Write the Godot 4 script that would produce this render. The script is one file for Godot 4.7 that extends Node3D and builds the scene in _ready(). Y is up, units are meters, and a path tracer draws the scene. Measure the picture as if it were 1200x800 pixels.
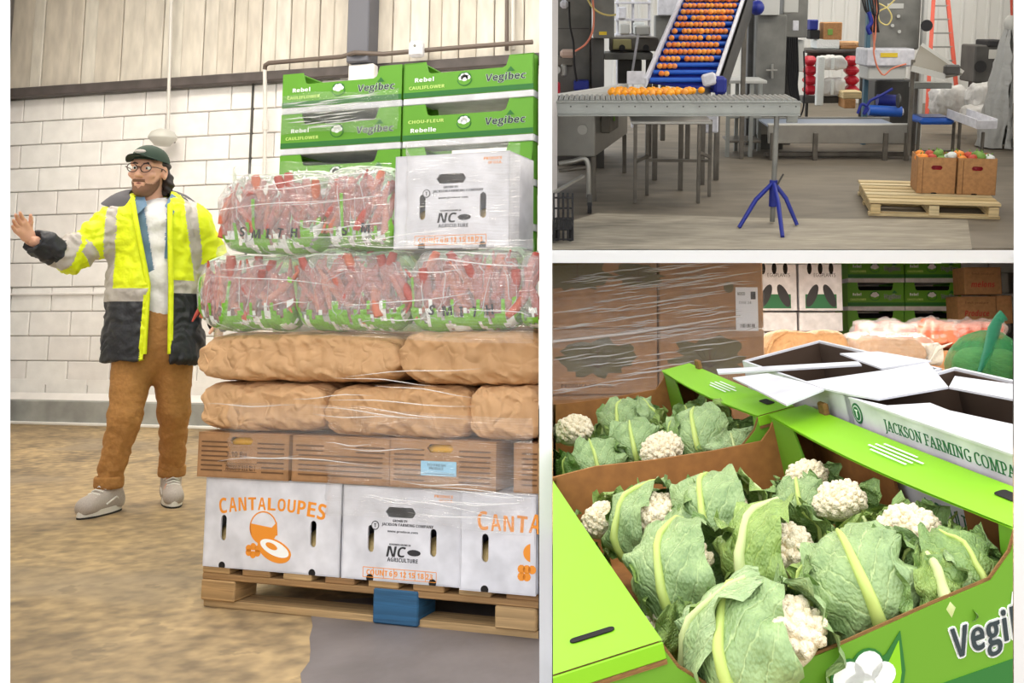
extends Node3D
# A produce warehouse seen from its open front: three bays side by side and above each other, parted by white boards.
# Left bay: a loaded pallet and a man in front of a block wall.  Upper right bay: an orange grading line on a raked floor.
# Lower right bay: trays of cauliflower in front of stacked cartons.

const EYE := Vector3(0, 0.86, 0)
const FOCAL := 1200.0            # pixels of a 1200 x 800 frame
const AXIS := Vector2(700, 230)  # where the lens axis meets the frame
var look := Basis()              # the camera's turn
var hall := Transform3D()        # the raked upper bay
const HALL_EYE := 1.91
var crate := Transform3D()       # the heap of trays in the lower bay
var pile := Transform3D()        # the loaded pallet in the left bay
var M := {}
var T := {}
var rng := RandomNumberGenerator.new()
var font_bold: SystemFont
var font_plain: SystemFont
var font_serif: SystemFont

class Geo:
	var v := PackedVector3Array()
	var n := PackedVector3Array()
	var uv := PackedVector2Array()
	var ix := PackedInt32Array()
	var col := PackedColorArray()

	func quad(a: Vector3, b: Vector3, c: Vector3, d: Vector3, nn := Vector3.ZERO) -> void:
		var m := nn if nn != Vector3.ZERO else (b - a).cross(c - a).normalized()
		var k := v.size()
		for p in [a, b, c, d]:
			v.append(p)
			n.append(m)
		uv.append(Vector2(0, 0)); uv.append(Vector2(1, 0)); uv.append(Vector2(1, 1)); uv.append(Vector2(0, 1))
		ix.append_array(PackedInt32Array([k, k + 1, k + 2, k, k + 2, k + 3]))

	func quad4(c: Array) -> Geo:
		quad(c[0], c[1], c[2], c[3])
		return self

	func tri(a: Vector3, b: Vector3, c: Vector3, nn := Vector3.ZERO) -> void:
		var m := nn if nn != Vector3.ZERO else (b - a).cross(c - a).normalized()
		var k := v.size()
		for p in [a, b, c]:
			v.append(p)
			n.append(m)
			uv.append(Vector2(0, 0))
		ix.append_array(PackedInt32Array([k, k + 1, k + 2]))

	func box(t: Transform3D, s: Vector3, bev := 0.0) -> Geo:
		var h := s * 0.5
		var b := minf(bev, minf(h.x, minf(h.y, h.z)) * 0.8)
		for ax in 3:
			var u := (ax + 1) % 3
			var w := (ax + 2) % 3
			for sg in [-1.0, 1.0]:
				var q := []
				for cu in [[-1.0, -1.0], [1.0, -1.0], [1.0, 1.0], [-1.0, 1.0]]:
					var p := Vector3.ZERO
					p[ax] = sg * h[ax]
					p[u] = cu[0] * (h[u] - b)
					p[w] = cu[1] * (h[w] - b)
					q.append(t * p)
				var m := Vector3.ZERO
				m[ax] = sg
				quad(q[0], q[1], q[2], q[3], (t.basis * m).normalized())
			if b > 0.0:
				for su in [-1.0, 1.0]:
					for sw in [-1.0, 1.0]:
						var q := []
						for e in [[-1.0, 0], [1.0, 0], [1.0, 1], [-1.0, 1]]:
							var p := Vector3.ZERO
							p[ax] = e[0] * (h[ax] - b)
							p[u] = su * (h[u] - (b if e[1] == 1 else 0.0))
							p[w] = sw * (h[w] - (b if e[1] == 0 else 0.0))
							q.append(t * p)
						var m := Vector3.ZERO
						m[u] = su
						m[w] = sw
						quad(q[0], q[1], q[2], q[3], (t.basis * m).normalized())
		if b > 0.0:
			for i in 8:
				var sg := Vector3(-1 if i & 1 else 1, -1 if i & 2 else 1, -1 if i & 4 else 1)
				var a := t * (sg * Vector3(h.x, h.y - b, h.z - b))
				var c := t * (sg * Vector3(h.x - b, h.y, h.z - b))
				var d := t * (sg * Vector3(h.x - b, h.y - b, h.z))
				tri(a, c, d, (t.basis * sg).normalized())
		return self

	func bar(a: Vector3, b: Vector3, w: float, d: float, bev := 0.0, up := Vector3.UP) -> Geo:
		var y := (b - a)
		var l := y.length()
		y = y / l
		var ref := up if absf(y.dot(up)) < 0.95 else Vector3.BACK
		var x := y.cross(ref).normalized()
		var z := x.cross(y).normalized()
		return box(Transform3D(Basis(x, y, z), (a + b) * 0.5), Vector3(w, l, d), bev)

	func tube(pts: Array, rad, sides := 8, caps := true, flat := 1.0) -> Geo:
		var k0 := v.size()
		var cnt := pts.size()
		var tn := []
		for i in cnt:
			var a: Vector3 = pts[maxi(i - 1, 0)]
			var b: Vector3 = pts[mini(i + 1, cnt - 1)]
			tn.append((b - a).normalized())
		var nx := Vector3.UP if absf(tn[0].y) < 0.9 else Vector3.RIGHT
		nx = (nx - tn[0] * nx.dot(tn[0])).normalized()
		var len := 0.0
		for i in cnt:
			if i > 0:
				len += (pts[i] - pts[i - 1]).length()
			nx = (nx - tn[i] * nx.dot(tn[i])).normalized()
			var ny: Vector3 = tn[i].cross(nx)
			var r: float = rad[i] if rad is Array else rad
			for s in sides + 1:
				var an := TAU * s / sides
				var m := nx * cos(an) + ny * sin(an) * flat
				v.append(pts[i] + m * r)
				n.append((nx * cos(an) + ny * sin(an)).normalized())
				uv.append(Vector2(float(s) / sides, len))
		for i in cnt - 1:
			for s in sides:
				var a := k0 + i * (sides + 1) + s
				ix.append_array(PackedInt32Array([a, a + 1, a + sides + 2, a, a + sides + 2, a + sides + 1]))
		if caps:
			for e in [0, cnt - 1]:
				var m: Vector3 = tn[e] * (-1.0 if e == 0 else 1.0)
				var k := v.size()
				v.append(pts[e]); n.append(m); uv.append(Vector2(0, 0))
				for s in sides + 1:
					v.append(v[k0 + e * (sides + 1) + s]); n.append(m); uv.append(Vector2(0, 0))
				for s in sides:
					ix.append_array(PackedInt32Array([k, k + 1 + s, k + 2 + s]))
		return self

	func cyl(a: Vector3, b: Vector3, r: float, sides := 12) -> Geo:
		return tube([a, b], r, sides)

	func grid(nu: int, nv: int, f: Callable, smooth := true) -> Geo:
		var k0 := v.size()
		for j in nv + 1:
			for i in nu + 1:
				var a := float(i) / nu
				var b := float(j) / nv
				v.append(f.call(a, b))
				n.append(Vector3.ZERO)
				uv.append(Vector2(a, b))
		var st := nu + 1
		for j in nv:
			for i in nu:
				var a := k0 + j * st + i
				ix.append_array(PackedInt32Array([a, a + 1, a + st + 1, a, a + st + 1, a + st]))
				var m := (v[a + st + 1] - v[a]).cross(v[a + st] - v[a + 1])
				for q in [a, a + 1, a + st + 1, a + st]:
					n[q] += m
		for q in range(k0, v.size()):
			n[q] = n[q].normalized() if n[q].length() > 1e-12 else Vector3.UP
		# seams that close on themselves share their normals
		for j in nv + 1:
			var a := k0 + j * st
			if v[a].distance_to(v[a + nu]) < 1e-6:
				var m := (n[a] + n[a + nu]).normalized()
				n[a] = m
				n[a + nu] = m
		return self

	func ball(c: Vector3, r: Vector3, nu := 12, nv := 8, t := Basis()) -> Geo:
		var k0 := v.size()
		for j in nv + 1:
			for i in nu + 1:
				var a := TAU * i / nu
				var b := PI * j / nv
				var d := Vector3(sin(b) * cos(a), cos(b), sin(b) * sin(a))
				v.append(c + t * (d * r))
				n.append((t * (d / r)).normalized())
				uv.append(Vector2(float(i) / nu, float(j) / nv))
		for j in nv:
			for i in nu:
				var a := k0 + j * (nu + 1) + i
				ix.append_array(PackedInt32Array([a, a + 1, a + nu + 2, a, a + nu + 2, a + nu + 1]))
		return self

	func lathe(t: Transform3D, prof: Array, sides := 20) -> Geo:
		var cnt := prof.size()
		return grid(sides, cnt - 1, func(a, b):
			var p: Vector2 = prof[roundi(b * (cnt - 1))]
			return t * Vector3(p.x * cos(TAU * a), p.y, p.x * sin(TAU * a)))

	func prism(t: Transform3D, poly: PackedVector2Array, depth: float) -> Geo:
		# outline in the local xy plane, pulled from z = 0 to z = depth
		var idx := Geometry2D.triangulate_polygon(poly)
		for side in [0, 1]:
			var k := v.size()
			var m := (t.basis * Vector3(0, 0, 1 if side else -1)).normalized()
			for p in poly:
				v.append(t * Vector3(p.x, p.y, depth if side else 0.0))
				n.append(m)
				uv.append(p)
			for q in idx:
				ix.append(k + q)
		var sgn := 1.0 if Geometry2D.is_polygon_clockwise(poly) else -1.0
		for i in poly.size():
			var a := poly[i]
			var b := poly[(i + 1) % poly.size()]
			var d := (b - a)
			var m2 := Vector2(-d.y, d.x).normalized() * sgn
			quad(t * Vector3(a.x, a.y, 0), t * Vector3(b.x, b.y, 0), t * Vector3(b.x, b.y, depth), t * Vector3(a.x, a.y, depth), (t.basis * Vector3(m2.x, m2.y, 0)).normalized())
		return self

	func add(g: Geo, t := Transform3D()) -> Geo:
		var k := v.size()
		var nb := t.basis.inverse().transposed()
		for i in g.v.size():
			v.append(t * g.v[i])
			n.append((nb * g.n[i]).normalized())
			uv.append(g.uv[i])
		for q in g.ix:
			ix.append(k + q)
		return self

	func mesh() -> ArrayMesh:
		var am := ArrayMesh.new()
		if ix.is_empty():
			return am
		for i in range(0, ix.size(), 3):
			var a := ix[i]
			var b := ix[i + 1]
			var c := ix[i + 2]
			if (v[b] - v[a]).cross(v[c] - v[a]).dot(n[a] + n[b] + n[c]) > 0.0:
				ix[i + 1] = c
				ix[i + 2] = b
		var ar := []
		ar.resize(Mesh.ARRAY_MAX)
		ar[Mesh.ARRAY_VERTEX] = v
		ar[Mesh.ARRAY_NORMAL] = n
		ar[Mesh.ARRAY_TEX_UV] = uv
		ar[Mesh.ARRAY_INDEX] = ix
		if col.size() == v.size():
			ar[Mesh.ARRAY_COLOR] = col
		am.add_surface_from_arrays(Mesh.PRIMITIVE_TRIANGLES, ar)
		return am

# ---------------------------------------------------------------- frames and places
func ray(px: float, py: float) -> Vector3:
	return look * Vector3((px - AXIS.x) / FOCAL, (AXIS.y - py) / FOCAL, -1.0)

func at(px: float, py: float, z: float) -> Vector3:  # the place seen there at that distance along the lens axis
	return EYE + ray(px, py) * z

func W(px: float, py: float, z: float) -> Vector3:   # ... at that distance back in the building
	var d := ray(px, py)
	return EYE + d * (z / -d.z)

func U(px: float, py: float, z: float) -> Vector3:   # the same in the upper bay's own axes
	var d := hall.basis.inverse() * ray(px, py)
	return Vector3(0, HALL_EYE, 0) + d * (z / -d.z)

func UG(px: float, py: float, y := 0.0) -> Vector3:  # on the upper bay's floor, or at a height above it
	var d := hall.basis.inverse() * ray(px, py)
	return Vector3(0, HALL_EYE, 0) + d * ((y - HALL_EYE) / d.y)

func onto(t: Transform3D, px: float, py: float, axis: int, k := 0.0) -> Vector3:  # where that line of sight meets the plane axis = k of frame t
	var i := t.affine_inverse()
	var d := i.basis * ray(px, py)
	var o := i * EYE
	return o + d * ((k - o[axis]) / d[axis])

func mv(x: float, y: float, z: float, yaw := 0.0) -> Transform3D:
	return Transform3D(Basis(Vector3.UP, deg_to_rad(yaw)), Vector3(x, y, z))

# ---------------------------------------------------------------- nodes
var taken := {}
func numbered(called: String) -> String:
	taken[called] = taken.get(called, -1) + 1
	return called if taken[called] == 0 else "%s_%03d" % [called, taken[called]]

func thing(called: String, label: String, category: String, t := Transform3D(), group := "") -> Node3D:
	var o := Node3D.new()
	o.name = numbered(called)
	add_child(o, true)
	o.transform = t
	o.set_meta("label", label)
	o.set_meta("category", category)
	if group:
		o.set_meta("group", group)
	return o

func part(called: String, g, m: Material, parent: Node, label := "", stuff := false) -> MeshInstance3D:
	var o := MeshInstance3D.new()
	o.name = called
	o.mesh = g.mesh() if g is Geo else g
	o.material_override = m
	parent.add_child(o, true)
	if label:
		o.set_meta("label", label)
	if stuff:
		o.set_meta("kind", "stuff")
	return o

func solo(called: String, g, m: Material, label: String, category: String, t := Transform3D(), group := "") -> MeshInstance3D:
	var o := MeshInstance3D.new()
	o.name = numbered(called)
	o.mesh = g.mesh() if g is Geo else g
	o.material_override = m
	add_child(o, true)
	o.transform = t
	o.set_meta("label", label)
	o.set_meta("category", category)
	if group:
		o.set_meta("group", group)
	return o

func struct(called: String, g, m: Material, label := "", t := Transform3D()) -> MeshInstance3D:
	var o := MeshInstance3D.new()
	o.name = called
	o.mesh = g.mesh() if g is Geo else g
	o.material_override = m
	add_child(o, true)
	o.transform = t
	o.set_meta("kind", "structure")
	if label:
		o.set_meta("label", label)
		o.set_meta("category", called.split("_")[0])
	return o

func dup(o: Node3D, t: Transform3D, label := "", group := "") -> Node3D:
	var r: Node3D = o.duplicate()
	var base := str(o.name)
	var re := RegEx.create_from_string("_\\d{3}$")
	r.name = numbered(re.sub(base, ""))
	add_child(r, true)
	r.transform = t
	if label:
		r.set_meta("label", label)
	if group:
		r.set_meta("group", group)
	return r

# ---------------------------------------------------------------- materials
func rgb(r: int, g: int, b: int) -> Color:
	return Color8(r, g, b)

func noise(seed_: int, freq: float, octaves := 4, kind := FastNoiseLite.TYPE_SIMPLEX_SMOOTH) -> FastNoiseLite:
	var f := FastNoiseLite.new()
	f.seed = seed_
	f.frequency = freq
	f.noise_type = kind
	f.fractal_octaves = octaves
	return f

func paint(size: int, f: Callable, mip := false) -> ImageTexture:  # a texture that repeats, from a function of (u, v) in 0..1
	var im := Image.create(size, size, false, Image.FORMAT_RGB8)
	for y in size:
		for x in size:
			im.set_pixel(x, y, f.call(float(x) / size, float(y) / size))
	return ImageTexture.create_from_image(im)

func tiled(f: FastNoiseLite, u: float, v: float, su: float, sv: float) -> float:  # noise with su x sv waves that repeats after 1 in u and v
	var a := lerpf(f.get_noise_2d(u * su, v * sv), f.get_noise_2d((u - 1.0) * su, v * sv), u)
	var b := lerpf(f.get_noise_2d(u * su, (v - 1.0) * sv), f.get_noise_2d((u - 1.0) * su, (v - 1.0) * sv), u)
	return lerpf(a, b, v) * 1.25

func soft(seed_: int, freq: float, lo: float, hi: float, octaves := 4, size := 256) -> NoiseTexture2D:
	var t := NoiseTexture2D.new()
	t.width = size
	t.height = size
	t.seamless = true
	t.noise = noise(seed_, freq, octaves)
	var g := Gradient.new()
	g.set_color(0, Color(lo, lo, lo))
	g.set_color(1, Color(hi, hi, hi))
	t.color_ramp = g
	return t

func mat(color: Color, rough := 0.7, o := {}) -> StandardMaterial3D:
	var m := StandardMaterial3D.new()
	m.albedo_color = color
	m.roughness = rough
	m.metallic = o.get("metal", 0.0)
	if o.has("spec"):
		m.metallic_specular = o.spec
	if o.has("tex"):
		m.albedo_texture = o.tex
	if o.has("bump"):
		m.heightmap_enabled = true
		m.heightmap_texture = o.bump
		m.heightmap_scale = o.get("deep", 0.2)
	if o.has("tri"):
		m.uv1_triplanar = true
		var k = o.tri
		m.uv1_scale = k if k is Vector3 else Vector3(k, k, k)
		m.uv1_world_triplanar = o.get("world", false)
	elif o.has("uvs"):
		m.uv1_scale = o.uvs
	if o.has("coat"):
		m.clearcoat_enabled = true
		m.clearcoat = o.coat
		m.clearcoat_roughness = 0.2
	if o.has("alpha"):
		m.transparency = BaseMaterial3D.TRANSPARENCY_ALPHA
		m.albedo_color.a = o.alpha
		m.cull_mode = BaseMaterial3D.CULL_DISABLED
	if o.has("back"):
		m.backlight_enabled = true
		m.backlight = o.back
	if o.get("two", false):
		m.cull_mode = BaseMaterial3D.CULL_DISABLED
	if o.has("sheen"):
		m.rim_enabled = true
		m.rim = o.sheen
	return m

# ---------------------------------------------------------------- lettering
func letters(g: Geo, s: String, t: Transform3D, high: float, wide := 0.0, font: Font = null, depth := 0.0012, slant := 0.0) -> Geo:
	# s centred on t's origin in t's xy plane; high is the height of its capitals
	var tm := TextMesh.new()
	tm.text = s
	tm.font = font if font else font_bold
	tm.font_size = 32
	tm.pixel_size = 0.01
	tm.depth = 0.02
	tm.curve_step = 3.0
	var ar := tm.get_mesh_arrays()
	if ar.is_empty():
		return g
	var vs: PackedVector3Array = ar[Mesh.ARRAY_VERTEX]
	var ns: PackedVector3Array = ar[Mesh.ARRAY_NORMAL]
	if vs.is_empty():
		return g
	var lo := vs[0]
	var hi := vs[0]
	for p in vs:
		lo = lo.min(p)
		hi = hi.max(p)
	var ky := high / 0.229
	var kx := wide / maxf(hi.x - lo.x, 0.001) if wide > 0.0 else ky
	var mid := Vector3((lo.x + hi.x) * 0.5, -0.005 + 0.0, 0)
	mid.y = (lo.y + hi.y) * 0.5
	var b := Basis(Vector3(kx, 0, 0), Vector3(slant * ky, ky, 0), Vector3(0, 0, depth / 0.02))
	var tt := t * Transform3D(b, Vector3.ZERO)
	var nb := tt.basis.inverse().transposed()
	var k := g.v.size()
	for i in vs.size():
		g.v.append(tt * (vs[i] - mid))
		g.n.append((nb * ns[i]).normalized())
		g.uv.append(Vector2.ZERO)
	var ids = ar[Mesh.ARRAY_INDEX]
	if ids != null and ids.size():
		for q in ids:
			g.ix.append(k + q)
	else:
		for q in vs.size():
			g.ix.append(k + q)
	return g

func oval(cx: float, cy: float, rx: float, ry: float, seg := 20, a0 := 0.0, a1 := TAU) -> PackedVector2Array:
	var p := PackedVector2Array()
	for i in seg:
		var a := a0 + (a1 - a0) * i / (seg if absf(a1 - a0 - TAU) < 0.01 else seg - 1)
		p.append(Vector2(cx + cos(a) * rx, cy + sin(a) * ry))
	return p

func rrect(cx: float, cy: float, w: float, h: float, r: float, seg := 4) -> PackedVector2Array:
	var p := PackedVector2Array()
	for c in [[1, 1, 0.0], [-1, 1, 0.5], [-1, -1, 1.0], [1, -1, 1.5]]:
		for i in seg + 1:
			var a: float = PI * (c[2] + 0.5 * i / seg)
			p.append(Vector2(cx + c[0] * (w * 0.5 - r) + cos(a) * r, cy + c[1] * (h * 0.5 - r) + sin(a) * r))
	return p

func face(t: Transform3D, x: float, y: float, z := 0.0) -> Transform3D:
	return t * Transform3D(Basis(), Vector3(x, y, z))

func _ready() -> void:
	rng.seed = 7
	look = Basis(Vector3.RIGHT, atan(155.0 / FOCAL))
	hall.basis = look * Basis(Vector3.RIGHT, atan(220.0 / FOCAL))
	hall.origin = EYE - hall.basis * Vector3(0, HALL_EYE, 0)
	crate = Transform3D(Basis(Vector3.BACK, deg_to_rad(12.63)) * Basis(Vector3.RIGHT, deg_to_rad(7.24)) * Basis(Vector3.UP, deg_to_rad(10.13)), Vector3(0.08, 0.478, -1.328))
	pile = mv(-1.237, 0, -3.33, -18.1)
	# camera
	var cam := Camera3D.new()
	cam.name = "camera"
	add_child(cam)
	cam.projection = Camera3D.PROJECTION_FRUSTUM
	cam.near = 0.05
	cam.far = 100.0
	cam.size = 0.05 * 800.0 / FOCAL
	cam.frustum_offset = Vector2((600.0 - AXIS.x) / FOCAL, (AXIS.y - 400.0) / FOCAL) * 0.05
	cam.transform = Transform3D(look, EYE)
	# bright overcast sky outside the open front
	var env := Environment.new()
	var sky := Sky.new()
	var sm := ProceduralSkyMaterial.new()
	sm.sky_top_color = Color(0.93, 0.95, 0.98)
	sm.sky_horizon_color = Color(0.97, 0.97, 0.97)
	sm.ground_horizon_color = Color(0.62, 0.61, 0.6)
	sm.ground_bottom_color = Color(0.5, 0.49, 0.48)
	sm.sky_energy_multiplier = 1.22
	sky.sky_material = sm
	env.background_mode = Environment.BG_SKY
	env.sky = sky
	env.tonemap_mode = Environment.TONE_MAPPER_LINEAR
	env.tonemap_exposure = 1.6
	env.sdfgi_enabled = true
	env.ssao_enabled = true
	env.ssil_enabled = true
	var we := WorldEnvironment.new()
	we.name = "environment"
	we.environment = env
	add_child(we)
	fonts()
	stuffs()
	# lamps: [place, frame, width, length, energy]
	for l in [
		[Vector3(-2.2, 4.85, -3.2), Transform3D(), 1.6, 1.0, 7.5],
		[Vector3(-3.4, 4.85, -6.6), Transform3D(), 3.0, 1.0, 8.0],
		[Vector3(-0.9, 4.85, -6.4), Transform3D(), 1.0, 1.0, 3.0],
		[Vector3(0.5, 2.7, -0.7), Transform3D(), 1.0, 1.0, 0.8],
		[Vector3(4.0, 4.6, -11.5), hall, 4.0, 0.6, 7.0],
		[Vector3(4.6, 4.6, -17.5), hall, 6.0, 0.6, 12.0],
	]:
		lamp(l[0], l[1], l[2], l[3], l[4])
	for z in [5.2, 7.2]:   # recessed panels under the floor shelf
		var along := ray(918, 308).normalized()
		var side := look.x
		var b := Basis(side, side.cross(along), -along)
		lamp(EYE + ray(918, 308) * z - b.y * 0.001, Transform3D(b, Vector3.ZERO), 0.3 * z, 0.3, 0.5 * z, "shelf_light")
	shell()
	left_bay()
	lower_bay()
	upper_bay()
	for ch in get_children():   # goods cut off by the boards of the right bays
		if ch is Node3D and ch.has_meta("category"):
			for n in ["support_carton", "vegetable_tray_020", "vegetable_tray_021", "open_carton", "produce_carton", "load_carton", "net_bag", "roller_conveyor", "wash_trough", "control_cabinet", "wire_cart", "feed_table", "covered_machine", "container", "cabbage", "print_carton", "cauliflower"]:
				if str(ch.name).begins_with(n):
					trim(ch, 648.0, 1187.0)

func lamp(p: Vector3, frame: Transform3D, w: float, l: float, e: float, called := "ceiling_light") -> void:
	var o := thing(called, "flat white light panel under the roof, out of the picture", "light", frame * Transform3D(Basis(), p), "roof light panels")
	if called == "shelf_light":
		o.position = p
		o.set_meta("label", "light panel let into the underside of the white floor shelf")
		o.set_meta("group", "shelf light panels")
	part("housing", Geo.new().box(mv(0, 0.018, 0), Vector3(w + 0.06, 0.014, l + 0.06), 0.004), M.steel, o)
	part("diffuser", Geo.new().box(mv(0, 0.005, 0), Vector3(w, 0.01, l)), M.glow, o)
	var a := AreaLight3D.new()
	a.name = "lamp"
	a.area_size = Vector2(w, l)
	a.light_energy = e
	a.light_color = Color(1.0, 0.97, 0.92)
	a.shadow_enabled = true
	a.transform = Transform3D(Basis(Vector3.RIGHT, -PI / 2), Vector3(0, -0.003, 0))
	o.add_child(a)
	a.set("area_range", 40.0)

func fonts() -> void:
	font_bold = SystemFont.new()
	font_bold.font_names = PackedStringArray(["Droid Sans"])
	font_bold.font_weight = 700
	font_plain = SystemFont.new()
	font_plain.font_names = PackedStringArray(["Droid Sans"])
	font_serif = SystemFont.new()
	font_serif.font_names = PackedStringArray(["Droid Serif"])

func stuffs() -> void:
	T.fleck = soft(3, 0.035, 0.86, 1.0)
	T.pale = soft(4, 0.02, 0.93, 1.0)
	T.blotch = soft(5, 0.012, 0.78, 1.0, 5)
	T.crease = soft(9, 0.02, 0.0, 1.0, 3)
	T.grit = soft(11, 0.12, 0.0, 1.0, 3)
	var wn := noise(21, 1.0, 4)
	T.grain = paint(256, func(u, v):
		var k := tiled(wn, u, v, 1.5, 14.0) * 0.5 + 0.5
		var f := 0.72 + 0.33 * k + 0.05 * sin(TAU * (v * 7.0 + k * 2.0))
		return Color(f, f * 0.985, f * 0.96))
	var pn := noise(31, 1.0, 3)
	T.paper = paint(256, func(u, v):   # creased paper, as height
		var a := absf(tiled(pn, u, v, 2.5, 2.5))
		var b := absf(tiled(pn, v, u, 4.0, 4.0))
		var k := clampf(minf(a, b) * 3.0, 0.0, 1.0)
		return Color(k, k, k))
	var sn := noise(41, 1.0, 3)
	T.streak = paint(256, func(u, v):   # stretched film, as height: streaks along u
		var k := tiled(sn, u, v, 1.2, 12.0) * 0.5 + 0.5
		return Color(k, k, k))
	var cn := noise(51, 1.0, 6)
	var cm := noise(57, 1.0, 3)
	T.floor = paint(640, func(u, v):
		var a := tiled(cn, u, v, 3.0, 3.0)
		var b := tiled(cn, v, u, 11.0, 11.0)
		var c := tiled(cm, u, v, 1.7, 2.4)
		var d := tiled(cm, u, v, 40.0, 40.0)
		var k := clampf(0.58 + 0.36 * a + 0.24 * b + 0.3 * d, 0.0, 1.0)
		var base := Color(0.35, 0.30, 0.235).lerp(Color(0.78, 0.67, 0.49), smoothstep(0.0, 1.0, k))
		base = base.lerp(Color(0.58, 0.52, 0.44), smoothstep(0.08, 0.45, c) * 0.7)
		if b > 0.32:
			base = base.lerp(Color(0.27, 0.24, 0.2), 0.22)
		return base)
	T.dust = paint(512, func(u, v):
		var a := tiled(cn, u, v, 3.0, 3.0) * 0.6 + tiled(cn, v, u, 12.0, 12.0) * 0.4
		var k := 0.86 + 0.3 * a
		return Color(k, k * 0.985, k * 0.95))
	M.white = mat(rgb(246, 246, 246), 0.8)
	M.glow = mat(rgb(255, 252, 245), 0.8)
	M.glow.emission_enabled = true
	M.glow.emission = Color(1, 0.97, 0.92)
	M.glow.emission_energy_multiplier = 1.0
	M.block = []
	for c in [rgb(250, 247, 244), rgb(246, 242, 239), rgb(252, 250, 247)]:
		M.block.append(mat(c, 0.7, {"tex": T.pale, "tri": 0.9, "bump": T.grit, "deep": 0.06, "world": true}))
	M.mortar = mat(rgb(196, 189, 184), 0.9)
	M.siding = []
	for c in [rgb(228, 220, 207), rgb(222, 213, 199), rgb(232, 226, 214)]:
		M.siding.append(mat(c, 0.55, {"tex": T.fleck, "tri": Vector3(0.9, 0.25, 0.9)}))
	M.beam = mat(rgb(92, 84, 82), 0.6, {"tex": T.blotch, "tri": 1.2})
	M.column = mat(rgb(98, 99, 108), 0.5)
	M.kerb = mat(rgb(176, 177, 172), 0.8, {"tex": T.blotch, "tri": 0.8})
	M.concrete = mat(rgb(255, 255, 255), 0.62, {"tex": T.floor, "tri": 0.27, "world": true, "bump": T.grit, "deep": 0.15})
	M.slab_grey = mat(rgb(133, 125, 124), 0.5, {"tex": T.blotch, "tri": 0.6, "world": true, "bump": T.grit, "deep": 0.08})
	M.hall_floor = mat(rgb(140, 131, 118), 0.6, {"tex": T.dust, "tri": Vector3(0.12, 0.12, 0.3)})
	M.hall_dust = mat(rgb(186, 178, 164), 0.8, {"tex": T.dust, "tri": Vector3(0.25, 0.25, 1.2)})
	M.hall_wall = mat(rgb(226, 226, 222), 0.6)
	M.conduit = mat(rgb(214, 210, 204), 0.45)
	M.pipe_brown = mat(rgb(104, 92, 84), 0.5)
	M.galv = mat(rgb(158, 160, 154), 0.45, {"metal": 0.4, "tex": T.pale, "tri": 1.0})
	M.steel = mat(rgb(172, 170, 163), 0.35, {"metal": 0.75, "tex": T.pale, "tri": 1.0})
	M.steel_dull = mat(rgb(126, 120, 110), 0.5, {"metal": 0.5, "tex": T.blotch, "tri": 1.0})
	M.grey_paint = mat(rgb(128, 127, 120), 0.5, {"tex": T.blotch, "tri": 0.8})
	M.grey_dark = mat(rgb(84, 82, 78), 0.55, {"tex": T.blotch, "tri": 0.8})
	M.grey_light = mat(rgb(196, 195, 188), 0.5)
	M.black = mat(rgb(22, 21, 22), 0.7)
	M.rubber = mat(rgb(40, 39, 40), 0.8)
	M.wood = []
	for c in [rgb(186, 150, 102), rgb(172, 134, 88), rgb(200, 166, 118), rgb(158, 120, 78)]:
		M.wood.append(mat(c, 0.75, {"tex": T.grain, "tri": Vector3(1.5, 5.0, 5.0)}))
	M.wood_blue = mat(rgb(44, 98, 140), 0.7, {"tex": T.grain, "tri": Vector3(1.5, 5.0, 5.0)})
	M.pine = []
	for c in [rgb(236, 214, 166), rgb(228, 204, 152), rgb(240, 222, 178)]:
		M.pine.append(mat(c, 0.7, {"tex": T.grain, "tri": Vector3(1.0, 4.0, 4.0)}))
	M.carton_white = mat(rgb(232, 231, 236), 0.6, {"tex": T.fleck, "tri": 1.0})
	M.carton_inner = mat(rgb(168, 128, 84), 0.8)
	M.carton_brown = mat(rgb(178, 132, 88), 0.75, {"tex": T.fleck, "tri": 2.0})
	M.carton_brown_dark = mat(rgb(150, 108, 70), 0.75)
	M.slot_dark = mat(rgb(104, 74, 48), 0.9)
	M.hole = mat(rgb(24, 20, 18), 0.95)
	M.melon = mat(rgb(206, 178, 120), 0.7, {"tex": T.fleck, "tri": 6.0, "bump": T.grit, "deep": 0.3})
	M.yellow_fruit = mat(rgb(240, 178, 26), 0.45)
	M.print_orange = mat(rgb(236, 146, 40), 0.6)
	M.print_black = mat(rgb(40, 40, 44), 0.6)
	M.print_white = mat(rgb(248, 250, 246), 0.6)
	M.print_green = mat(rgb(30, 106, 62), 0.6)
	M.print_red = mat(rgb(176, 48, 40), 0.6)
	M.print_brown = mat(rgb(96, 68, 46), 0.8)
	M.print_faint = mat(rgb(232, 172, 120), 0.7)
	M.tag_blue = mat(rgb(156, 206, 232), 0.6)
	M.kraft = mat(rgb(208, 164, 118), 0.72, {"tex": T.pale, "tri": 1.8, "bump": T.paper, "deep": 1.0})
	M.kraft2 = mat(rgb(200, 156, 110), 0.72, {"tex": T.pale, "tri": 1.6, "bump": T.paper, "deep": 1.0})
	M.film = mat(Color(1, 1, 1), 0.16, {"alpha": 0.05, "bump": T.streak, "deep": 0.5, "uvs": Vector3(2, 3, 1)})
	M.fold = mat(Color(1, 1, 1), 0.12, {"alpha": 0.35})
	M.bag_top = mat(rgb(196, 222, 190), 0.4, {"bump": T.crease, "deep": 0.8, "tri": 6.0, "alpha": 0.75})
	M.bag_film = mat(Color(1, 1, 1), 0.16, {"alpha": 0.2, "bump": T.crease, "deep": 1.6, "tri": 7.0})
	M.carrot = []
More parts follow.
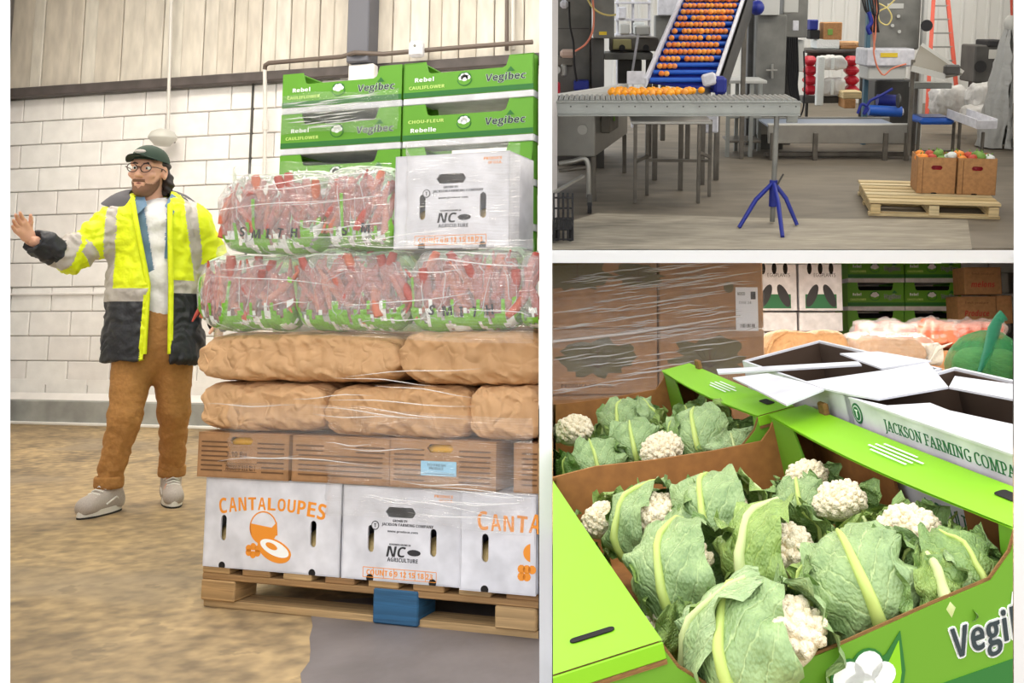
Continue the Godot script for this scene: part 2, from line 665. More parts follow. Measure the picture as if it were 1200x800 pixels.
	for c in [rgb(206, 96, 70), rgb(190, 78, 64), rgb(216, 118, 84), rgb(178, 84, 74)]:
		M.carrot.append(mat(c, 0.6, {"tex": T.fleck, "tri": 12.0}))
	M.bag_green = mat(rgb(120, 182, 52), 0.45, {"bump": T.crease, "deep": 0.8, "tri": 6.0})
	M.net = mat(rgb(60, 170, 96), 0.4, {"alpha": 0.55, "bump": T.grit, "deep": 0.6, "tri": 6.0})
	M.net_dark = mat(rgb(20, 120, 84), 0.45, {"bump": T.streak, "deep": 0.3, "tri": 8.0})
	M.bag_white = mat(rgb(232, 236, 232), 0.4, {"bump": T.crease, "deep": 0.6, "tri": 6.0})
	M.tray_green = mat(rgb(98, 162, 36), 0.5)
	M.tray_dark = mat(rgb(40, 112, 44), 0.55)
	M.tray_brown = mat(rgb(168, 112, 56), 0.75, {"tex": T.fleck, "tri": 3.0})
	M.navy_print = mat(rgb(44, 58, 62), 0.6)

# ---------------------------------------------------------------- the building
func board(called: String, px0: float, px1: float, py0: float, py1: float, z0: float, z1: float, label: String) -> void:
	# a white board that runs back from z0 to z1 and widens on its way
	var g := Geo.new()
	var q := []
	for z in [z0, z1]:
		for c in [[px0, py0], [px1, py0], [px1, py1], [px0, py1]]:
			q.append(at(c[0], c[1], z))
	for f in [[0, 1, 2, 3], [4, 5, 6, 7], [0, 1, 5, 4], [1, 2, 6, 5], [2, 3, 7, 6], [3, 0, 4, 7]]:
		var mid: Vector3 = (q[f[0]] + q[f[2]]) * 0.5
		var cen: Vector3 = (q[0] + q[6]) * 0.5
		var m: Vector3 = (q[f[1]] - q[f[0]]).cross(q[f[2]] - q[f[0]]).normalized()
		if m.dot(mid - cen) < 0.0:
			m = -m
		g.quad(q[f[0]], q[f[1]], q[f[2]], q[f[3]], m)
	struct(called, g, M.white, label)

func shell() -> void:
	board("wall_left", -14, 12, -70, 870, 2.42, 11.0, "white board wall at the left edge of the warehouse bay")
	board("wall_middle", 632, 647, -70, 870, 2.42, 11.5, "white upright board between the pallet bay and the two right bays")
	board("wall_right", 1188, 1214, -70, 870, 2.42, 24.0, "white board wall at the right edge of both right bays")
	board("floor_shelf", 640, 1195, 293, 308, 3.6, 8.3, "white board floor edge between the upper and lower right bays")
	# ground floor
	struct("floor", Geo.new().box(mv(0, -0.1, -5), Vector3(20, 0.2, 20)), M.concrete, "stained tan concrete floor under the man and the loaded pallet")
	var patch := PackedVector2Array()
	for i in 15:
		var p := onto(Transform3D(), 362 + rng.randf_range(-7, 7) - i * 0.6, 706 + i * 14, 1)
		patch.append(Vector2(p.x, p.z))
	patch.append(Vector2(-0.05, -1.6))
	patch.append(Vector2(-0.1, -3.6))
	var pg := Geo.new().prism(Transform3D(Basis(Vector3.RIGHT, PI / 2), Vector3(0, 0.003, 0)), patch, 0.006)
	struct("floor_patch", pg, M.slab_grey, "smooth grey concrete repair in front of the loaded pallet")
	# left bay: block wall with siding above
	var wl := mv(-4.451, 0, -9.396, -14.0)
	var wall := struct("wall_back", Geo.new().box(mv(1.2, 2.4, -0.3), Vector3(5.8, 5.2, 0.4)), M.mortar, "white painted block wall behind the man with cream siding above", wl)
	var bm := Geo.new().box(Transform3D(), Vector3(0.446, 0.219, 0.09), 0.007).mesh()
	for row in 13:
		var y := 0.335 + 0.228 * (row - 0.5)
		if row == 0:
			y = 0.29
		for i in 9:
			var x := -1.628 + 0.456 * i + (0.228 if row % 2 else 0.0)
			if x > 2.2:
				continue
			var b := part("block", bm, M.block[rng.randi() % 3], wall)
			b.position = Vector3(x + 0.228, y, -0.128 + rng.randf_range(-0.0015, 0.0015) + (0.012 if row > 4 else 0.0))
	part("plain_blockwork", Geo.new().box(mv(3.15, 1.65, -0.12), Vector3(1.9, 2.9, 0.09), 0.005), M.block[0], wall)
	part("joint_line", Geo.new().box(mv(1.335, 2.2, -0.075), Vector3(0.018, 1.75, 0.03)), M.grey_dark, wall)
	part("ledge", Geo.new().box(mv(0.3, 1.185, -0.08), Vector3(3.6, 0.022, 0.05), 0.004), M.block[1], wall)
	var seams := [8, 34, 47, 79, 93, 109, 139, 165, 187, 210, 235, 252, 270, 286, 303, 320, 337, 354, 371, 388, 406, 430, 457, 478, 500, 515, 535, 556, 577, 597, 612, 631]
	for i in seams.size() - 1:
		var a := onto(wl, seams[i], 50, 2).x
		var c := onto(wl, seams[i + 1], 50, 2).x
		part("siding_panel", Geo.new().box(mv((a + c) * 0.5, 3.85, -0.06 + 0.009 * (i % 2)), Vector3(c - a - 0.007, 1.4, 0.03), 0.006), M.siding[rng.randi() % 3], wall)
	struct("trim_beam", Geo.new().box(mv(1.3, 3.115, -0.01), Vector3(5.6, 0.09, 0.09), 0.01), M.beam, "dark steel angle between the block wall and the siding", wl)
	var colm := struct("wall_column", Geo.new().box(mv(2.48, 3.95, 0.06), Vector3(0.205, 1.6, 0.2), 0.01), M.column, "dark grey steel column in front of the siding above the green trays", wl)
	part("painted_base", Geo.new().box(mv(2.50, 2.6, 0.02), Vector3(0.24, 1.08, 0.2), 0.01), M.block[2], colm)
	var kerb := struct("baseboard_back", Geo.new().box(mv(1.25, 0.11, 0.0), Vector3(5.7, 0.22, 0.12), 0.015), M.kerb, "grey concrete kerb along the foot of the block wall", wl)
	part("top_slope", Geo.new().box(Transform3D(Basis(Vector3.RIGHT, 0.5), Vector3(1.25, 0.235, -0.01)), Vector3(5.7, 0.03, 0.12), 0.004), M.block[1], kerb)
	part("foot_strip", Geo.new().box(mv(1.25, 0.012, 0.075), Vector3(5.7, 0.024, 0.05), 0.004), M.block[2], kerb)
	struct("ceiling_left", Geo.new().box(mv(-3.2, 5.1, -6.0), Vector3(9.0, 0.2, 11.0)), M.grey_light, "pale roof over the pallet bay")
	# lower bay: block wall at the very back
	var low := struct("wall_lower", Geo.new().box(mv(2.15, 0.75, -11.9), Vector3(5.3, 2.9, 0.3)), M.mortar, "white block wall behind the cartons of the lower right bay")
	for row in 6:
		for i in 2:
			var b := part("block", bm, M.block[rng.randi() % 3], low)
			b.position = Vector3(4.0 + 0.456 * i + (0.228 if row % 2 else 0.0), 0.92 + 0.228 * row, -11.72)
	# upper bay
	var plan := PackedVector2Array([Vector2(-0.36, -8.1), Vector2(3.6, -8.1), Vector2(9.6, -22.0), Vector2(-0.95, -22.0)])
	var flat := Basis(Vector3.RIGHT, PI / 2)
	var deck := struct("floor_upper", Geo.new().prism(Transform3D(flat, Vector3.ZERO), plan, 0.1), M.hall_floor, "grey concrete floor under the orange grading line", hall)
	var strip := PackedVector2Array()
	for c in [[640, 292], [1139, 292], [1134, 258], [905, 256], [700, 250], [640, 268]]:
		var p := UG(c[0], c[1])
		strip.append(Vector2(p.x, p.z))
	part("dusty_strip", Geo.new().prism(Transform3D(Basis(Vector3.RIGHT, PI / 2), Vector3(0, 0.004, 0)), strip, 0.006), M.hall_dust, deck)
	var back := struct("wall_upper", Geo.new().box(mv(4.25, 2.6, -21.1), Vector3(10.2, 5.4, 0.2)), M.hall_wall, "pale ribbed metal wall behind the grading line", hall)
	for i in 38:
		part("rib", Geo.new().box(mv(-0.7 + 0.26 * i, 2.6, -20.99), Vector3(0.07, 5.2, 0.05), 0.015), M.hall_wall, back)
	struct("ceiling_upper", Geo.new().prism(Transform3D(flat, Vector3(0, 5.0, 0)), plan, 0.15), M.grey_light, "pale roof over the grading line", hall)

# ---------------------------------------------------------------- cartons and trays
func panel(g: Geo, t: Transform3D, w: float, h: float, th: float, holes: Array) -> Geo:
	# an upright board w x h (origin at its lower left front corner, pulled back by th) with rounded holes [cx, cy, w, h, r], no two above each other
	var x := 0.0
	var back := t * Transform3D(Basis(), Vector3(0, 0, -th))
	holes.sort_custom(func(a, b): return a[0] < b[0])
	for q in holes:
		var a: float = q[0] - q[2] * 0.5
		var b: float = q[0] + q[2] * 0.5
		if a > x:
			g.prism(back, PackedVector2Array([Vector2(x, 0), Vector2(a, 0), Vector2(a, h), Vector2(x, h)]), th)
		var up := PackedVector2Array()
		var dn := PackedVector2Array()
		var n := 10
		for i in n + 1:
			var k := float(i) / n
			var px: float = a + q[2] * k
			var e := maxf(0.0, absf(k - 0.5) * q[2] - (q[2] * 0.5 - q[4]))
			var dy: float = q[3] * 0.5 - q[4] + sqrt(maxf(0.0, q[4] * q[4] - e * e))
			up.append(Vector2(px, q[1] + dy))
			dn.append(Vector2(px, q[1] - dy))
		if q[1] + q[3] * 0.5 < h:
			up.append(Vector2(b, h)); up.append(Vector2(a, h))
			g.prism(back, up, th)
		dn.append(Vector2(b, 0)); dn.append(Vector2(a, 0))
		g.prism(back, dn, th)
		x = b
	if x < w:
		g.prism(back, PackedVector2Array([Vector2(x, 0), Vector2(w, 0), Vector2(w, h), Vector2(x, h)]), th)
	return g

func shell_box(g: Geo, w: float, h: float, d: float, th := 0.006, top := true) -> Geo:
	# the other walls of a carton whose front lower left corner is the origin; the front stays open for panel()
	g.box(mv(th * 0.5, h * 0.5, -d * 0.5), Vector3(th, h, d), 0.002)
	g.box(mv(w - th * 0.5, h * 0.5, -d * 0.5), Vector3(th, h, d), 0.002)
	g.box(mv(w * 0.5, h * 0.5, -d + th * 0.5), Vector3(w, h, th), 0.002)
	g.box(mv(w * 0.5, th * 0.5, -d * 0.5), Vector3(w, th, d), 0.002)
	if top:
		g.box(mv(w * 0.5, h - th * 0.5, -d * 0.5), Vector3(w, th, d), 0.002)
	return g

func melon_print(o: Node3D, x: float, y: float, k: float) -> void:
	var f := face(Transform3D(), x, y, 0.0)
	var g := Geo.new()
	g.prism(f, oval(-0.012 * k, 0.03 * k, 0.05 * k, 0.05 * k, 28, PI * 0.93, PI * 2.0), 0.0008)
	var ring := PackedVector2Array()
	for i in 25:
		var a := TAU * i / 24 * 0.62 - 0.3
		ring.append(Vector2(-0.012 + cos(a) * 0.05, 0.03 + sin(a) * 0.05) * k)
	for i in 25:
		var a := TAU * (24 - i) / 24 * 0.62 - 0.3
		ring.append(Vector2(-0.012 + cos(a) * 0.046, 0.03 + sin(a) * 0.046) * k)
	g.prism(f, ring, 0.0008)
	g.prism(f, PackedVector2Array([Vector2(-0.01, 0.005) * k, Vector2(0.036, 0.05) * k, Vector2(0.04, 0.01) * k]), 0.0009)
	var tilt := f * Transform3D(Basis(Vector3.BACK, -0.32), Vector3(0.03, -0.032, 0) * k)
	g.prism(tilt, oval(0, 0, 0.062 * k, 0.036 * k, 28, PI, TAU), 0.001)
	g.prism(tilt, oval(0, 0.004 * k, 0.062 * k, 0.026 * k, 28), 0.0012)
	for i in 6:
		g.prism(f, oval(-0.062 * k + 0.016 * k * (i % 3), -0.034 * k - 0.018 * k * (i / 3) + 0.006 * k * (i % 2), 0.011 * k, 0.011 * k, 10), 0.0009)
	part("melon_print", g, M.print_orange, o)
	var w := Geo.new()
	w.prism(tilt, oval(0, 0.004 * k, 0.054 * k, 0.021 * k, 28), 0.0016)
	part("melon_flesh_print", w, M.print_white, o)
	var s := Geo.new()
	s.prism(tilt, oval(-0.012 * k, 0.006 * k, 0.022 * k, 0.009 * k, 20), 0.002)
	part("melon_seed_print", s, M.print_orange, o)

func arched(g: Geo, s: String, x: float, y: float, wide: float, high: float, sag: float) -> void:
	# a word whose letters ride on a shallow arch and grow towards its ends
	var n := s.length()
	for i in n:
		var k := (i + 0.5) / n * 2.0 - 1.0
		var h := high * (0.86 + 0.28 * k * k)
		letters(g, s[i], Transform3D(Basis(Vector3.BACK, -k * 0.16), Vector3(x + k * wide * 0.5, y - sag * k * k, 0)), h, wide / n * 0.8, font_bold, 0.0012)

func melon_carton(label: String, t: Transform3D, w: float, h: float, d: float, kind: String, group: String) -> Node3D:
	var o := thing("melon_carton", label, "carton", t, group)
	var holes := []
	var sx := [0.072 / 0.49 * w, 0.396 / 0.49 * w]
	if kind == "end":
		sx = [0.25 * w, 0.78 * w]
		holes.append([0.5 * w, 0.735 * h, 0.1, 0.03, 0.0149])
	elif kind == "cut":
		sx = [0.078]
	for x in sx:
		holes.append([x, 0.44 * h, 0.021, 0.078, 0.0104])
	var body := Geo.new()
	shell_box(body, w, h, d)
	panel(body, Transform3D(), w, h, 0.006, holes)
	part("body", body, M.carton_white, o)
	var feet := Geo.new()
	for x in sx:
		feet.prism(face(Transform3D(), x, 0.0, -0.001), oval(0, 0.006, 0.012, 0.012, 12, -0.5, PI + 0.5), 0.0016)
	part("foot_notch", feet, M.hole, o)
	if kind == "end":
		var g := Geo.new()
		letters(g, "GROWN BY:", face(Transform3D(), w * 0.5, h * 0.645), 0.007, 0.05, font_bold)
		letters(g, "JACKSON FARMING COMPANY", face(Transform3D(), w * 0.56, h * 0.60), 0.008, 0.17, font_bold)
		letters(g, "www.produce.com", face(Transform3D(), w * 0.52, h * 0.53), 0.006, 0.10, font_bold)
		g.prism(face(Transform3D(), w * 0.285, h * 0.585), oval(0, 0, 0.013, 0.013, 18), 0.0006)
		letters(g, "NC", face(Transform3D(), w * 0.47, h * 0.32), 0.03, 0.06, font_bold, 0.0012, 0.2)
		g.prism(face(Transform3D(), w * 0.62, h * 0.32), oval(0, 0, 0.022, 0.009, 14), 0.0008)
		letters(g, "AGRICULTURE", face(Transform3D(), w * 0.525, h * 0.235), 0.011, 0.1, font_bold)
		letters(g, "GOODNESS GROWS IN", face(Transform3D(), w * 0.5, h * 0.395), 0.005, 0.07, font_bold)
		part("black_print", g, M.print_black, o)
		var r := Geo.new()
		r.prism(face(Transform3D(), w * 0.285, h * 0.585), oval(0, 0, 0.0105, 0.0105, 18), 0.001)
		part("emblem_ring_print", r, M.carton_white, o)
		var q := Geo.new()
		letters(q, "T", face(Transform3D(), w * 0.285, h * 0.585), 0.011, 0.0, font_bold, 0.003)
		part("emblem_print", q, M.print_black, o)
		var c := Geo.new()
		letters(c, "COUNT 6 9 12 15 18 23", face(Transform3D(), w * 0.5, h * 0.085), 0.015, w * 0.56, font_bold)
		for y in [0.085 * h - 0.014, 0.085 * h + 0.014]:
			c.box(mv(w * 0.5, y, 0.0004), Vector3(w * 0.62, 0.0016, 0.0008))
		for i in 8:
			c.box(mv(w * (0.19 + 0.62 * i / 7.0), 0.085 * h, 0.0004), Vector3(0.0016, 0.028, 0.0008))
		letters(c, "PRODUCE", face(Transform3D(), w * 0.86, h * 0.93), 0.008, 0.06, font_bold)
		letters(c, "OF U.S.A.", face(Transform3D(), w * 0.88, h * 0.885), 0.008, 0.045, font_bold)
		part("orange_print", c, M.print_orange, o)
	else:
		var g := Geo.new()
		if kind == "cut":
			arched(g, "CANTA", 0.15, h * 0.70, 0.2, 0.05, -0.006)
		else:
			arched(g, "CANTALOUPES", w * 0.5, h * 0.735, w * 0.8, 0.043, 0.016)
		part("lettering", g, M.print_orange, o)
		if kind == "cut":
			var b := Geo.new()
			for i in 5:
				b.prism(face(Transform3D(), 0.19 + 0.016 * (i % 3), 0.07 - 0.02 * (i / 3)), oval(0, 0, 0.012, 0.012, 10), 0.001)
			b.prism(face(Transform3D(), 0.225, 0.115), oval(0, 0, 0.03, 0.026, 20, PI * 0.6, PI * 1.4), 0.001)
			part("melon_print", b, M.print_orange, o)
		else:
			melon_print(o, w * 0.47, h * 0.36, 1.0)
	for i in sx.size():
		var m := solo("cantaloupe", Geo.new().ball(Vector3.ZERO, Vector3(0.066, 0.062, 0.066), 16, 10), M.melon, "tan cantaloupe seen through the %s slot of the %s" % [["left", "right"][i] if sx.size() > 1 else "upright", label.replace("white melon carton", "white carton")], "melon", t * mv(sx[i], 0.0685, -0.075), "cantaloupes in the white cartons")
		if str(m.get_meta("label")).split(" ").size() > 16:
			m.set_meta("label", " ".join(str(m.get_meta("label")).split(" ").slice(0, 16)))
	return o

func brown_carton(label: String, t: Transform3D, w: float, h: float, d: float, hole: bool, tag: bool) -> void:
	var o := thing("vented_carton", label, "carton", t, "brown vented cartons on the loaded pallet")
	var body := Geo.new()
	shell_box(body, w, h, d)
	panel(body, Transform3D(), w, h, 0.006, [[w * 0.48, h * 0.83, 0.085, 0.024, 0.0118]] if hole else [])
	part("body", body, M.carton_brown, o)
	var s := Geo.new()
	var rows := 7
	for i in rows:
		var y := h * 0.16 + h * 0.105 * i
		if w < 0.2:
			s.box(mv(w * 0.62, y, 0.0), Vector3(w * 0.6, 0.005, 0.002))
		elif not hole and i < 5:
			s.box(mv(w * 0.5, y, 0.0), Vector3(w * 0.86, 0.005, 0.002))
		else:
			var a := 0.29 if i > 1 or tag else 0.24
			s.box(mv(w * 0.04 + w * a * 0.5, y, 0.0), Vector3(w * a, 0.005, 0.002))
			s.box(mv(w * 0.95 - w * a * 0.5, y, 0.0), Vector3(w * a, 0.005, 0.002))
	part("vent_slits", s, M.slot_dark, o)
	if hole:
		var pts := []
		for i in 9:
			var k := i / 8.0 * 2.0 - 1.0
			pts.append(Vector3(w * 0.48 + k * 0.075, h * 0.80 - 0.012 * k * k, -0.032))
		solo("yellow_fruit", Geo.new().tube(pts, [0.004, 0.011, 0.016, 0.018, 0.018, 0.018, 0.016, 0.011, 0.004], 8), M.yellow_fruit, "yellow fruit behind the handle hole of the " + ("carton with the blue tag" if tag else "leftmost brown vented carton"), "fruit", t)
		if tag:
			var q := part("tag", Geo.new().box(mv(w * 0.47, h * 0.42, 0.002), Vector3(w * 0.335, h * 0.3, 0.002), 0.0005), M.tag_blue, o, "pale blue paper tag")
			var g := Geo.new()
			letters(g, "TO FRESH", face(Transform3D(), w * 0.45, h * 0.49, 0.003), 0.007, 0.06, font_plain)
			letters(g, "PRODUCE", face(Transform3D(), w * 0.45, h * 0.42, 0.003), 0.007, 0.045, font_plain)
			g.box(mv(w * 0.47, h * 0.31, 0.003), Vector3(w * 0.3, 0.0012, 0.0008))
			part("tag_print", g, M.print_black, q)
		else:
			var g := Geo.new()
			letters(g, "1.10 Bu", face(Transform3D(), w * 0.43, h * 0.53), 0.016, 0.075, font_bold)
			for y in [0.15, 0.33]:
				g.box(mv(w * 0.48, h * y, 0.0004), Vector3(w * 0.36, 0.0015, 0.0008))
			for y in [0.2, 0.27]:
				letters(g, "PRODUCE OF U.S.A. No. 1", face(Transform3D(), w * 0.48, h * y), 0.008, w * 0.32, font_bold)
			part("stamp_print", g, M.print_brown, o)

func veg_print(g_white: Geo, g_green: Geo, g_dark: Geo, t: Transform3D, k: float) -> void:
	# a plain picture of a cauliflower in its leaves
	g_dark.prism(t, oval(0, -0.1 * k, 0.62 * k, 0.5 * k, 20, PI, TAU), 0.0006)
	g_dark.prism(t, oval(0, 0.08 * k, 0.56 * k, 0.4 * k, 24), 0.0007)
	g_green.prism(t, oval(0, -0.1 * k, 0.54 * k, 0.43 * k, 20, PI, TAU), 0.0012)
	for c in [[-0.3, 0.02, 0.2], [-0.13, 0.2, 0.2], [0.12, 0.22, 0.21], [0.3, 0.05, 0.2], [0.0, 0.02, 0.3]]:
		g_white.prism(t, oval(c[0] * k, c[1] * k, c[2] * k, c[2] * k * 0.85, 14), 0.0018)

func veg_tray(label: String, t: Transform3D, w: float, h: float, d: float, first: String, second: String, group: String, plain := false) -> Node3D:
	# an open green tray: front and back boards cut low between two tabs, sides with a folded ledge
	var o := thing("vegetable_tray", label, "tray", t, group)
	var low := h * 0.72
	var fr := Geo.new()
	var rise := h - low
	var prof := PackedVector2Array([Vector2(0, 0.16 * h), Vector2(w, 0.16 * h), Vector2(w, h), Vector2(w * 0.82, h), Vector2(w * 0.795, low + rise * 0.15), Vector2(w * 0.77, low), Vector2(w * 0.22, low), Vector2(w * 0.195, low + rise * 0.15), Vector2(w * 0.175, h), Vector2(0, h)])
	fr.prism(mv(0, 0, -0.006), prof, 0.006)
	fr.prism(mv(0, 0, -d), prof, 0.006)
	for x in [0.003, w - 0.003]:
		fr.box(mv(x, h * 0.58, -d * 0.5), Vector3(0.006, h * 0.84, d), 0.001)
	for x in [0.045, w - 0.045]:
		fr.box(mv(x, h - 0.003, -d * 0.5), Vector3(0.09, 0.006, d), 0.001)
	part("body", fr, M.tray_green, o)
	var st := Geo.new()
	st.box(mv(w * 0.5, h * 0.235, 0.0), Vector3(w * 0.998, h * 0.12, 0.003))
	part("dark_stripe", st, M.tray_dark, o)
	var bs := Geo.new()
	bs.box(mv(w * 0.5, h * 0.08, -d * 0.5), Vector3(w, h * 0.16, d), 0.003)
	part("white_base", bs, M.carton_white, o)
	var f := Transform3D(Basis(), Vector3(0, 0, 0.001))
	var wh := Geo.new()
	letters(wh, first, face(f, w * 0.165, h * (0.585 if first == "Rebel" else 0.40)), h * 0.095, w * (0.15 if first == "Rebel" else 0.2), font_bold)
	var ye := Geo.new()
	letters(ye, second, face(f, w * 0.185, h * (0.40 if first == "Rebel" else 0.60)), h * 0.075, w * 0.28, font_bold)
	var na := Geo.new()
	letters(na, "Vegibec", face(f, w * 0.79, h * 0.485), h * 0.16, w * 0.3, font_bold, 0.0012, 0.12)
	for q in [[1, 0.6], [-1, 0.6], [1, -0.6], [-1, -0.6]]:
		letters(wh, "Vegibec", face(f, w * 0.79 + 0.0012 * q[0], h * 0.485 + 0.0012 * q[1], -0.0008), h * 0.16, w * 0.3, font_bold, 0.0012, 0.12)
	var gl := Geo.new()
	gl.prism(face(f, w * 0.83, h * 0.62), PackedVector2Array([Vector2(-0.02, 0) * h * 5, Vector2(0.02, 0) * h * 5, Vector2(0.0, 0.022) * h * 5]), 0.001)
	var em := Geo.new()
	veg_print(wh, em, gl, face(f, w * 0.48, h * 0.54), h * 0.3)
	part("white_print", wh, M.print_white, o)
	part("pale_print", ye, mat_pale(), o)
	part("navy_print", na, M.navy_print, o)
	part("dark_print", gl, M.tray_dark, o)
	part("green_print", em, M.tray_green, o)
	return o

func mat_pale() -> Material:
	if not M.has("pale"):
		M.pale = mat(rgb(206, 232, 130), 0.6)
	return M.pale

# ---------------------------------------------------------------- soft goods
func cushion(x0: float, x1: float, y0: float, y1: float, d: float, boxy: float, pinch: float, f: FastNoiseLite, amp: float, ends := 9.0, bulge := 0.0) -> Callable:
	# the skin of a filled sack: u round it, v from end to end; returns a function of (u, v)
	var c := Vector3((x0 + x1) * 0.5, (y0 + y1) * 0.5, -d * 0.5)
	var h := Vector3((x1 - x0) * 0.5, (y1 - y0) * 0.5, d * 0.5)
	return func(u: float, v: float) -> Vector3:
		var a := TAU * u
		var k := v * 2.0 - 1.0
		var s := pow(maxf(0.0, 1.0 - pow(absf(k), ends)), 0.4)
		var ca := cos(a)
		var sa := sin(a)
		var p := Vector3(k, signf(sa) * pow(absf(sa), boxy) * s, signf(ca) * pow(absf(ca), boxy) * (pinch + (1.0 - pinch) * s))
		p = c + p * h
		var n := f.get_noise_3dv(p * 1.0)
		var q := (p - c).normalized()
		return p + q * amp * (n + bulge)

func skin(g: Geo, f: Callable, nu: int, nv: int, u0 := 0.0, u1 := 1.0, v0 := 0.0, v1 := 1.0) -> Geo:
	return g.grid(nu, nv, func(a, b): return f.call(lerpf(u0, u1, a), lerpf(v0, v1, b)))

func sack(label: String, x0: float, x1: float, y0: float, y1: float, seed_: int, m: Material, d := 0.5) -> void:
	var o := thing("paper_sack", label, "sack", pile, "brown paper sacks on the loaded pallet")
	var f := noise(seed_, 3.4, 2, FastNoiseLite.TYPE_CELLULAR)
	f.cellular_return_type = FastNoiseLite.RETURN_DISTANCE2_SUB
	var s := cushion(x0, x1, y0, y1, d, 0.36, 0.85, f, 0.036, 9.0, 0.75)
	var rf := noise(seed_ + 50, 9.0, 2, FastNoiseLite.TYPE_SIMPLEX)
	rf.fractal_type = FastNoiseLite.FRACTAL_RIDGED
	var mid := Vector3((x0 + x1) * 0.5, (y0 + y1) * 0.5, -d * 0.5)
	var creased := func(u: float, v: float) -> Vector3:
		var p: Vector3 = s.call(u, v)
		return p + (p - mid).normalized() * 0.011 * rf.get_noise_3d(p.x, p.y * 1.6 + p.x * 0.5, p.z)
	part("paper", skin(Geo.new(), creased, 120, 110), m, o)
	# folded end flaps
	var e := Geo.new()
	for side in [0.03, 0.97]:
		for i in 5:
			var u: float = 0.02 + 0.028 * i if side > 0.5 else 0.98 - 0.028 * i
			var a: Vector3 = s.call(wrapf(u + 0.03, 0, 1), side)
			var b: Vector3 = s.call(wrapf(u, 0, 1), lerpf(side, 0.5, 0.16 + 0.1 * (i % 2)))
			e.tube([a, (a + b) * 0.5 + Vector3(0, 0.0, 0.003), b], [0.001, 0.0035, 0.0005], 5, false)
	part("end_folds", e, m, o)

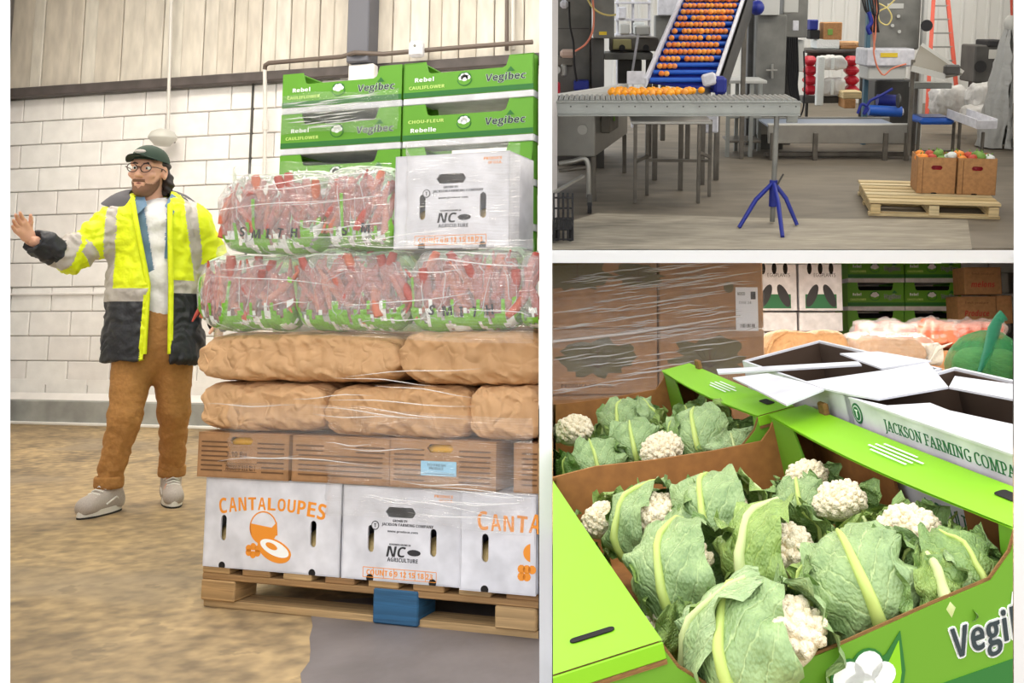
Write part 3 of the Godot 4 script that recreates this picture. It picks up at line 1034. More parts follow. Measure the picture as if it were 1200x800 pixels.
func carrot_bag(label: String, x0: float, x1: float, y0: float, y1: float, seed_: int, word: String, name_: String, count: int, z := 0.0) -> void:
	var t := pile * mv(0, 0, z)
	var o := thing("carrot_bag", label, "bag", t, "clear film bags of carrots on the loaded pallet")
	var f := noise(seed_, 5.0, 3)
	var d := 0.42
	var s := cushion(x0, x1, y0, y1, d, 0.45, 0.8, f, 0.02)
	part("film", skin(Geo.new(), s, 40, 30), M.bag_film, o)
	var r := RandomNumberGenerator.new()
	r.seed = seed_
	var cen := Vector3((x0 + x1) * 0.5, (y0 + y1) * 0.5, -d * 0.5)
	var out := func(u: float, v: float, k: float) -> Vector3:
		var p: Vector3 = s.call(u, v)
		return p + (p - cen).normalized() * k
	# printed green and white patches that rise raggedly from the foot of the bag (u 0 faces front, 0.25 is the top, 0.75 the underside)
	var wide := x1 - x0
	var pn := noise(seed_ + 100, 1.0, 2)
	var gg := Geo.new()
	var gw := Geo.new()
	var cols := maxi(8, roundi(wide / 0.011))
	for i in cols:
		for j in 14:
			var va := float(i) / cols
			var ua := lerpf(0.80, 1.07, j / 14.0)
			var fan := pn.get_noise_2d(va * wide * 26.0, 3.0)
			var top := 0.955 + 0.07 * fan + 0.03 * pn.get_noise_2d(va * wide * 70.0, 9.0)
			if ua > top:
				continue
			var k := pn.get_noise_2d(va * wide * 17.0 + 40.0, ua * 6.0)
			var g := gw if k > 0.22 else gg
			if absf(k - 0.22) < 0.05:
				continue
			g.grid(1, 1, func(a, b): return out.call(wrapf(ua + b * 0.27 / 14.0, 0, 1), clampf(va + a / cols, 0.015, 0.985), 0.0018))
	part("green_print", gg, M.bag_green, o)
	part("white_print", gw, M.bag_white, o)
	# pale green crumpled top
	var gt := Geo.new()
	for i in cols:
		for j in 8:
			var va := float(i) / cols
			var ua := lerpf(0.13, 0.30, j / 8.0)
			if pn.get_noise_2d(va * wide * 14.0 + 7.0, ua * 40.0) < -0.1:
				continue
			gt.grid(1, 1, func(a, b): return out.call(ua + b * 0.17 / 8.0, clampf(va + a / cols, 0.015, 0.985), 0.0018))
	part("top_print", gt, M.bag_top, o)
	if word:
		var gl := Geo.new()
		for i in word.length():
			var v := 0.2 + 0.62 * (i + 0.5) / word.length()
			var p: Vector3 = out.call(0.965 + r.randf_range(-0.006, 0.006), v, 0.004)
			letters(gl, word[i], Transform3D(Basis(Vector3.BACK, r.randf_range(-0.2, 0.2)), p), 0.03, 0.0, font_bold, 0.001)
		part("lettering", gl, M.print_black, o)
	# sharp creases of the film
	var cr := Geo.new()
	for i in maxi(4, roundi(wide * 70.0)):
		var u0 := r.randf_range(-0.12, 0.27)
		var v0 := r.randf_range(0.04, 0.9)
		var du := r.randf_range(-0.09, 0.09)
		var dv := r.randf_range(0.02, 0.16)
		var pts := []
		for k in 6:
			pts.append(out.call(wrapf(u0 + du * k / 5.0, 0, 1), clampf(v0 + dv * k / 5.0 + 0.012 * sin(k * 2.0 + i), 0.03, 0.97), 0.003))
		cr.tube(pts, [0.0003, 0.0011, 0.0017, 0.0015, 0.0009, 0.0003], 4, false)
	part("film_creases", cr, M.fold, o, "", true)
	var made: Node3D = null
	for i in count:
		# leaning carrots that follow the front of the bag, in two layers
		var k := (i % (count / 2)) / float(count / 2)
		var layer := i / (count / 2)
		var v := clampf(0.07 + 0.86 * k + r.randf_range(-0.02, 0.02), 0.06, 0.94)
		var p: Vector3 = s.call(wrapf(r.randf_range(-0.02, 0.06), 0, 1), v)
		p = p.lerp(Vector3(p.x, p.y, cen.z), 0.12 + 0.17 * layer)
		p.y = cen.y + r.randf_range(-0.025, 0.045)
		if p.x > 1.105 + 0.39 * p.z:
			continue
		var b := Basis(Vector3.BACK, r.randf_range(-0.7, 0.7) + (PI if r.randf() < 0.5 else 0.0)) * Basis(Vector3.RIGHT, r.randf_range(-0.25, 0.25)) * Basis(Vector3.UP, r.randf() * TAU)
		b = b.scaled(Vector3(1.15, 1, 1.15) * r.randf_range(0.85, 1.1))
		var c := carrot()
		var lab := "red-orange carrot among many behind the film of the " + name_
		var q := dup(c, t * Transform3D(b, p), lab, "carrots in the " + name_)
		(q as MeshInstance3D).material_override = M.carrot[r.randi() % 4]
		made = q

var carrot0: MeshInstance3D
func carrot() -> MeshInstance3D:
	if carrot0 == null:
		var pts := []
		var rad := []
		for i in 8:
			var k := i / 7.0
			pts.append(Vector3(0.004 * sin(k * 5.0), 0.078 - 0.156 * k, 0.003 * cos(k * 4.0)))
			rad.append(lerpf(0.0145, 0.0025, pow(k, 1.5)) * (0.75 if i == 0 else 1.0))
		carrot0 = MeshInstance3D.new()
		carrot0.name = "carrot"
		carrot0.mesh = Geo.new().tube(pts, rad, 7).mesh()
		carrot0.set_meta("category", "carrot")
	return carrot0

# ---------------------------------------------------------------- the left bay
func pallet(called: String, label: String, t: Transform3D, w: float, d: float, h: float, deck: int, deck_w: float, woods: Array, blue: Material, across := false) -> Node3D:
	var o := thing(called, label, "pallet", t)
	var bt := h * (0.19 if across else 0.155)
	for i in deck:
		if across:    # deck boards run along x
			part("deck_board", Geo.new().box(mv(w * 0.5, h - bt * 0.5, -deck_w * 0.5 - (d - deck_w) * i / (deck - 1)), Vector3(w, bt, deck_w), 0.003), woods[i % woods.size()], o)
		else:
			part("deck_board", Geo.new().box(mv(deck_w * 0.5 + (w - deck_w) * i / (deck - 1), h - bt * 0.5, -d * 0.5), Vector3(deck_w, bt, d), 0.003), woods[i % woods.size()], o)
	for i in 3:
		var z := -0.06 - (d - 0.12) * i / 2.0
		if across:
			var x := 0.06 + (w - 0.12) * i / 2.0
			part("stringer", Geo.new().box(mv(x, h * 0.5 - bt * 0.3, -d * 0.5), Vector3(0.09, h - 2.0 * bt, d), 0.003), woods[(i + 1) % woods.size()], o)
			part("bottom_board", Geo.new().box(mv(w * 0.5, bt * 0.5, z), Vector3(w, bt, 0.1), 0.003), woods[i % woods.size()], o)
			continue
		part("stringer", Geo.new().box(mv(w * 0.5, h - bt * 1.5, z), Vector3(w, bt, 0.12), 0.003), woods[(i + 1) % woods.size()], o)
		part("bottom_board", Geo.new().box(mv(w * 0.5, bt * 0.6, z), Vector3(w, bt * 1.2, 0.1), 0.003), woods[(i + 2) % woods.size()], o)
		for j in 3:
			var x: float = [0.062, 0.682, w - 0.07][j]
			var special: bool = j == 1 and i == 0 and blue != null
			part("block", Geo.new().box(mv(x, h * 0.5 - bt * 0.4, z + (0.006 if i == 0 else 0.0)), Vector3(0.148 if special else 0.125, h - bt * 3.2 + (bt * 1.9 if special else 0.0), 0.115), 0.004), blue if special else woods[(i + j) % woods.size()], o, "blue painted block" if special else "")
	return o

func left_bay() -> void:
	pallet("wooden_pallet", "worn wooden pallet with a blue block under the white melon cartons", pile, 1.13, 1.0, 0.123, 8, 0.1, M.wood, M.wood_blue)
	melon_carton("leftmost white melon carton with orange lettering on the pallet", pile * mv(0.0, 0.1235, 0), 0.49, 0.272, 0.95, "side", "white melon cartons on the loaded pallet")
	melon_carton("middle white melon carton with handle hole on the pallet", pile * mv(0.497, 0.1235, 0), 0.388, 0.27, 0.95, "end", "white melon cartons on the loaded pallet")
	melon_carton("white melon carton cut off by the board, right on the pallet", pile * mv(0.895, 0.1235, 0.02), 0.232, 0.272, 0.95, "cut", "white melon cartons on the loaded pallet")
	brown_carton("leftmost brown vented carton with a stamp below its handle hole", pile * mv(-0.028, 0.397, 0.012), 0.336, 0.138, 0.95, true, false)
	brown_carton("second brown vented carton, its front striped with slits", pile * mv(0.316, 0.397, 0.006), 0.337, 0.137, 0.95, false, false)
	brown_carton("brown vented carton with a pale blue tag", pile * mv(0.658, 0.397, 0.012), 0.342, 0.139, 0.95, true, true)
	brown_carton("narrow brown vented carton past the dark gap, beside the white board", pile * mv(1.05, 0.397, 0.0), 0.078, 0.138, 0.95, false, false)
	sack("lower brown paper sack at the left end of the pallet", -0.055, 0.418, 0.537, 0.692, 61, M.kraft, 0.52)
	sack("lower brown paper sack in the middle, above the blue tag", 0.415, 0.91, 0.53, 0.69, 62, M.kraft2, 0.54)
	sack("lower brown paper sack cut off by the white board", 0.905, 1.128, 0.538, 0.70, 63, M.kraft, 0.52)
	sack("long upper brown paper sack at the left end of the pallet", -0.075, 0.672, 0.693, 0.848, 64, M.kraft, 0.54)
	sack("upper brown paper sack cut off by the white board", 0.668, 1.128, 0.69, 0.858, 65, M.kraft2, 0.54)
	carrot_bag("clear carrot bag at the left end of the lower bag row", -0.09, 0.288, 0.848, 1.10, 71, "", "left lower carrot bag", 52)
	carrot_bag("clear carrot bag second from left in the lower bag row", 0.284, 0.688, 0.848, 1.106, 72, "", "second lower carrot bag", 56)
	carrot_bag("clear carrot bag below the white carton in the lower bag row", 0.684, 1.058, 0.85, 1.106, 73, "SMITH", "lower carrot bag under the white carton", 52)
	carrot_bag("narrow slice of a carrot bag beside the white board", 1.056, 1.126, 0.853, 1.096, 74, "", "carrot bag beside the white board", 12)
	carrot_bag("upper clear carrot bag at the left, lettered across its film", -0.02, 0.385, 1.10, 1.368, 75, "SMITH", "left upper carrot bag", 52)
	carrot_bag("upper clear carrot bag between the left one and the white carton", 0.38, 0.628, 1.10, 1.374, 76, "SM", "right upper carrot bag", 34)
	melon_carton("white melon carton on top of the carrot bags", pile * mv(0.628, 1.103, -0.03), 0.385, 0.29, 0.2, "end", "white melon cartons on the loaded pallet")
	# stretch film round the load
	var o := thing("stretch_wrap", "clear stretch film wound round the loaded pallet", "film", pile)
	var wn := noise(81, 3.0, 3)
	for b in [[-0.085, 1.12, 0.83, 1.13, 0.035], [-0.06, 1.12, 0.42, 0.62, 0.03], [-0.03, 0.64, 1.12, 1.38, 0.02], [0.62, 1.06, 1.1, 1.42, 0.0], [0.36, 1.12, 0.30, 0.45, 0.036]]:
		part("film_band", Geo.new().grid(40, 14, func(u, v):
			var x := lerpf(b[0], b[1], u)
			var y := lerpf(b[2], b[3], v) + 0.012 * sin(u * 5.0) 
			return Vector3(x, y, b[4] + 0.012 * wn.get_noise_2d(x * 2.0, y * 6.0) - 2.2 * pow(maxf(0.0, 0.16 - u), 1.5))), M.film, o)
	var r := RandomNumberGenerator.new()
	r.seed = 5
	for i in 46:
		var b = [[-0.08, 1.11, 0.84, 1.12, 0.048], [-0.02, 0.62, 1.12, 1.36, 0.034], [-0.05, 1.1, 0.4, 0.72, 0.042], [0.4, 1.1, 0.33, 0.42, 0.05]][[0, 0, 0, 1, 1, 2, 2, 2, 3, 3][i % 10]]
		var x := r.randf_range(b[0], b[1] - 0.2)
		var l := r.randf_range(0.12, 0.55)
		var y := r.randf_range(b[2], b[3])
		var sl := r.randf_range(-0.1, 0.1)
		var pts := []
		for k in 7:
			var q := k / 6.0
			pts.append(Vector3(minf(x + l * q, b[1]), y + sl * l * q + 0.004 * sin(q * 7.0 + i), b[4]))
		part("film_fold", Geo.new().tube(pts, [0.0002, 0.001, 0.0016, 0.0018, 0.0016, 0.001, 0.0002], 5, false, 0.4), M.fold, o)
	# trays behind
	var grp := "green cauliflower trays stacked behind the loaded pallet"
	var rows := ["top", "second", "third", "fourth", "fifth", "sixth", "seventh", "eighth", "ninth", "tenth"]
	for c in 2:
		for i in 10:
			var lab: String = "green vegetable tray, %s from the top of the %s stack behind the pallet load" % [rows[i], ["left", "right"][c]]
			if i == 0:
				lab = "topmost green vegetable tray of the %s stack behind the pallet load" % ["left", "right"][c]
			var t := pile * mv(-0.562 + 0.617 * c, 2.006 - 0.187 * (i + 1), -1.1)
			if c == 1 and i == 0:
				tray1 = veg_tray(lab, t, 0.608, 0.186, 0.3, "Rebel", "CAULIFLOWER", grp)
			elif c == 1 and i > 1:
				continue
			elif c == 1 and i == 1:
				veg_tray(lab, t, 0.608, 0.186, 0.12, "Rebelle", "CHOU-FLEUR", grp)
			elif c == 0 and i == 0:
				tray0 = veg_tray(lab, t, 0.608, 0.186, 0.5, "Rebel", "CAULIFLOWER", grp)
			else:
				dup(tray0, t, lab, grp)
	for ch in get_children():
		if ch is Node3D and ch.has_meta("category"):
			var n := str(ch.name)
			if n in ["wooden_pallet", "melon_carton_002", "vented_carton_003", "paper_sack_001", "paper_sack_002", "paper_sack_004", "melon_carton_001", "vented_carton_002", "carrot_bag_002", "carrot_bag_003", "stretch_wrap"] or n == str(tray1.name) or n == "vegetable_tray_011":
				trim(ch, -900.0, 631.0)
	for i in range(2, 10):
		dup(tray1, pile * mv(-0.562 + 0.617, 2.006 - 0.187 * (i + 1), -1.1), "green vegetable tray, %s from the top of the right stack behind the pallet load" % rows[i], grp)
	pallet("wooden_pallet", "wooden pallet under the green trays, hidden by the load", pile * mv(-0.57, 0, -1.1), 0.98, 0.6, 0.135, 8, 0.1, M.wood, null)
	var o2 := thing("stretch_wrap", "band of clear film round the top left green trays behind the load", "film", pile * mv(0, 0, -1.085))
	part("film_band", Geo.new().grid(30, 8, func(u, v):
		var x := lerpf(-0.56, 0.04, u)
		return Vector3(x, lerpf(1.72, 1.9, v) + 0.01 * sin(u * 6.0), 0.004 * sin(u * 20.0 + v * 9.0))), M.film, o2)
	for i in 26:
		var x := r.randf_range(-0.55, -0.2)
		var l := r.randf_range(0.1, 0.24)
		var y := r.randf_range(1.74, 1.88)
		part("film_fold", Geo.new().tube([Vector3(x, y, 0.012), Vector3(x + l * 0.5, y + r.randf_range(-0.004, 0.006), 0.012), Vector3(x + l, y + r.randf_range(0.0, 0.01), 0.012)], [0.0006, 0.0036, 0.0006], 5, false, 0.4), M.fold, o2)
	wall_gear()
	man()

var tray0: Node3D
var tray1: Node3D

func clip(mesh: ArrayMesh, t: Transform3D, left: float, right: float) -> ArrayMesh:
	var ar := mesh.surface_get_arrays(0)
	var vs: PackedVector3Array = ar[Mesh.ARRAY_VERTEX]
	var ns: PackedVector3Array = ar[Mesh.ARRAY_NORMAL]
	var us: PackedVector2Array = ar[Mesh.ARRAY_TEX_UV]
	var ids: PackedInt32Array = ar[Mesh.ARRAY_INDEX]
	var changed := false
	for side in 2:
		var s: float = ([left, right][side] - AXIS.x) / FOCAL
		var sign_ := 1.0 if side == 0 else -1.0
		var d := PackedFloat32Array()
		d.resize(vs.size())
		var out := false
		for i in vs.size():
			var p := t * vs[i]
			d[i] = (p.x + s * p.z) * sign_
			out = out or d[i] < 0.0
		if not out:
			continue
		changed = true
		var keep := PackedInt32Array()
		for i in range(0, ids.size(), 3):
			var poly := []
			for k in 3:
				var a := ids[i + k]
				var b := ids[i + (k + 1) % 3]
				if d[a] >= 0.0:
					poly.append(a)
				if (d[a] >= 0.0) != (d[b] >= 0.0):
					var f := d[a] / (d[a] - d[b])
					poly.append(vs.size())
					vs.append(vs[a].lerp(vs[b], f))
					ns.append(ns[a].lerp(ns[b], f).normalized())
					us.append(us[a].lerp(us[b], f))
					d.append(0.0)
			for k in range(1, poly.size() - 1):
				keep.append_array(PackedInt32Array([poly[0], poly[k], poly[k + 1]]))
		ids = keep
	if not changed:
		return null
	var am := ArrayMesh.new()
	if ids.is_empty():
		return am
	var seen := {}
	var g := Geo.new()
	for i in ids:
		if not seen.has(i):
			seen[i] = g.v.size()
			g.v.append(vs[i])
			g.n.append(ns[i])
			g.uv.append(us[i])
		g.ix.append(seen[i])
	return g.mesh()

func trim(o: Node3D, left: float, right: float) -> void:
	# goods that reach a white board end at it: nothing of them passes its plane
	var cam := Transform3D(look, EYE).affine_inverse()
	var stack := [[o, o.transform]]
	while stack.size():
		var q = stack.pop_back()
		var k: Node3D = q[0]
		if k is MeshInstance3D and k.mesh is ArrayMesh and k.mesh.get_surface_count():
			var cut := clip(k.mesh, cam * q[1], left, right)
			if cut:
				k.mesh = cut
		for ch in k.get_children():
			if ch is Node3D:
				stack.append([ch, q[1] * (ch as Node3D).transform])

func wall_gear() -> void:
	var wl := mv(-4.451, 0, -9.396, -14.0)
	var o := thing("wall_lamp", "round grey fitting hanging on a thin white conduit on the block wall", "lamp", wl)
	part("conduit", Geo.new().cyl(Vector3(0.535, 2.66, 0.03), Vector3(0.5, 4.5, 0.06), 0.016, 8), M.conduit, o)
	var prof := [Vector2(0.0, 0.075), Vector2(0.05, 0.07), Vector2(0.1, 0.045), Vector2(0.125, 0.0), Vector2(0.12, -0.02), Vector2(0.09, -0.05), Vector2(0.07, -0.075), Vector2(0.0, -0.08)]
	part("housing", Geo.new().lathe(mv(0.56, 2.58, 0.13), prof, 20), M.grey_light, o)
	part("clip", Geo.new().box(mv(0.56, 2.58, 0.03), Vector3(0.06, 0.06, 0.1), 0.005), M.grey_paint, o)
	var pts := [Vector3(1.545, 2.1, 0.02), Vector3(1.53, 2.8, 0.03), Vector3(1.52, 3.17, 0.05), Vector3(1.53, 3.205, 0.06), Vector3(1.57, 3.22, 0.07), Vector3(2.3, 3.225, 0.09), Vector3(2.48, 3.22, 0.20), Vector3(2.7, 3.22, 0.1), Vector3(3.2, 3.235, 0.08), Vector3(4.05, 3.24, 0.08)]
	var c := thing("wall_conduit", "thin conduit that climbs the block wall and bends along the steel angle", "pipe", wl)
	part("riser", Geo.new().tube(pts.slice(0, 3), 0.018, 8), M.conduit, c)
	part("pipe", Geo.new().tube(pts.slice(2), 0.02, 8), M.pipe_brown, c)
	part("coupling", Geo.new().cyl(Vector3(1.537, 2.62, 0.025), Vector3(1.535, 2.70, 0.028), 0.028, 8), M.conduit, c)
	var j := thing("junction_box", "small white box on the conduit right of the steel column", "box", wl * mv(3.02, 3.235, 0.12))
	part("housing", Geo.new().box(Transform3D(), Vector3(0.13, 0.14, 0.08), 0.02), M.carton_white, j)
	part("screw", Geo.new().cyl(Vector3(0.0, 0.02, 0.04), Vector3(0.0, 0.02, 0.046), 0.012, 8), M.grey_paint, j)
	var d := thing("riser_pipes", "pair of thin pipes running up the siding at the right", "pipe", wl)
	for x in [3.80, 3.855]:
		part("pipe", Geo.new().cyl(Vector3(x, 3.2, 0.02), Vector3(x - 0.01, 4.4, 0.02), 0.018, 8), M.conduit if x > 3.82 else M.pipe_brown, d)

# ---------------------------------------------------------------- one continuous skin from tapered bones
class Field:
	var o: Vector3
	var c: float
	var nx: int
	var ny: int
	var nz: int
	var d := PackedFloat32Array()

	func _init(lo: Vector3, hi: Vector3, cell: float) -> void:
		o = lo
		c = cell
		nx = int((hi.x - lo.x) / cell) + 2
		ny = int((hi.y - lo.y) / cell) + 2
		nz = int((hi.z - lo.z) / cell) + 2
		d.resize(nx * ny * nz)
		d.fill(1.0)

	func span(lo: Vector3, hi: Vector3) -> Array:
		var a := ((lo - o) / c).floor()
		var b := ((hi - o) / c).ceil()
		return [maxi(int(a.x), 0), maxi(int(a.y), 0), maxi(int(a.z), 0), mini(int(b.x), nx - 1), mini(int(b.y), ny - 1), mini(int(b.z), nz - 1)]

	func cone(a: Vector3, b: Vector3, ra: float, rb: float, k := 0.03, flat := Vector3.ZERO, squash := 1.0) -> Field:
		# squash < 1 makes it thinner along flat
		var m := maxf(ra, rb) + k + c * 2.0
		var r := span(a.min(b) - Vector3(m, m, m), a.max(b) + Vector3(m, m, m))
		var ab := b - a
		var l2 := maxf(ab.length_squared(), 1e-9)
		for z in range(r[2], r[5] + 1):
			for y in range(r[1], r[4] + 1):
				var i: int = (z * ny + y) * nx
				for x in range(r[0], r[3] + 1):
					var p := o + Vector3(x, y, z) * c
					var t := clampf((p - a).dot(ab) / l2, 0.0, 1.0)
					var e := p - a - ab * t
					if squash != 1.0:
						e += flat * e.dot(flat) * (1.0 / squash - 1.0)
					var s := e.length() - lerpf(ra, rb, t)
					var g := d[i + x]
					var h := maxf(k - absf(s - g), 0.0) / k
					d[i + x] = minf(s, g) - h * h * k * 0.25
		return self

	func egg(at: Vector3, rad: Vector3, b := Basis(), k := 0.02, cut := false) -> Field:
		var m := maxf(rad.x, maxf(rad.y, rad.z)) + k + c * 2.0
		var r := span(at - Vector3(m, m, m), at + Vector3(m, m, m))
		var q := b.inverse()
		var mr := minf(rad.x, minf(rad.y, rad.z))
		for z in range(r[2], r[5] + 1):
			for y in range(r[1], r[4] + 1):
				var i: int = (z * ny + y) * nx
				for x in range(r[0], r[3] + 1):
					var p := q * (o + Vector3(x, y, z) * c - at)
					var l := (p / rad).length()
					var s := (l - 1.0) * minf(mr * 1.6, p.length() / maxf(l, 1e-6))
					var g := d[i + x]
					if cut:
						s = -s
						var h := maxf(k - absf(s - g), 0.0) / k
						d[i + x] = maxf(s, g) + h * h * k * 0.25
					else:
						var h := maxf(k - absf(s - g), 0.0) / k
						d[i + x] = minf(s, g) - h * h * k * 0.25
		return self

	func skin(g: Geo, push = null, zone = null, zones := {}) -> void:
		# surface nets; push(p, n) moves a vertex, zone(p) names the part a face belongs to (-1: leave it out)
		var vi := PackedInt32Array()
		vi.resize(d.size())
		vi.fill(-1)
		var vs := PackedVector3Array()
		var ns := PackedVector3Array()
		var off := [0, 1, nx, nx + 1, nx * ny, nx * ny + 1, nx * ny + nx, nx * ny + nx + 1]
		for z in nz - 1:
			for y in ny - 1:
				var i0: int = (z * ny + y) * nx
				for x in nx - 1:
					var i := i0 + x
					var f0 := d[i]
					if f0 > c * 3.0 or f0 < -c * 3.0:
						continue
					var mask := 0
					for k in 8:
						if d[i + off[k]] < 0.0:
							mask |= 1 << k
					if mask == 0 or mask == 255:
						continue
					var sum := Vector3.ZERO
					var cnt := 0
					for e in [[0, 1], [2, 3], [4, 5], [6, 7], [0, 2], [1, 3], [4, 6], [5, 7], [0, 4], [1, 5], [2, 6], [3, 7]]:
						var fa := d[i + off[e[0]]]
						var fb := d[i + off[e[1]]]
						if (fa < 0.0) != (fb < 0.0):
							var t := fa / (fa - fb)
							var pa := Vector3(e[0] & 1, (e[0] >> 1) & 1, e[0] >> 2)
							var pb := Vector3(e[1] & 1, (e[1] >> 1) & 1, e[1] >> 2)
							sum += pa.lerp(pb, t)
							cnt += 1
					vi[i] = vs.size()
					vs.append(o + (Vector3(x, y, z) + sum / cnt) * c)
					var gx := d[i + 1] - f0 + d[i + off[3]] - d[i + nx] + d[i + off[5]] - d[i + off[4]] + d[i + off[7]] - d[i + off[6]]
					var gy := d[i + nx] - f0 + d[i + off[3]] - d[i + 1] + d[i + off[6]] - d[i + off[4]] + d[i + off[7]] - d[i + off[5]]
					var gz := d[i + off[4]] - f0 + d[i + off[5]] - d[i + 1] + d[i + off[6]] - d[i + nx] + d[i + off[7]] - d[i + off[3]]
					ns.append(Vector3(gx, gy, gz).normalized())
		if push != null:
			for i in vs.size():
				vs[i] = push.call(vs[i] as Vector3, ns[i] as Vector3)
		var tri := PackedInt32Array()
		for z in range(1, nz - 1):
			for y in range(1, ny - 1):
				for x in range(1, nx - 1):
					var i: int = (z * ny + y) * nx + x
					if vi[i] < 0:
						continue
					var s := d[i] < 0.0
					for ax in 3:
						var st: int = [1, nx, nx * ny][ax]
						if (d[i + st] < 0.0) == s:
							continue
						var a: int = [nx, nx * ny, 1][ax]
						var b: int = [nx * ny, 1, nx][ax]
						var q0 := vi[i]
						var q1 := vi[i - a]
						var q2 := vi[i - a - b]
						var q3 := vi[i - b]
						if q1 < 0 or q2 < 0 or q3 < 0:
							continue
						tri.append_array(PackedInt32Array([q0, q1, q2, q0, q2, q3]))
		var an := PackedVector3Array()
		an.resize(vs.size())
		for i in range(0, tri.size(), 3):
			var m := (vs[tri[i + 1]] - vs[tri[i]]).cross(vs[tri[i + 2]] - vs[tri[i]])
			if m.dot(ns[tri[i]]) < 0.0:
				m = -m
			for k in 3:
				an[tri[i + k]] += m
		for i in an.size():
			an[i] = an[i].normalized() if an[i].length() > 1e-12 else ns[i]
		var base := g.v.size()
		var maps := {}
		if zone == null:
			for i in vs.size():
				g.v.append(vs[i])
				g.n.append(an[i])
				g.uv.append(Vector2.ZERO)
			for q in tri:
				g.ix.append(base + q)
			return
		for i in range(0, tri.size(), 3):
			var zc: int = zone.call((vs[tri[i]] + vs[tri[i + 1]] + vs[tri[i + 2]]) / 3.0)
			if zc < 0:
				continue
			if not zones.has(zc):
				zones[zc] = Geo.new()
				maps[zc] = {}
			var zg: Geo = zones[zc]
			for k in 3:
				var q := tri[i + k]
				if not maps[zc].has(q):
					maps[zc][q] = zg.v.size()
					zg.v.append(vs[q])
					zg.n.append(an[q])
					zg.uv.append(Vector2.ZERO)
				zg.ix.append(maps[zc][q])

func finger(f: Field, root: Vector3, dir: Vector3, bend: Vector3, l: float, r: float, curl: float) -> void:
	# three bones that turn from dir towards bend
	var p := root
	var v := dir.normalized()
	for i in 3:
		var s: float = l * [0.45, 0.3, 0.25][i]
		var q := p + v * s
		f.cone(p, q, r * (1.0 - 0.12 * i), r * (0.9 - 0.14 * i), 0.004)
		p = q
		v = (v + bend.normalized() * curl).normalized()

func hand(g: Geo, wrist: Vector3, along: Vector3, palm: Vector3, thumb: Vector3, curl: float) -> void:
	# along: from the wrist to the knuckles; palm: out of the palm; thumb: the side the thumb is on
	var a := along.normalized()
	var t := (thumb - a * thumb.dot(a)).normalized()
	var n := palm.normalized()
	var f := Field.new(wrist - Vector3(0.2, 0.2, 0.2), wrist + Vector3(0.2, 0.2, 0.2), 0.0035)
	f.cone(wrist - a * 0.06, wrist + a * 0.015, 0.029, 0.027, 0.02, n, 0.75)
	f.cone(wrist + a * 0.02 + t * 0.008, wrist + a * 0.085 + t * 0.022, 0.024, 0.019, 0.02, n, 0.62)
	f.cone(wrist + a * 0.02 - t * 0.008, wrist + a * 0.08 - t * 0.022, 0.022, 0.018, 0.02, n, 0.62)
	for i in 4:
		var w: float = [0.030, 0.010, -0.011, -0.029][i]
		var l: float = [0.072, 0.08, 0.074, 0.058][i]
		finger(f, wrist + a * (0.088 - 0.006 * absf(i - 1.0)) + t * w, a + t * w * 2.5 + n * 0.1, n, l, [0.0098, 0.01, 0.0096, 0.0086][i], curl * (0.85 + 0.12 * i))
	finger(f, wrist + a * 0.03 + t * 0.03, a * 0.75 + t * 0.7 + n * 0.25, a + n * 0.4, 0.07, 0.0115, 0.25)
	f.skin(g)

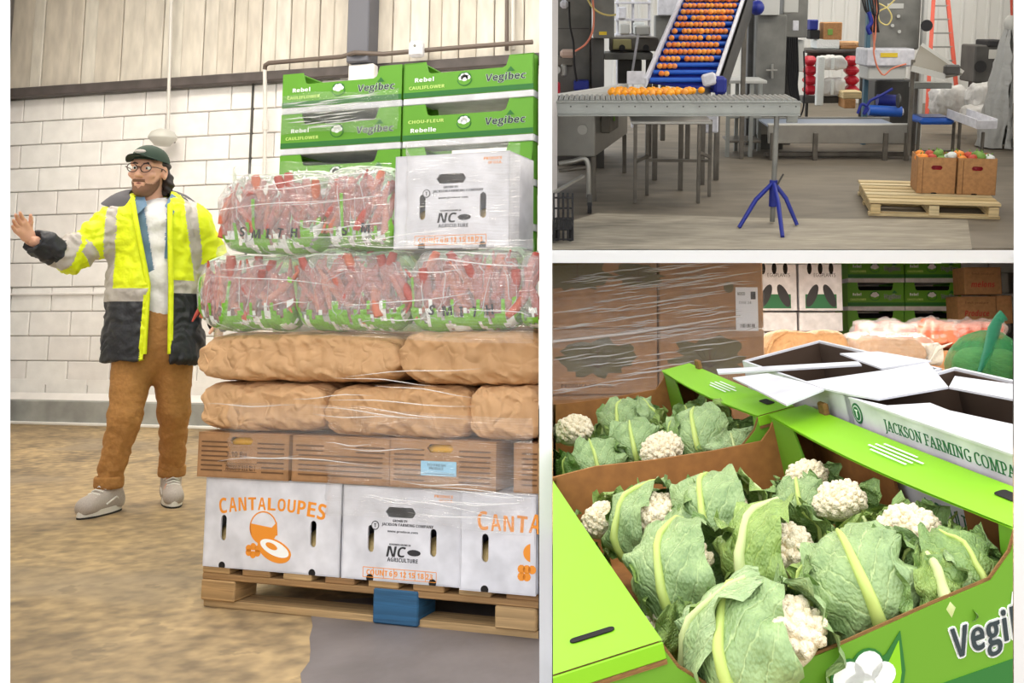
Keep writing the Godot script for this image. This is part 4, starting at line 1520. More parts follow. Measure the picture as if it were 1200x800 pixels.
func man() -> void:
	var o := thing("person", "man in a green cap, glasses and yellow high-visibility jacket, one arm stretched out", "person", Transform3D())
	M.skin = mat(rgb(226, 172, 146), 0.55, {})
	M.beard = mat(rgb(136, 98, 76), 0.8, {"bump": T.grit, "deep": 0.4, "tri": 10.0})
	M.hair = mat(rgb(38, 29, 26), 0.6)
	M.cap = mat(rgb(44, 62, 50), 0.8, {"sheen": 0.2})
	M.hivis = mat(rgb(228, 240, 16), 0.6, {"bump": T.crease, "deep": 0.6, "tri": 3.0})
	M.navy = mat(rgb(40, 41, 48), 0.55, {"bump": T.crease, "deep": 0.6, "tri": 3.0})
	M.band = mat(rgb(186, 178, 172), 0.45, {"bump": T.crease, "deep": 0.3, "tri": 3.0})
	M.collar = mat(rgb(84, 82, 88), 0.8)
	M.tee = mat(rgb(240, 238, 238), 0.8, {"bump": T.crease, "deep": 0.4, "tri": 3.0})
	M.denim = mat(rgb(118, 148, 178), 0.8, {"tex": T.fleck, "tri": 20.0})
	M.trousers = mat(rgb(190, 136, 76), 0.85, {"tex": T.fleck, "tri": 4.0, "bump": T.crease, "deep": 0.5})
	M.shoe = mat(rgb(198, 188, 182), 0.7, {"tex": T.fleck, "tri": 14.0})
	M.shoe_white = mat(rgb(232, 230, 226), 0.5)
	var pel := W(180, 388, 5.1)
	var hip_r := W(160, 402, 5.06)
	var hip_l := W(201, 400, 5.14)
	var kn_r := W(146, 490, 4.98)
	var kn_l := W(204, 482, 5.16)
	var an_r := W(127, 574, 4.98)
	var an_l := W(201, 560, 5.26)
	var chest := W(182, 290, 5.1)
	var neck := W(177, 243, 5.12)
	var sh_r := W(131, 266, 5.03)
	var sh_l := W(229, 264, 5.17)
	var el_r := W(82, 300, 4.9)
	var wr_r := W(39, 282, 4.74)
	var el_l := W(252, 312, 5.25)
	var wr_l := W(258, 372, 5.15)
	var fwd := Vector3(0.33, 0, 0.94).normalized()
	var side := Vector3(0.94, 0, -0.33).normalized()   # from his right to his left
	var J := Transform3D(Basis(side, Vector3.UP, fwd), Vector3(chest.x, 0, chest.z))
	var Ji := J.affine_inverse()
	# --- the body: one skin (most of it is under clothes)
	var body := Geo.new()
	var f := Field.new(Vector3(-3.2, 0.02, -5.6), Vector3(-1.7, 1.5, -4.5), 0.02)
	f.cone(chest - Vector3(0, 0.05, 0), pel, 0.09, 0.085, 0.05, fwd, 0.7)
	f.cone(sh_r, sh_l, 0.055, 0.055, 0.05)
	f.cone(chest, neck, 0.075, 0.055, 0.04)
	f.cone(sh_r, el_r, 0.045, 0.036, 0.03).cone(el_r, wr_r, 0.036, 0.028, 0.03)
	f.cone(sh_l, el_l, 0.045, 0.036, 0.03).cone(el_l, wr_l, 0.036, 0.028, 0.03)
	f.cone(hip_r, kn_r, 0.075, 0.05, 0.03).cone(kn_r, an_r, 0.048, 0.034, 0.03).cone(hip_r, hip_l, 0.08, 0.08, 0.04)
	f.cone(hip_l, kn_l, 0.075, 0.05, 0.03).cone(kn_l, an_l, 0.048, 0.034, 0.03)
	f.cone(an_r, an_r + Vector3(-0.08, -0.04, 0.08), 0.024, 0.018, 0.02).cone(an_l, an_l + Vector3(0.02, -0.04, 0.1), 0.024, 0.018, 0.02)
	f.skin(body)
	# head: own axes, x to his left, y up, z out of the face
	var hc := W(174, 201, 5.07)
	var face_b := Basis(Vector3.UP, deg_to_rad(-1.0)) * Basis(Vector3.BACK, deg_to_rad(-2.0))
	var H := Transform3D(face_b, hc)
	var h := Field.new(hc - Vector3(0.16, 0.24, 0.16), hc + Vector3(0.16, 0.17, 0.17), 0.004)
	var hp := func(x: float, y: float, z: float) -> Vector3: return H * Vector3(x, y, z)
	h.egg(hp.call(0, 0.035, -0.015), Vector3(0.076, 0.095, 0.095), face_b, 0.02)
	h.egg(hp.call(0, -0.035, 0.02), Vector3(0.06, 0.085, 0.07), face_b, 0.03)
	h.egg(hp.call(0, -0.1, 0.05), Vector3(0.034, 0.026, 0.036), face_b, 0.03)
	h.cone(hp.call(0, -0.06, -0.03), neck + Vector3(0, -0.03, 0), 0.056, 0.062, 0.03)
	h.cone(hp.call(0, 0.012, 0.083), hp.call(0, -0.03, 0.108), 0.009, 0.0145, 0.012)
	h.egg(hp.call(-0.013, -0.034, 0.098), Vector3(0.009, 0.008, 0.01), face_b, 0.006)
	h.egg(hp.call(0.013, -0.034, 0.098), Vector3(0.009, 0.008, 0.01), face_b, 0.006)
	h.cone(hp.call(-0.045, 0.028, 0.07), hp.call(0.045, 0.028, 0.07), 0.014, 0.014, 0.02)
	h.egg(hp.call(-0.032, 0.006, 0.092), Vector3(0.016, 0.012, 0.012), face_b, 0.008, true)
	h.egg(hp.call(0.032, 0.006, 0.092), Vector3(0.016, 0.012, 0.012), face_b, 0.008, true)
	h.egg(hp.call(-0.045, -0.025, 0.07), Vector3(0.022, 0.018, 0.018), face_b, 0.02)
	h.egg(hp.call(0.045, -0.025, 0.07), Vector3(0.022, 0.018, 0.018), face_b, 0.02)
	h.cone(hp.call(-0.02, -0.066, 0.086), hp.call(0.02, -0.066, 0.086), 0.007, 0.007, 0.008)
	h.cone(hp.call(-0.018, -0.078, 0.084), hp.call(0.018, -0.078, 0.084), 0.008, 0.008, 0.008)
	for s in [-1.0, 1.0]:
		h.egg(hp.call(s * 0.079, -0.005, -0.01), Vector3(0.012, 0.034, 0.02), face_b, 0.01)
		h.egg(hp.call(s * 0.087, -0.002, -0.004), Vector3(0.006, 0.02, 0.01), face_b, 0.006, true)
	h.skin(body)
	hand(body, wr_r + Vector3(-0.02, 0.015, 0.0), W(20, 258, 4.62) - wr_r, Vector3(0.55, 0.1, 0.8), Vector3(0.0, 0.6, 0.5), 0.75)
	hand(body, wr_l, Vector3(0.0, -1, 0.1), Vector3(-1, 0, 0), Vector3(0, 0, 1), 0.35)
	part("body", body, M.skin, o)
	# eyes, brows, lips
	for s in [-1.0, 1.0]:
		var e := part("eye", Geo.new().ball(hp.call(s * 0.032, 0.006, 0.0765), Vector3(0.0125, 0.009, 0.0115), 10, 8), M.print_white, o)
		part("iris", Geo.new().ball(hp.call(s * 0.03, 0.005, 0.0845), Vector3(0.0062, 0.006, 0.0045), 8, 6), M.hair, e)
		part("eyebrow", Geo.new().tube([hp.call(s * 0.014, 0.026, 0.091), hp.call(s * 0.034, 0.031, 0.086), hp.call(s * 0.052, 0.024, 0.072)], [0.003, 0.0045, 0.002], 6), M.hair, o)
	part("mouth", Geo.new().tube([hp.call(-0.024, -0.073, 0.086), hp.call(0, -0.071, 0.0945), hp.call(0.024, -0.073, 0.086)], [0.001, 0.0045, 0.001], 6), mat(rgb(150, 84, 76), 0.5), o)
	# beard: a thin coat over jaw and lip
	var bf := Field.new(hc - Vector3(0.13, 0.16, 0.1), hc + Vector3(0.13, 0.06, 0.16), 0.0045)
	bf.egg(hp.call(0, -0.04, 0.018), Vector3(0.066, 0.09, 0.074), face_b, 0.02)
	bf.egg(hp.call(0, -0.103, 0.052), Vector3(0.042, 0.032, 0.043), face_b, 0.025)
	bf.cone(hp.call(-0.024, -0.057, 0.088), hp.call(0.024, -0.057, 0.088), 0.0095, 0.0095, 0.008)
	var hi_ := H.affine_inverse()
	var zb := {}
	bf.skin(Geo.new(), null, func(p):
		var q: Vector3 = hi_ * p
		if q.y < -0.145 or q.z < -0.015:
			return -1
		if q.y < -0.052 and q.y > -0.066 and absf(q.x) < 0.03 and q.z > 0.07:
			return 0
		if absf(q.x) < 0.024 and q.y > -0.084 and q.y < -0.064 and q.z > 0.06:
			return -1
		if q.y < -0.07 - 0.9 * maxf(0.0, 0.03 - absf(q.x)) or (absf(q.x) > 0.045 and q.y < -0.02 and q.y < -0.045 + 0.9 * (0.022 - q.z)):
			return 0
		return -1, zb)
	if zb.has(0):
		part("beard", zb[0], M.beard, o)
	# hair at the back and sides, curled at the nape
	var hg := Geo.new()
	var hf := Field.new(hc - Vector3(0.16, 0.16, 0.18), hc + Vector3(0.17, 0.16, 0.12), 0.006)
	hf.egg(hp.call(0, 0.03, -0.035), Vector3(0.087, 0.09, 0.088), face_b, 0.02)
	for c in [[0.075, -0.035, -0.055, 0.03], [0.085, -0.065, -0.05, 0.026], [0.098, -0.05, -0.04, 0.018], [0.07, -0.09, -0.06, 0.024], [0.095, -0.088, -0.045, 0.016], [0.03, -0.08, -0.085, 0.03], [-0.03, -0.07, -0.085, 0.03], [-0.07, -0.03, -0.06, 0.026]]:
		hf.egg(hp.call(c[0], c[1], c[2]), Vector3(c[3], c[3] * 1.1, c[3]), face_b, 0.012)
	var zh := {}
	hf.skin(Geo.new(), func(p, n): return p + n * 0.004 * sin(p.y * 160.0 + p.x * 120.0), func(p):
		var q: Vector3 = hi_ * p
		return 0 if q.z < 0.015 - 0.25 * maxf(0.0, -q.y) and q.y < 0.07 else -1, zh)
	if zh.has(0):
		part("hair", zh[0], M.hair, o)
	# cap
	var crown := Geo.new()
	crown.grid(28, 10, func(u, v):
		var a: float = TAU * u
		var t: float = v * PI * 0.5
		var r := cos(t)
		return hp.call(sin(a) * 0.089 * pow(r, 0.8), 0.045 + 0.085 * sin(t) + 0.004 * cos(a), -0.012 + cos(a) * 0.105 * pow(r, 0.8)))
	var cap := part("cap", crown, M.cap, o, "dark green cap")
	var brim := Geo.new()
	for lift in [0.0, 0.005]:
		brim.grid(16, 6, func(u, v):
			var a: float = (u - 0.5) * 2.3
			var r := lerpf(0.09, 0.165, v * (0.55 + 0.45 * cos(a * 1.25)))
			return hp.call(sin(a) * lerpf(0.086, 0.1, v), 0.062 - 0.004 * v - 0.026 * sin(a) * sin(a) + lift, -0.012 + cos(a) * (r + 0.016)))
	part("brim", brim, M.cap, cap)
	part("button", Geo.new().ball(hp.call(0, 0.131, -0.012), Vector3(0.01, 0.006, 0.01), 8, 5), M.cap, cap)
	part("badge", Geo.new().ball(hp.call(-0.012, 0.088, 0.082), Vector3(0.03, 0.011, 0.008), 12, 6), M.band, cap)
	# glasses
	var gl := Geo.new()
	for s in [-1.0, 1.0]:
		var ring := []
		for i in 21:
			var a := TAU * i / 20.0
			ring.append(hp.call(s * 0.034 + 0.026 * cos(a), 0.003 + 0.021 * sin(a) + 0.002 * cos(a) * s, 0.108 - 0.006 * absf(cos(a))))
		gl.tube(ring, 0.0024, 6, false)
		gl.tube([hp.call(s * 0.06, 0.008, 0.102), hp.call(s * 0.078, 0.01, 0.085), hp.call(s * 0.084, 0.01, 0.02), hp.call(s * 0.084, 0.0, -0.02)], 0.0022, 6)
	gl.tube([hp.call(-0.009, 0.006, 0.108), hp.call(0, 0.009, 0.111), hp.call(0.009, 0.006, 0.108)], 0.0024, 6)
	part("glasses", gl, mat(rgb(70, 46, 44), 0.3), o)
	# --- clothes
	var fold := noise(91, 6.0, 3)
	var tf := Field.new(Vector3(-2.75, 0.7, -5.5), Vector3(-1.8, 1.6, -4.8), 0.014)
	tf.cone(chest + Vector3(0, 0.1, 0), chest - Vector3(0, 0.15, 0), 0.155, 0.15, 0.05, fwd, 0.66)
	tf.cone(chest - Vector3(0, 0.15, 0), pel, 0.15, 0.148, 0.05, fwd, 0.72)
	tf.cone(sh_r + side * 0.05, sh_l - side * 0.05, 0.07, 0.07, 0.06)
	var tee := Geo.new()
	tf.skin(tee, func(p, n): return p + n * 0.006 * sin(p.y * 40.0 + p.x * 14.0 + 4.0 * fold.get_noise_3dv(p)))
	part("tee_shirt", tee, M.tee, o, "white tee shirt")
	# trousers
	var lf := Field.new(Vector3(-2.85, 0.04, -5.6), Vector3(-1.75, 1.05, -4.7), 0.013)
	lf.cone(pel + Vector3(0, 0.02, 0), pel - Vector3(0, 0.05, 0), 0.16, 0.168, 0.04, fwd, 0.75)
	lf.cone(hip_r - Vector3(0, 0.02, 0), kn_r, 0.108, 0.074, 0.04).cone(kn_r, an_r + Vector3(0, 0.035, 0), 0.072, 0.057, 0.03)
	lf.cone(hip_l - Vector3(0, 0.02, 0), kn_l, 0.108, 0.073, 0.04).cone(kn_l, an_l + Vector3(0, 0.035, 0), 0.07, 0.057, 0.03)
	lf.egg(an_r + Vector3(0, -0.075, 0), Vector3(0.2, 0.085, 0.2), Basis(), 0.005, true)
	lf.egg(an_l + Vector3(0, -0.075, 0), Vector3(0.2, 0.085, 0.2), Basis(), 0.005, true)
	var trs := Geo.new()
	lf.skin(trs, func(p, n):
		var low := smoothstep(0.75, 0.2, p.y)
		return p + n * (0.0045 * low * sin(p.y * 60.0 + 9.0 * fold.get_noise_3dv(p * 0.8)) + 0.004 * fold.get_noise_3dv(p * 2.0)))
	part("trousers", trs, M.trousers, o, "brown trousers with rolled cuffs")
	for a in [an_r, an_l]:
		var c := Geo.new()
		c.lathe(Transform3D(Basis(), a + Vector3(0, 0.01, 0)), [Vector2(0.05, 0.0), Vector2(0.062, 0.0), Vector2(0.067, 0.012), Vector2(0.067, 0.045), Vector2(0.062, 0.055), Vector2(0.054, 0.055)], 24)
		part("rolled_cuff", c, M.trousers, o)
		part("sock", Geo.new().tube([a + Vector3(0, 0.03, 0), a + Vector3(0, -0.05, 0.0)], [0.042, 0.046], 14), M.shoe_white, o)
	# jacket: a coat over body and sleeves, open in front
	var jf := Field.new(Vector3(-3.15, 0.68, -5.6), Vector3(-1.75, 1.62, -4.45), 0.0105)
	jf.cone(chest + Vector3(0, 0.08, 0), chest - Vector3(0, 0.2, 0), 0.20, 0.205, 0.05, fwd, 0.72)
	jf.cone(chest - Vector3(0, 0.2, 0), pel - Vector3(0, 0.13, 0) + side * 0.0, 0.205, 0.235, 0.05, fwd, 0.78)
	jf.cone(sh_r + side * 0.02, neck, 0.088, 0.09, 0.06)
	jf.cone(sh_l - side * 0.02, neck, 0.088, 0.09, 0.06)
	jf.cone(sh_r + side * 0.02, el_r, 0.098, 0.078, 0.06).cone(el_r, wr_r + (el_r - wr_r) * 0.1, 0.078, 0.055, 0.03)
	jf.cone(sh_l - side * 0.02, el_l, 0.098, 0.082, 0.06).cone(el_l, wr_l, 0.08, 0.062, 0.03)
	# cut at hem and neck
	jf.egg(pel - Vector3(0, 0.46, 0), Vector3(0.6, 0.335, 0.6), Basis(), 0.01, true)
	jf.egg(neck + Vector3(0, 0.1, 0.02), Vector3(0.085, 0.12, 0.1), Basis(), 0.01, true)
	jf.egg(wr_r + (wr_r - el_r) * 0.14, Vector3(0.05, 0.05, 0.05), Basis(), 0.01, true)
	var zones := {}
	var zone := func(p: Vector3) -> int:
		var q: Vector3 = Ji * p
		var on := 0
		# how far along a sleeve
		var ar := (p - sh_r).dot(el_r - sh_r) / (el_r - sh_r).length_squared()
		var fr := (p - el_r).dot(wr_r - el_r) / (wr_r - el_r).length_squared()
		var al := (p - sh_l).dot(el_l - sh_l) / (el_l - sh_l).length_squared()
		if q.x < -0.235 and ar > 0.18:
			if fr > 0.36:
				return 1
			if fr > 0.10:
				return 2
			if ar > 0.62 and ar < 0.86 and fr < 0.0:
				return 2
			return 0
		if al > 0.35 and q.x > 0.22 and p.y > 1.06:
			return 2 if al > 0.8 and al < 1.0 else 0
		# the opening
		if q.z > 0.0:
			var l := lerpf(-0.015, -0.10, clampf((p.y - 1.07) / 0.42, 0.0, 1.0))
			if p.y < 1.07:
				l = -0.012
			var r := lerpf(0.10, 0.062, clampf((p.y - 0.85) / 0.6, 0.0, 1.0))
			if q.x > l and q.x < r:
				return -1
			if q.x > l - 0.02 and q.x <= l and p.y < 1.02:
				return 0
		var bt := 1.05 if q.x < 0.02 else 1.095
		if p.y < bt - 0.062:
			return 1
		if p.y < bt:
			return 2
		if q.z > -0.02 and ((q.x > -0.222 and q.x < -0.172) or (q.x > lerpf(0.2, 0.13, (p.y - 1.05) / 0.42) and q.x < lerpf(0.25, 0.185, (p.y - 1.05) / 0.42))):
			return 2
		return on
	jf.skin(Geo.new(), func(p, n):
		var q: Vector3 = Ji * p
		var k := 0.009 * fold.get_noise_3dv(p * 1.6) + 0.004 * sin(30.0 * fold.get_noise_3dv(p * 0.4))
		if p.y < 0.95 and q.x > 0.1:
			k += 0.02 * smoothstep(0.95, 0.75, p.y)
		if q.x < -0.26:
			k += 0.008 * sin((p - sh_r).dot((el_r - sh_r).normalized()) * 75.0 + 3.0 * fold.get_noise_3dv(p))
		return p + n * k, zone, zones)
	var jk := Node3D.new()
	jk.name = "jacket"
	o.add_child(jk, true)
	jk.set_meta("label", "yellow high-visibility jacket with grey bands and navy hem")
	for z in zones:
		part(["yellow_shell", "navy_panel", "reflective_band"][z], zones[z], [M.hivis, M.navy, M.band][z], jk)
	# turned edge of the front, charcoal collar
	var edge := Geo.new()
	for e in [[-0.012, -0.012, -0.105], [0.104, 0.09, 0.064]]:
		var pts := []
		for i in 12:
			var y := lerpf(0.74, 1.47, i / 11.0)
			var x: float = lerpf(e[0], e[1], clampf((y - 0.74) / 0.33, 0, 1)) if y < 1.07 else lerpf(e[1], e[2], (y - 1.07) / 0.4)
			pts.append(J * Vector3(x, y, 0.158 + 0.02 * smoothstep(1.1, 0.75, y) - 0.05 * smoothstep(1.35, 1.5, y)))
		edge.tube(pts, 0.014, 8, true, 0.6)
	part("front_edge", edge, M.hivis, jk)
	var col := Geo.new()
	for s in [-1.0, 1.0]:
		col.grid(12, 6, func(u, v):
			var a := lerpf(0.72, PI, u)
			var r := lerpf(0.09, 0.15 + 0.055 * sin(u * PI), v)
			var y: float = lerpf(0.07, 0.02 - 0.02 * (1.0 - u), v) + 0.02 * sin(v * PI)
			return neck + side * (s * sin(a) * r * 1.15) + fwd * (0.015 + cos(a) * r * 0.85) + Vector3(0, y - 0.04 * cos(a), 0))
	part("collar", col, M.collar, jk)
	# denim shirt strip and its collar between tee and jacket
	var zd := {}
	var df := Field.new(Vector3(-2.55, 0.98, -5.2), Vector3(-1.95, 1.54, -4.8), 0.0075)
	df.cone(chest + Vector3(0, 0.1, 0), chest - Vector3(0, 0.15, 0), 0.155, 0.15, 0.05, fwd, 0.66)
	df.cone(sh_r + side * 0.05, sh_l - side * 0.05, 0.07, 0.07, 0.06)
	df.skin(Geo.new(), func(p, n): return p + n * (0.012 + 0.003 * sin(p.y * 50.0)), func(p):
		var q: Vector3 = Ji * p
		var l := lerpf(-0.015, -0.10, clampf((p.y - 1.07) / 0.42, 0.0, 1.0))
		if q.z > 0.0 and p.y > 1.0 and q.x > l - 0.06 and q.x < l + 0.038 and p.y < 1.5:
			return 0
		if q.z > 0.0 and p.y > 1.2 and q.x > 0.05 and q.x < 0.12 and p.y < 1.5:
			return 0
		return -1, zd)
	var den: Geo = zd.get(0, Geo.new())
	for s in [-1.0, 1.0]:
		den.quad(J * Vector3(s * 0.065, 1.53, 0.05), J * Vector3(s * 0.04, 1.46, 0.105), J * Vector3(s * 0.08, 1.41, 0.135), J * Vector3(s * 0.105, 1.50, 0.06))
	part("denim_shirt", den, M.denim, o)
	# shoes
	shoe(o, an_r, W(99, 609, 4.82) - W(131, 600, 5.0))
	shoe(o, an_l, W(206, 597, 5.06) - W(200, 585, 5.28))

func shoe(o: Node3D, ankle: Vector3, dir: Vector3) -> void:
	var z := Vector3(dir.x, 0, dir.z).normalized()
	var x := Vector3.UP.cross(z).normalized()
	var t := Transform3D(Basis(x, Vector3.UP, z), Vector3(ankle.x, 0, ankle.z) - z * 0.07)
	var up := Geo.new()
	var f := Field.new(t.origin - Vector3(0.32, 0.01, 0.32), t.origin + Vector3(0.32, 0.2, 0.32), 0.006)
	f.cone(t * Vector3(0, 0.055, 0.03), t * Vector3(0, 0.045, 0.22), 0.043, 0.045, 0.03)
	f.cone(t * Vector3(0, 0.045, 0.02), t * Vector3(0, 0.12, 0.045), 0.04, 0.046, 0.03)
	f.cone(t * Vector3(0, 0.1, 0.07), t * Vector3(0, 0.055, 0.2), 0.036, 0.03, 0.04)
	f.egg(t * Vector3(0, -0.02, 0.1), Vector3(0.3, 0.045, 0.3), Basis(), 0.004, true)
	f.egg(t * Vector3(0, 0.185, 0.045), Vector3(0.036, 0.06, 0.045), t.basis, 0.01, true)
	f.skin(up)
	var s := part("shoe", up, M.shoe, o, "grey and white running shoe")
	var prof := PackedVector2Array()
	for i in 28:
		var a := TAU * i / 28.0
		var l := 0.112 + 0.152 * cos(a) * (1.0 if cos(a) > 0 else 0.9)
		var w := 0.042 + 0.009 * smoothstep(0.0, 0.25, l)
		prof.append(Vector2(w * sin(a), l))
	part("sole", Geo.new().prism(t * Transform3D(Basis(Vector3.RIGHT, PI / 2), Vector3(0, 0.034, 0)), prof, 0.026), M.shoe_white, s)
	part("tread", Geo.new().prism(t * Transform3D(Basis(Vector3.RIGHT, PI / 2), Vector3(0, 0.009, 0)), prof, 0.009), M.rubber, s)
	part("toe_cap", Geo.new().ball(t * Vector3(0, 0.04, 0.243), Vector3(0.034, 0.012, 0.016), 10, 6, t.basis), M.rubber, s)
	var la := Geo.new()
	for i in 5:
		var k := i / 4.0
		la.tube([t * Vector3(-0.03, lerpf(0.125, 0.088, k), lerpf(0.1, 0.19, k)), t * Vector3(0, lerpf(0.142, 0.094, k), lerpf(0.115, 0.2, k)), t * Vector3(0.03, lerpf(0.125, 0.088, k), lerpf(0.1, 0.19, k))], 0.004, 5)
	part("laces", la, M.shoe_white, s)
	var st := Geo.new()
	for sd in [-1.0, 1.0]:
		st.tube([t * Vector3(sd * 0.043, 0.045, 0.02), t * Vector3(sd * 0.046, 0.075, 0.07), t * Vector3(sd * 0.047, 0.05, 0.14)], 0.006, 6, true, 0.6)
	part("side_stripe", st, M.shoe_white, s)

# ---------------------------------------------------------------- the lower right bay
var blade_mats := []
func leaf_shape(blade: Geo, rib: Geo, R: float, az: float, wide: float, e0: float, e1: float, flare: float, seed_: float, thick := 1.0) -> void:
	# a leaf that lies on a head of radius R: it leaves the stalk at the angle e0 (degrees, below) and ends at e1 (above)
	var path := func(s: float, t: float, lift: float) -> Vector3:
		var a := deg_to_rad(lerpf(e0, e1, s))
		var w := wide * pow(maxf(0.0, 1.0 - pow(absf(1.9 * pow(s, 0.8) - 0.92), 3.2)), 0.5)
		var edge := t * t
		var ripple := 0.010 * sin(s * 19.0 + seed_ * 3.0 + t * 2.0) + 0.006 * sin(s * 41.0 + seed_ * 7.0)
		var r := R * (1.0 + 0.10 * flare * s * s) + lift + edge * (0.012 * flare + ripple) + 0.0035 * sin(s * 23.0 + absf(t) * 9.0 + seed_)
		var rr := maxf(absf(cos(a)), 0.25) * R
		var d := az + t * w / rr
		var tip := 0.012 * sin(seed_ * 5.0) * s
		# leaves stay apart at the top: far along they run straight on instead of closing on the pole
		var ca := cos(a)
		var sa := sin(a)
		var out := Vector3(sin(az), 0, cos(az))
		var acr := Vector3(cos(az), 0, -sin(az))
		var wrapd := Vector3(sin(d) * ca, sa * 0.92, cos(d) * ca) * r
		var flat := out * (ca * r) + Vector3(0, sa * 0.92 * r, 0) + acr * (t * w * 0.92)
		flat -= (out * ca + Vector3(0, sa, 0)) * (t * t * w * w * 0.38 / R)
		return wrapd.lerp(flat, smoothstep(20.0, 70.0, absf(rad_to_deg(a)))) + acr * tip
	blade.grid(18, 26, func(a, b): return path.call(b, a * 2.0 - 1.0, 0.0))
	var pts := []
	var rad := []
	for i in 15:
		var s := i / 14.0 * 0.94
		pts.append(path.call(s, 0.0, 0.0035 * (1.0 - s)))
		rad.append(lerpf(0.0125, 0.0022, pow(s, 0.75)) * thick)
	rib.tube(pts, rad, 8, true, 0.8)

func cauliflower(label: String, t: Transform3D, R: float, leaves: Array, curd: Vector3, group: String, seed_: int) -> Node3D:
	var o := thing("cauliflower", label, "cauliflower", t, group)
	var cr := R * 0.64
	var c := Geo.new()
	var rr := RandomNumberGenerator.new()
	rr.seed = seed_
	c.ball(curd, Vector3(cr, cr * 0.74, cr), 20, 12)
	var n := 74
	for i in n:     # florets, closely set over the dome
		var y := 1.0 - 1.25 * (i + 0.5) / n
		var a := i * 2.39996
		var s := sqrt(maxf(0.0, 1.0 - y * y))
		var d := Vector3(cos(a) * s, y, sin(a) * s)
		var p := curd + d * Vector3(cr, cr * 0.78, cr) * rr.randf_range(0.9, 1.02)
		var q := rr.randf_range(0.15, 0.25) * cr
		c.ball(p, Vector3(q, q, q), 8, 6)
		for k in 3:
			var e := (d + Vector3(rr.randf_range(-1, 1), rr.randf_range(-1, 1), rr.randf_range(-1, 1)) * 0.9).normalized()
			c.ball(p + e * q * 0.75, Vector3.ONE * q * 0.5, 6, 4)
	part("curd", c, M.curd, o)
	var k := 0
	for l in leaves:
		# [azimuth deg, half width, end angle, flare, tone, rib thickness]
		var b := Geo.new()
		var r := Geo.new()
		leaf_shape(b, r, R * (1.0 + 0.035 * k), deg_to_rad(l[0]), l[1], -78.0, l[2], l[3], seed_ * 0.37 + k * 1.7, l[5] if l.size() > 5 else 1.0)
		var lp := part("leaf", b, M.leaf[l[4]], o)
		part("midrib", r, M.rib[l[4] % 2], lp)
		k += 1
	return o

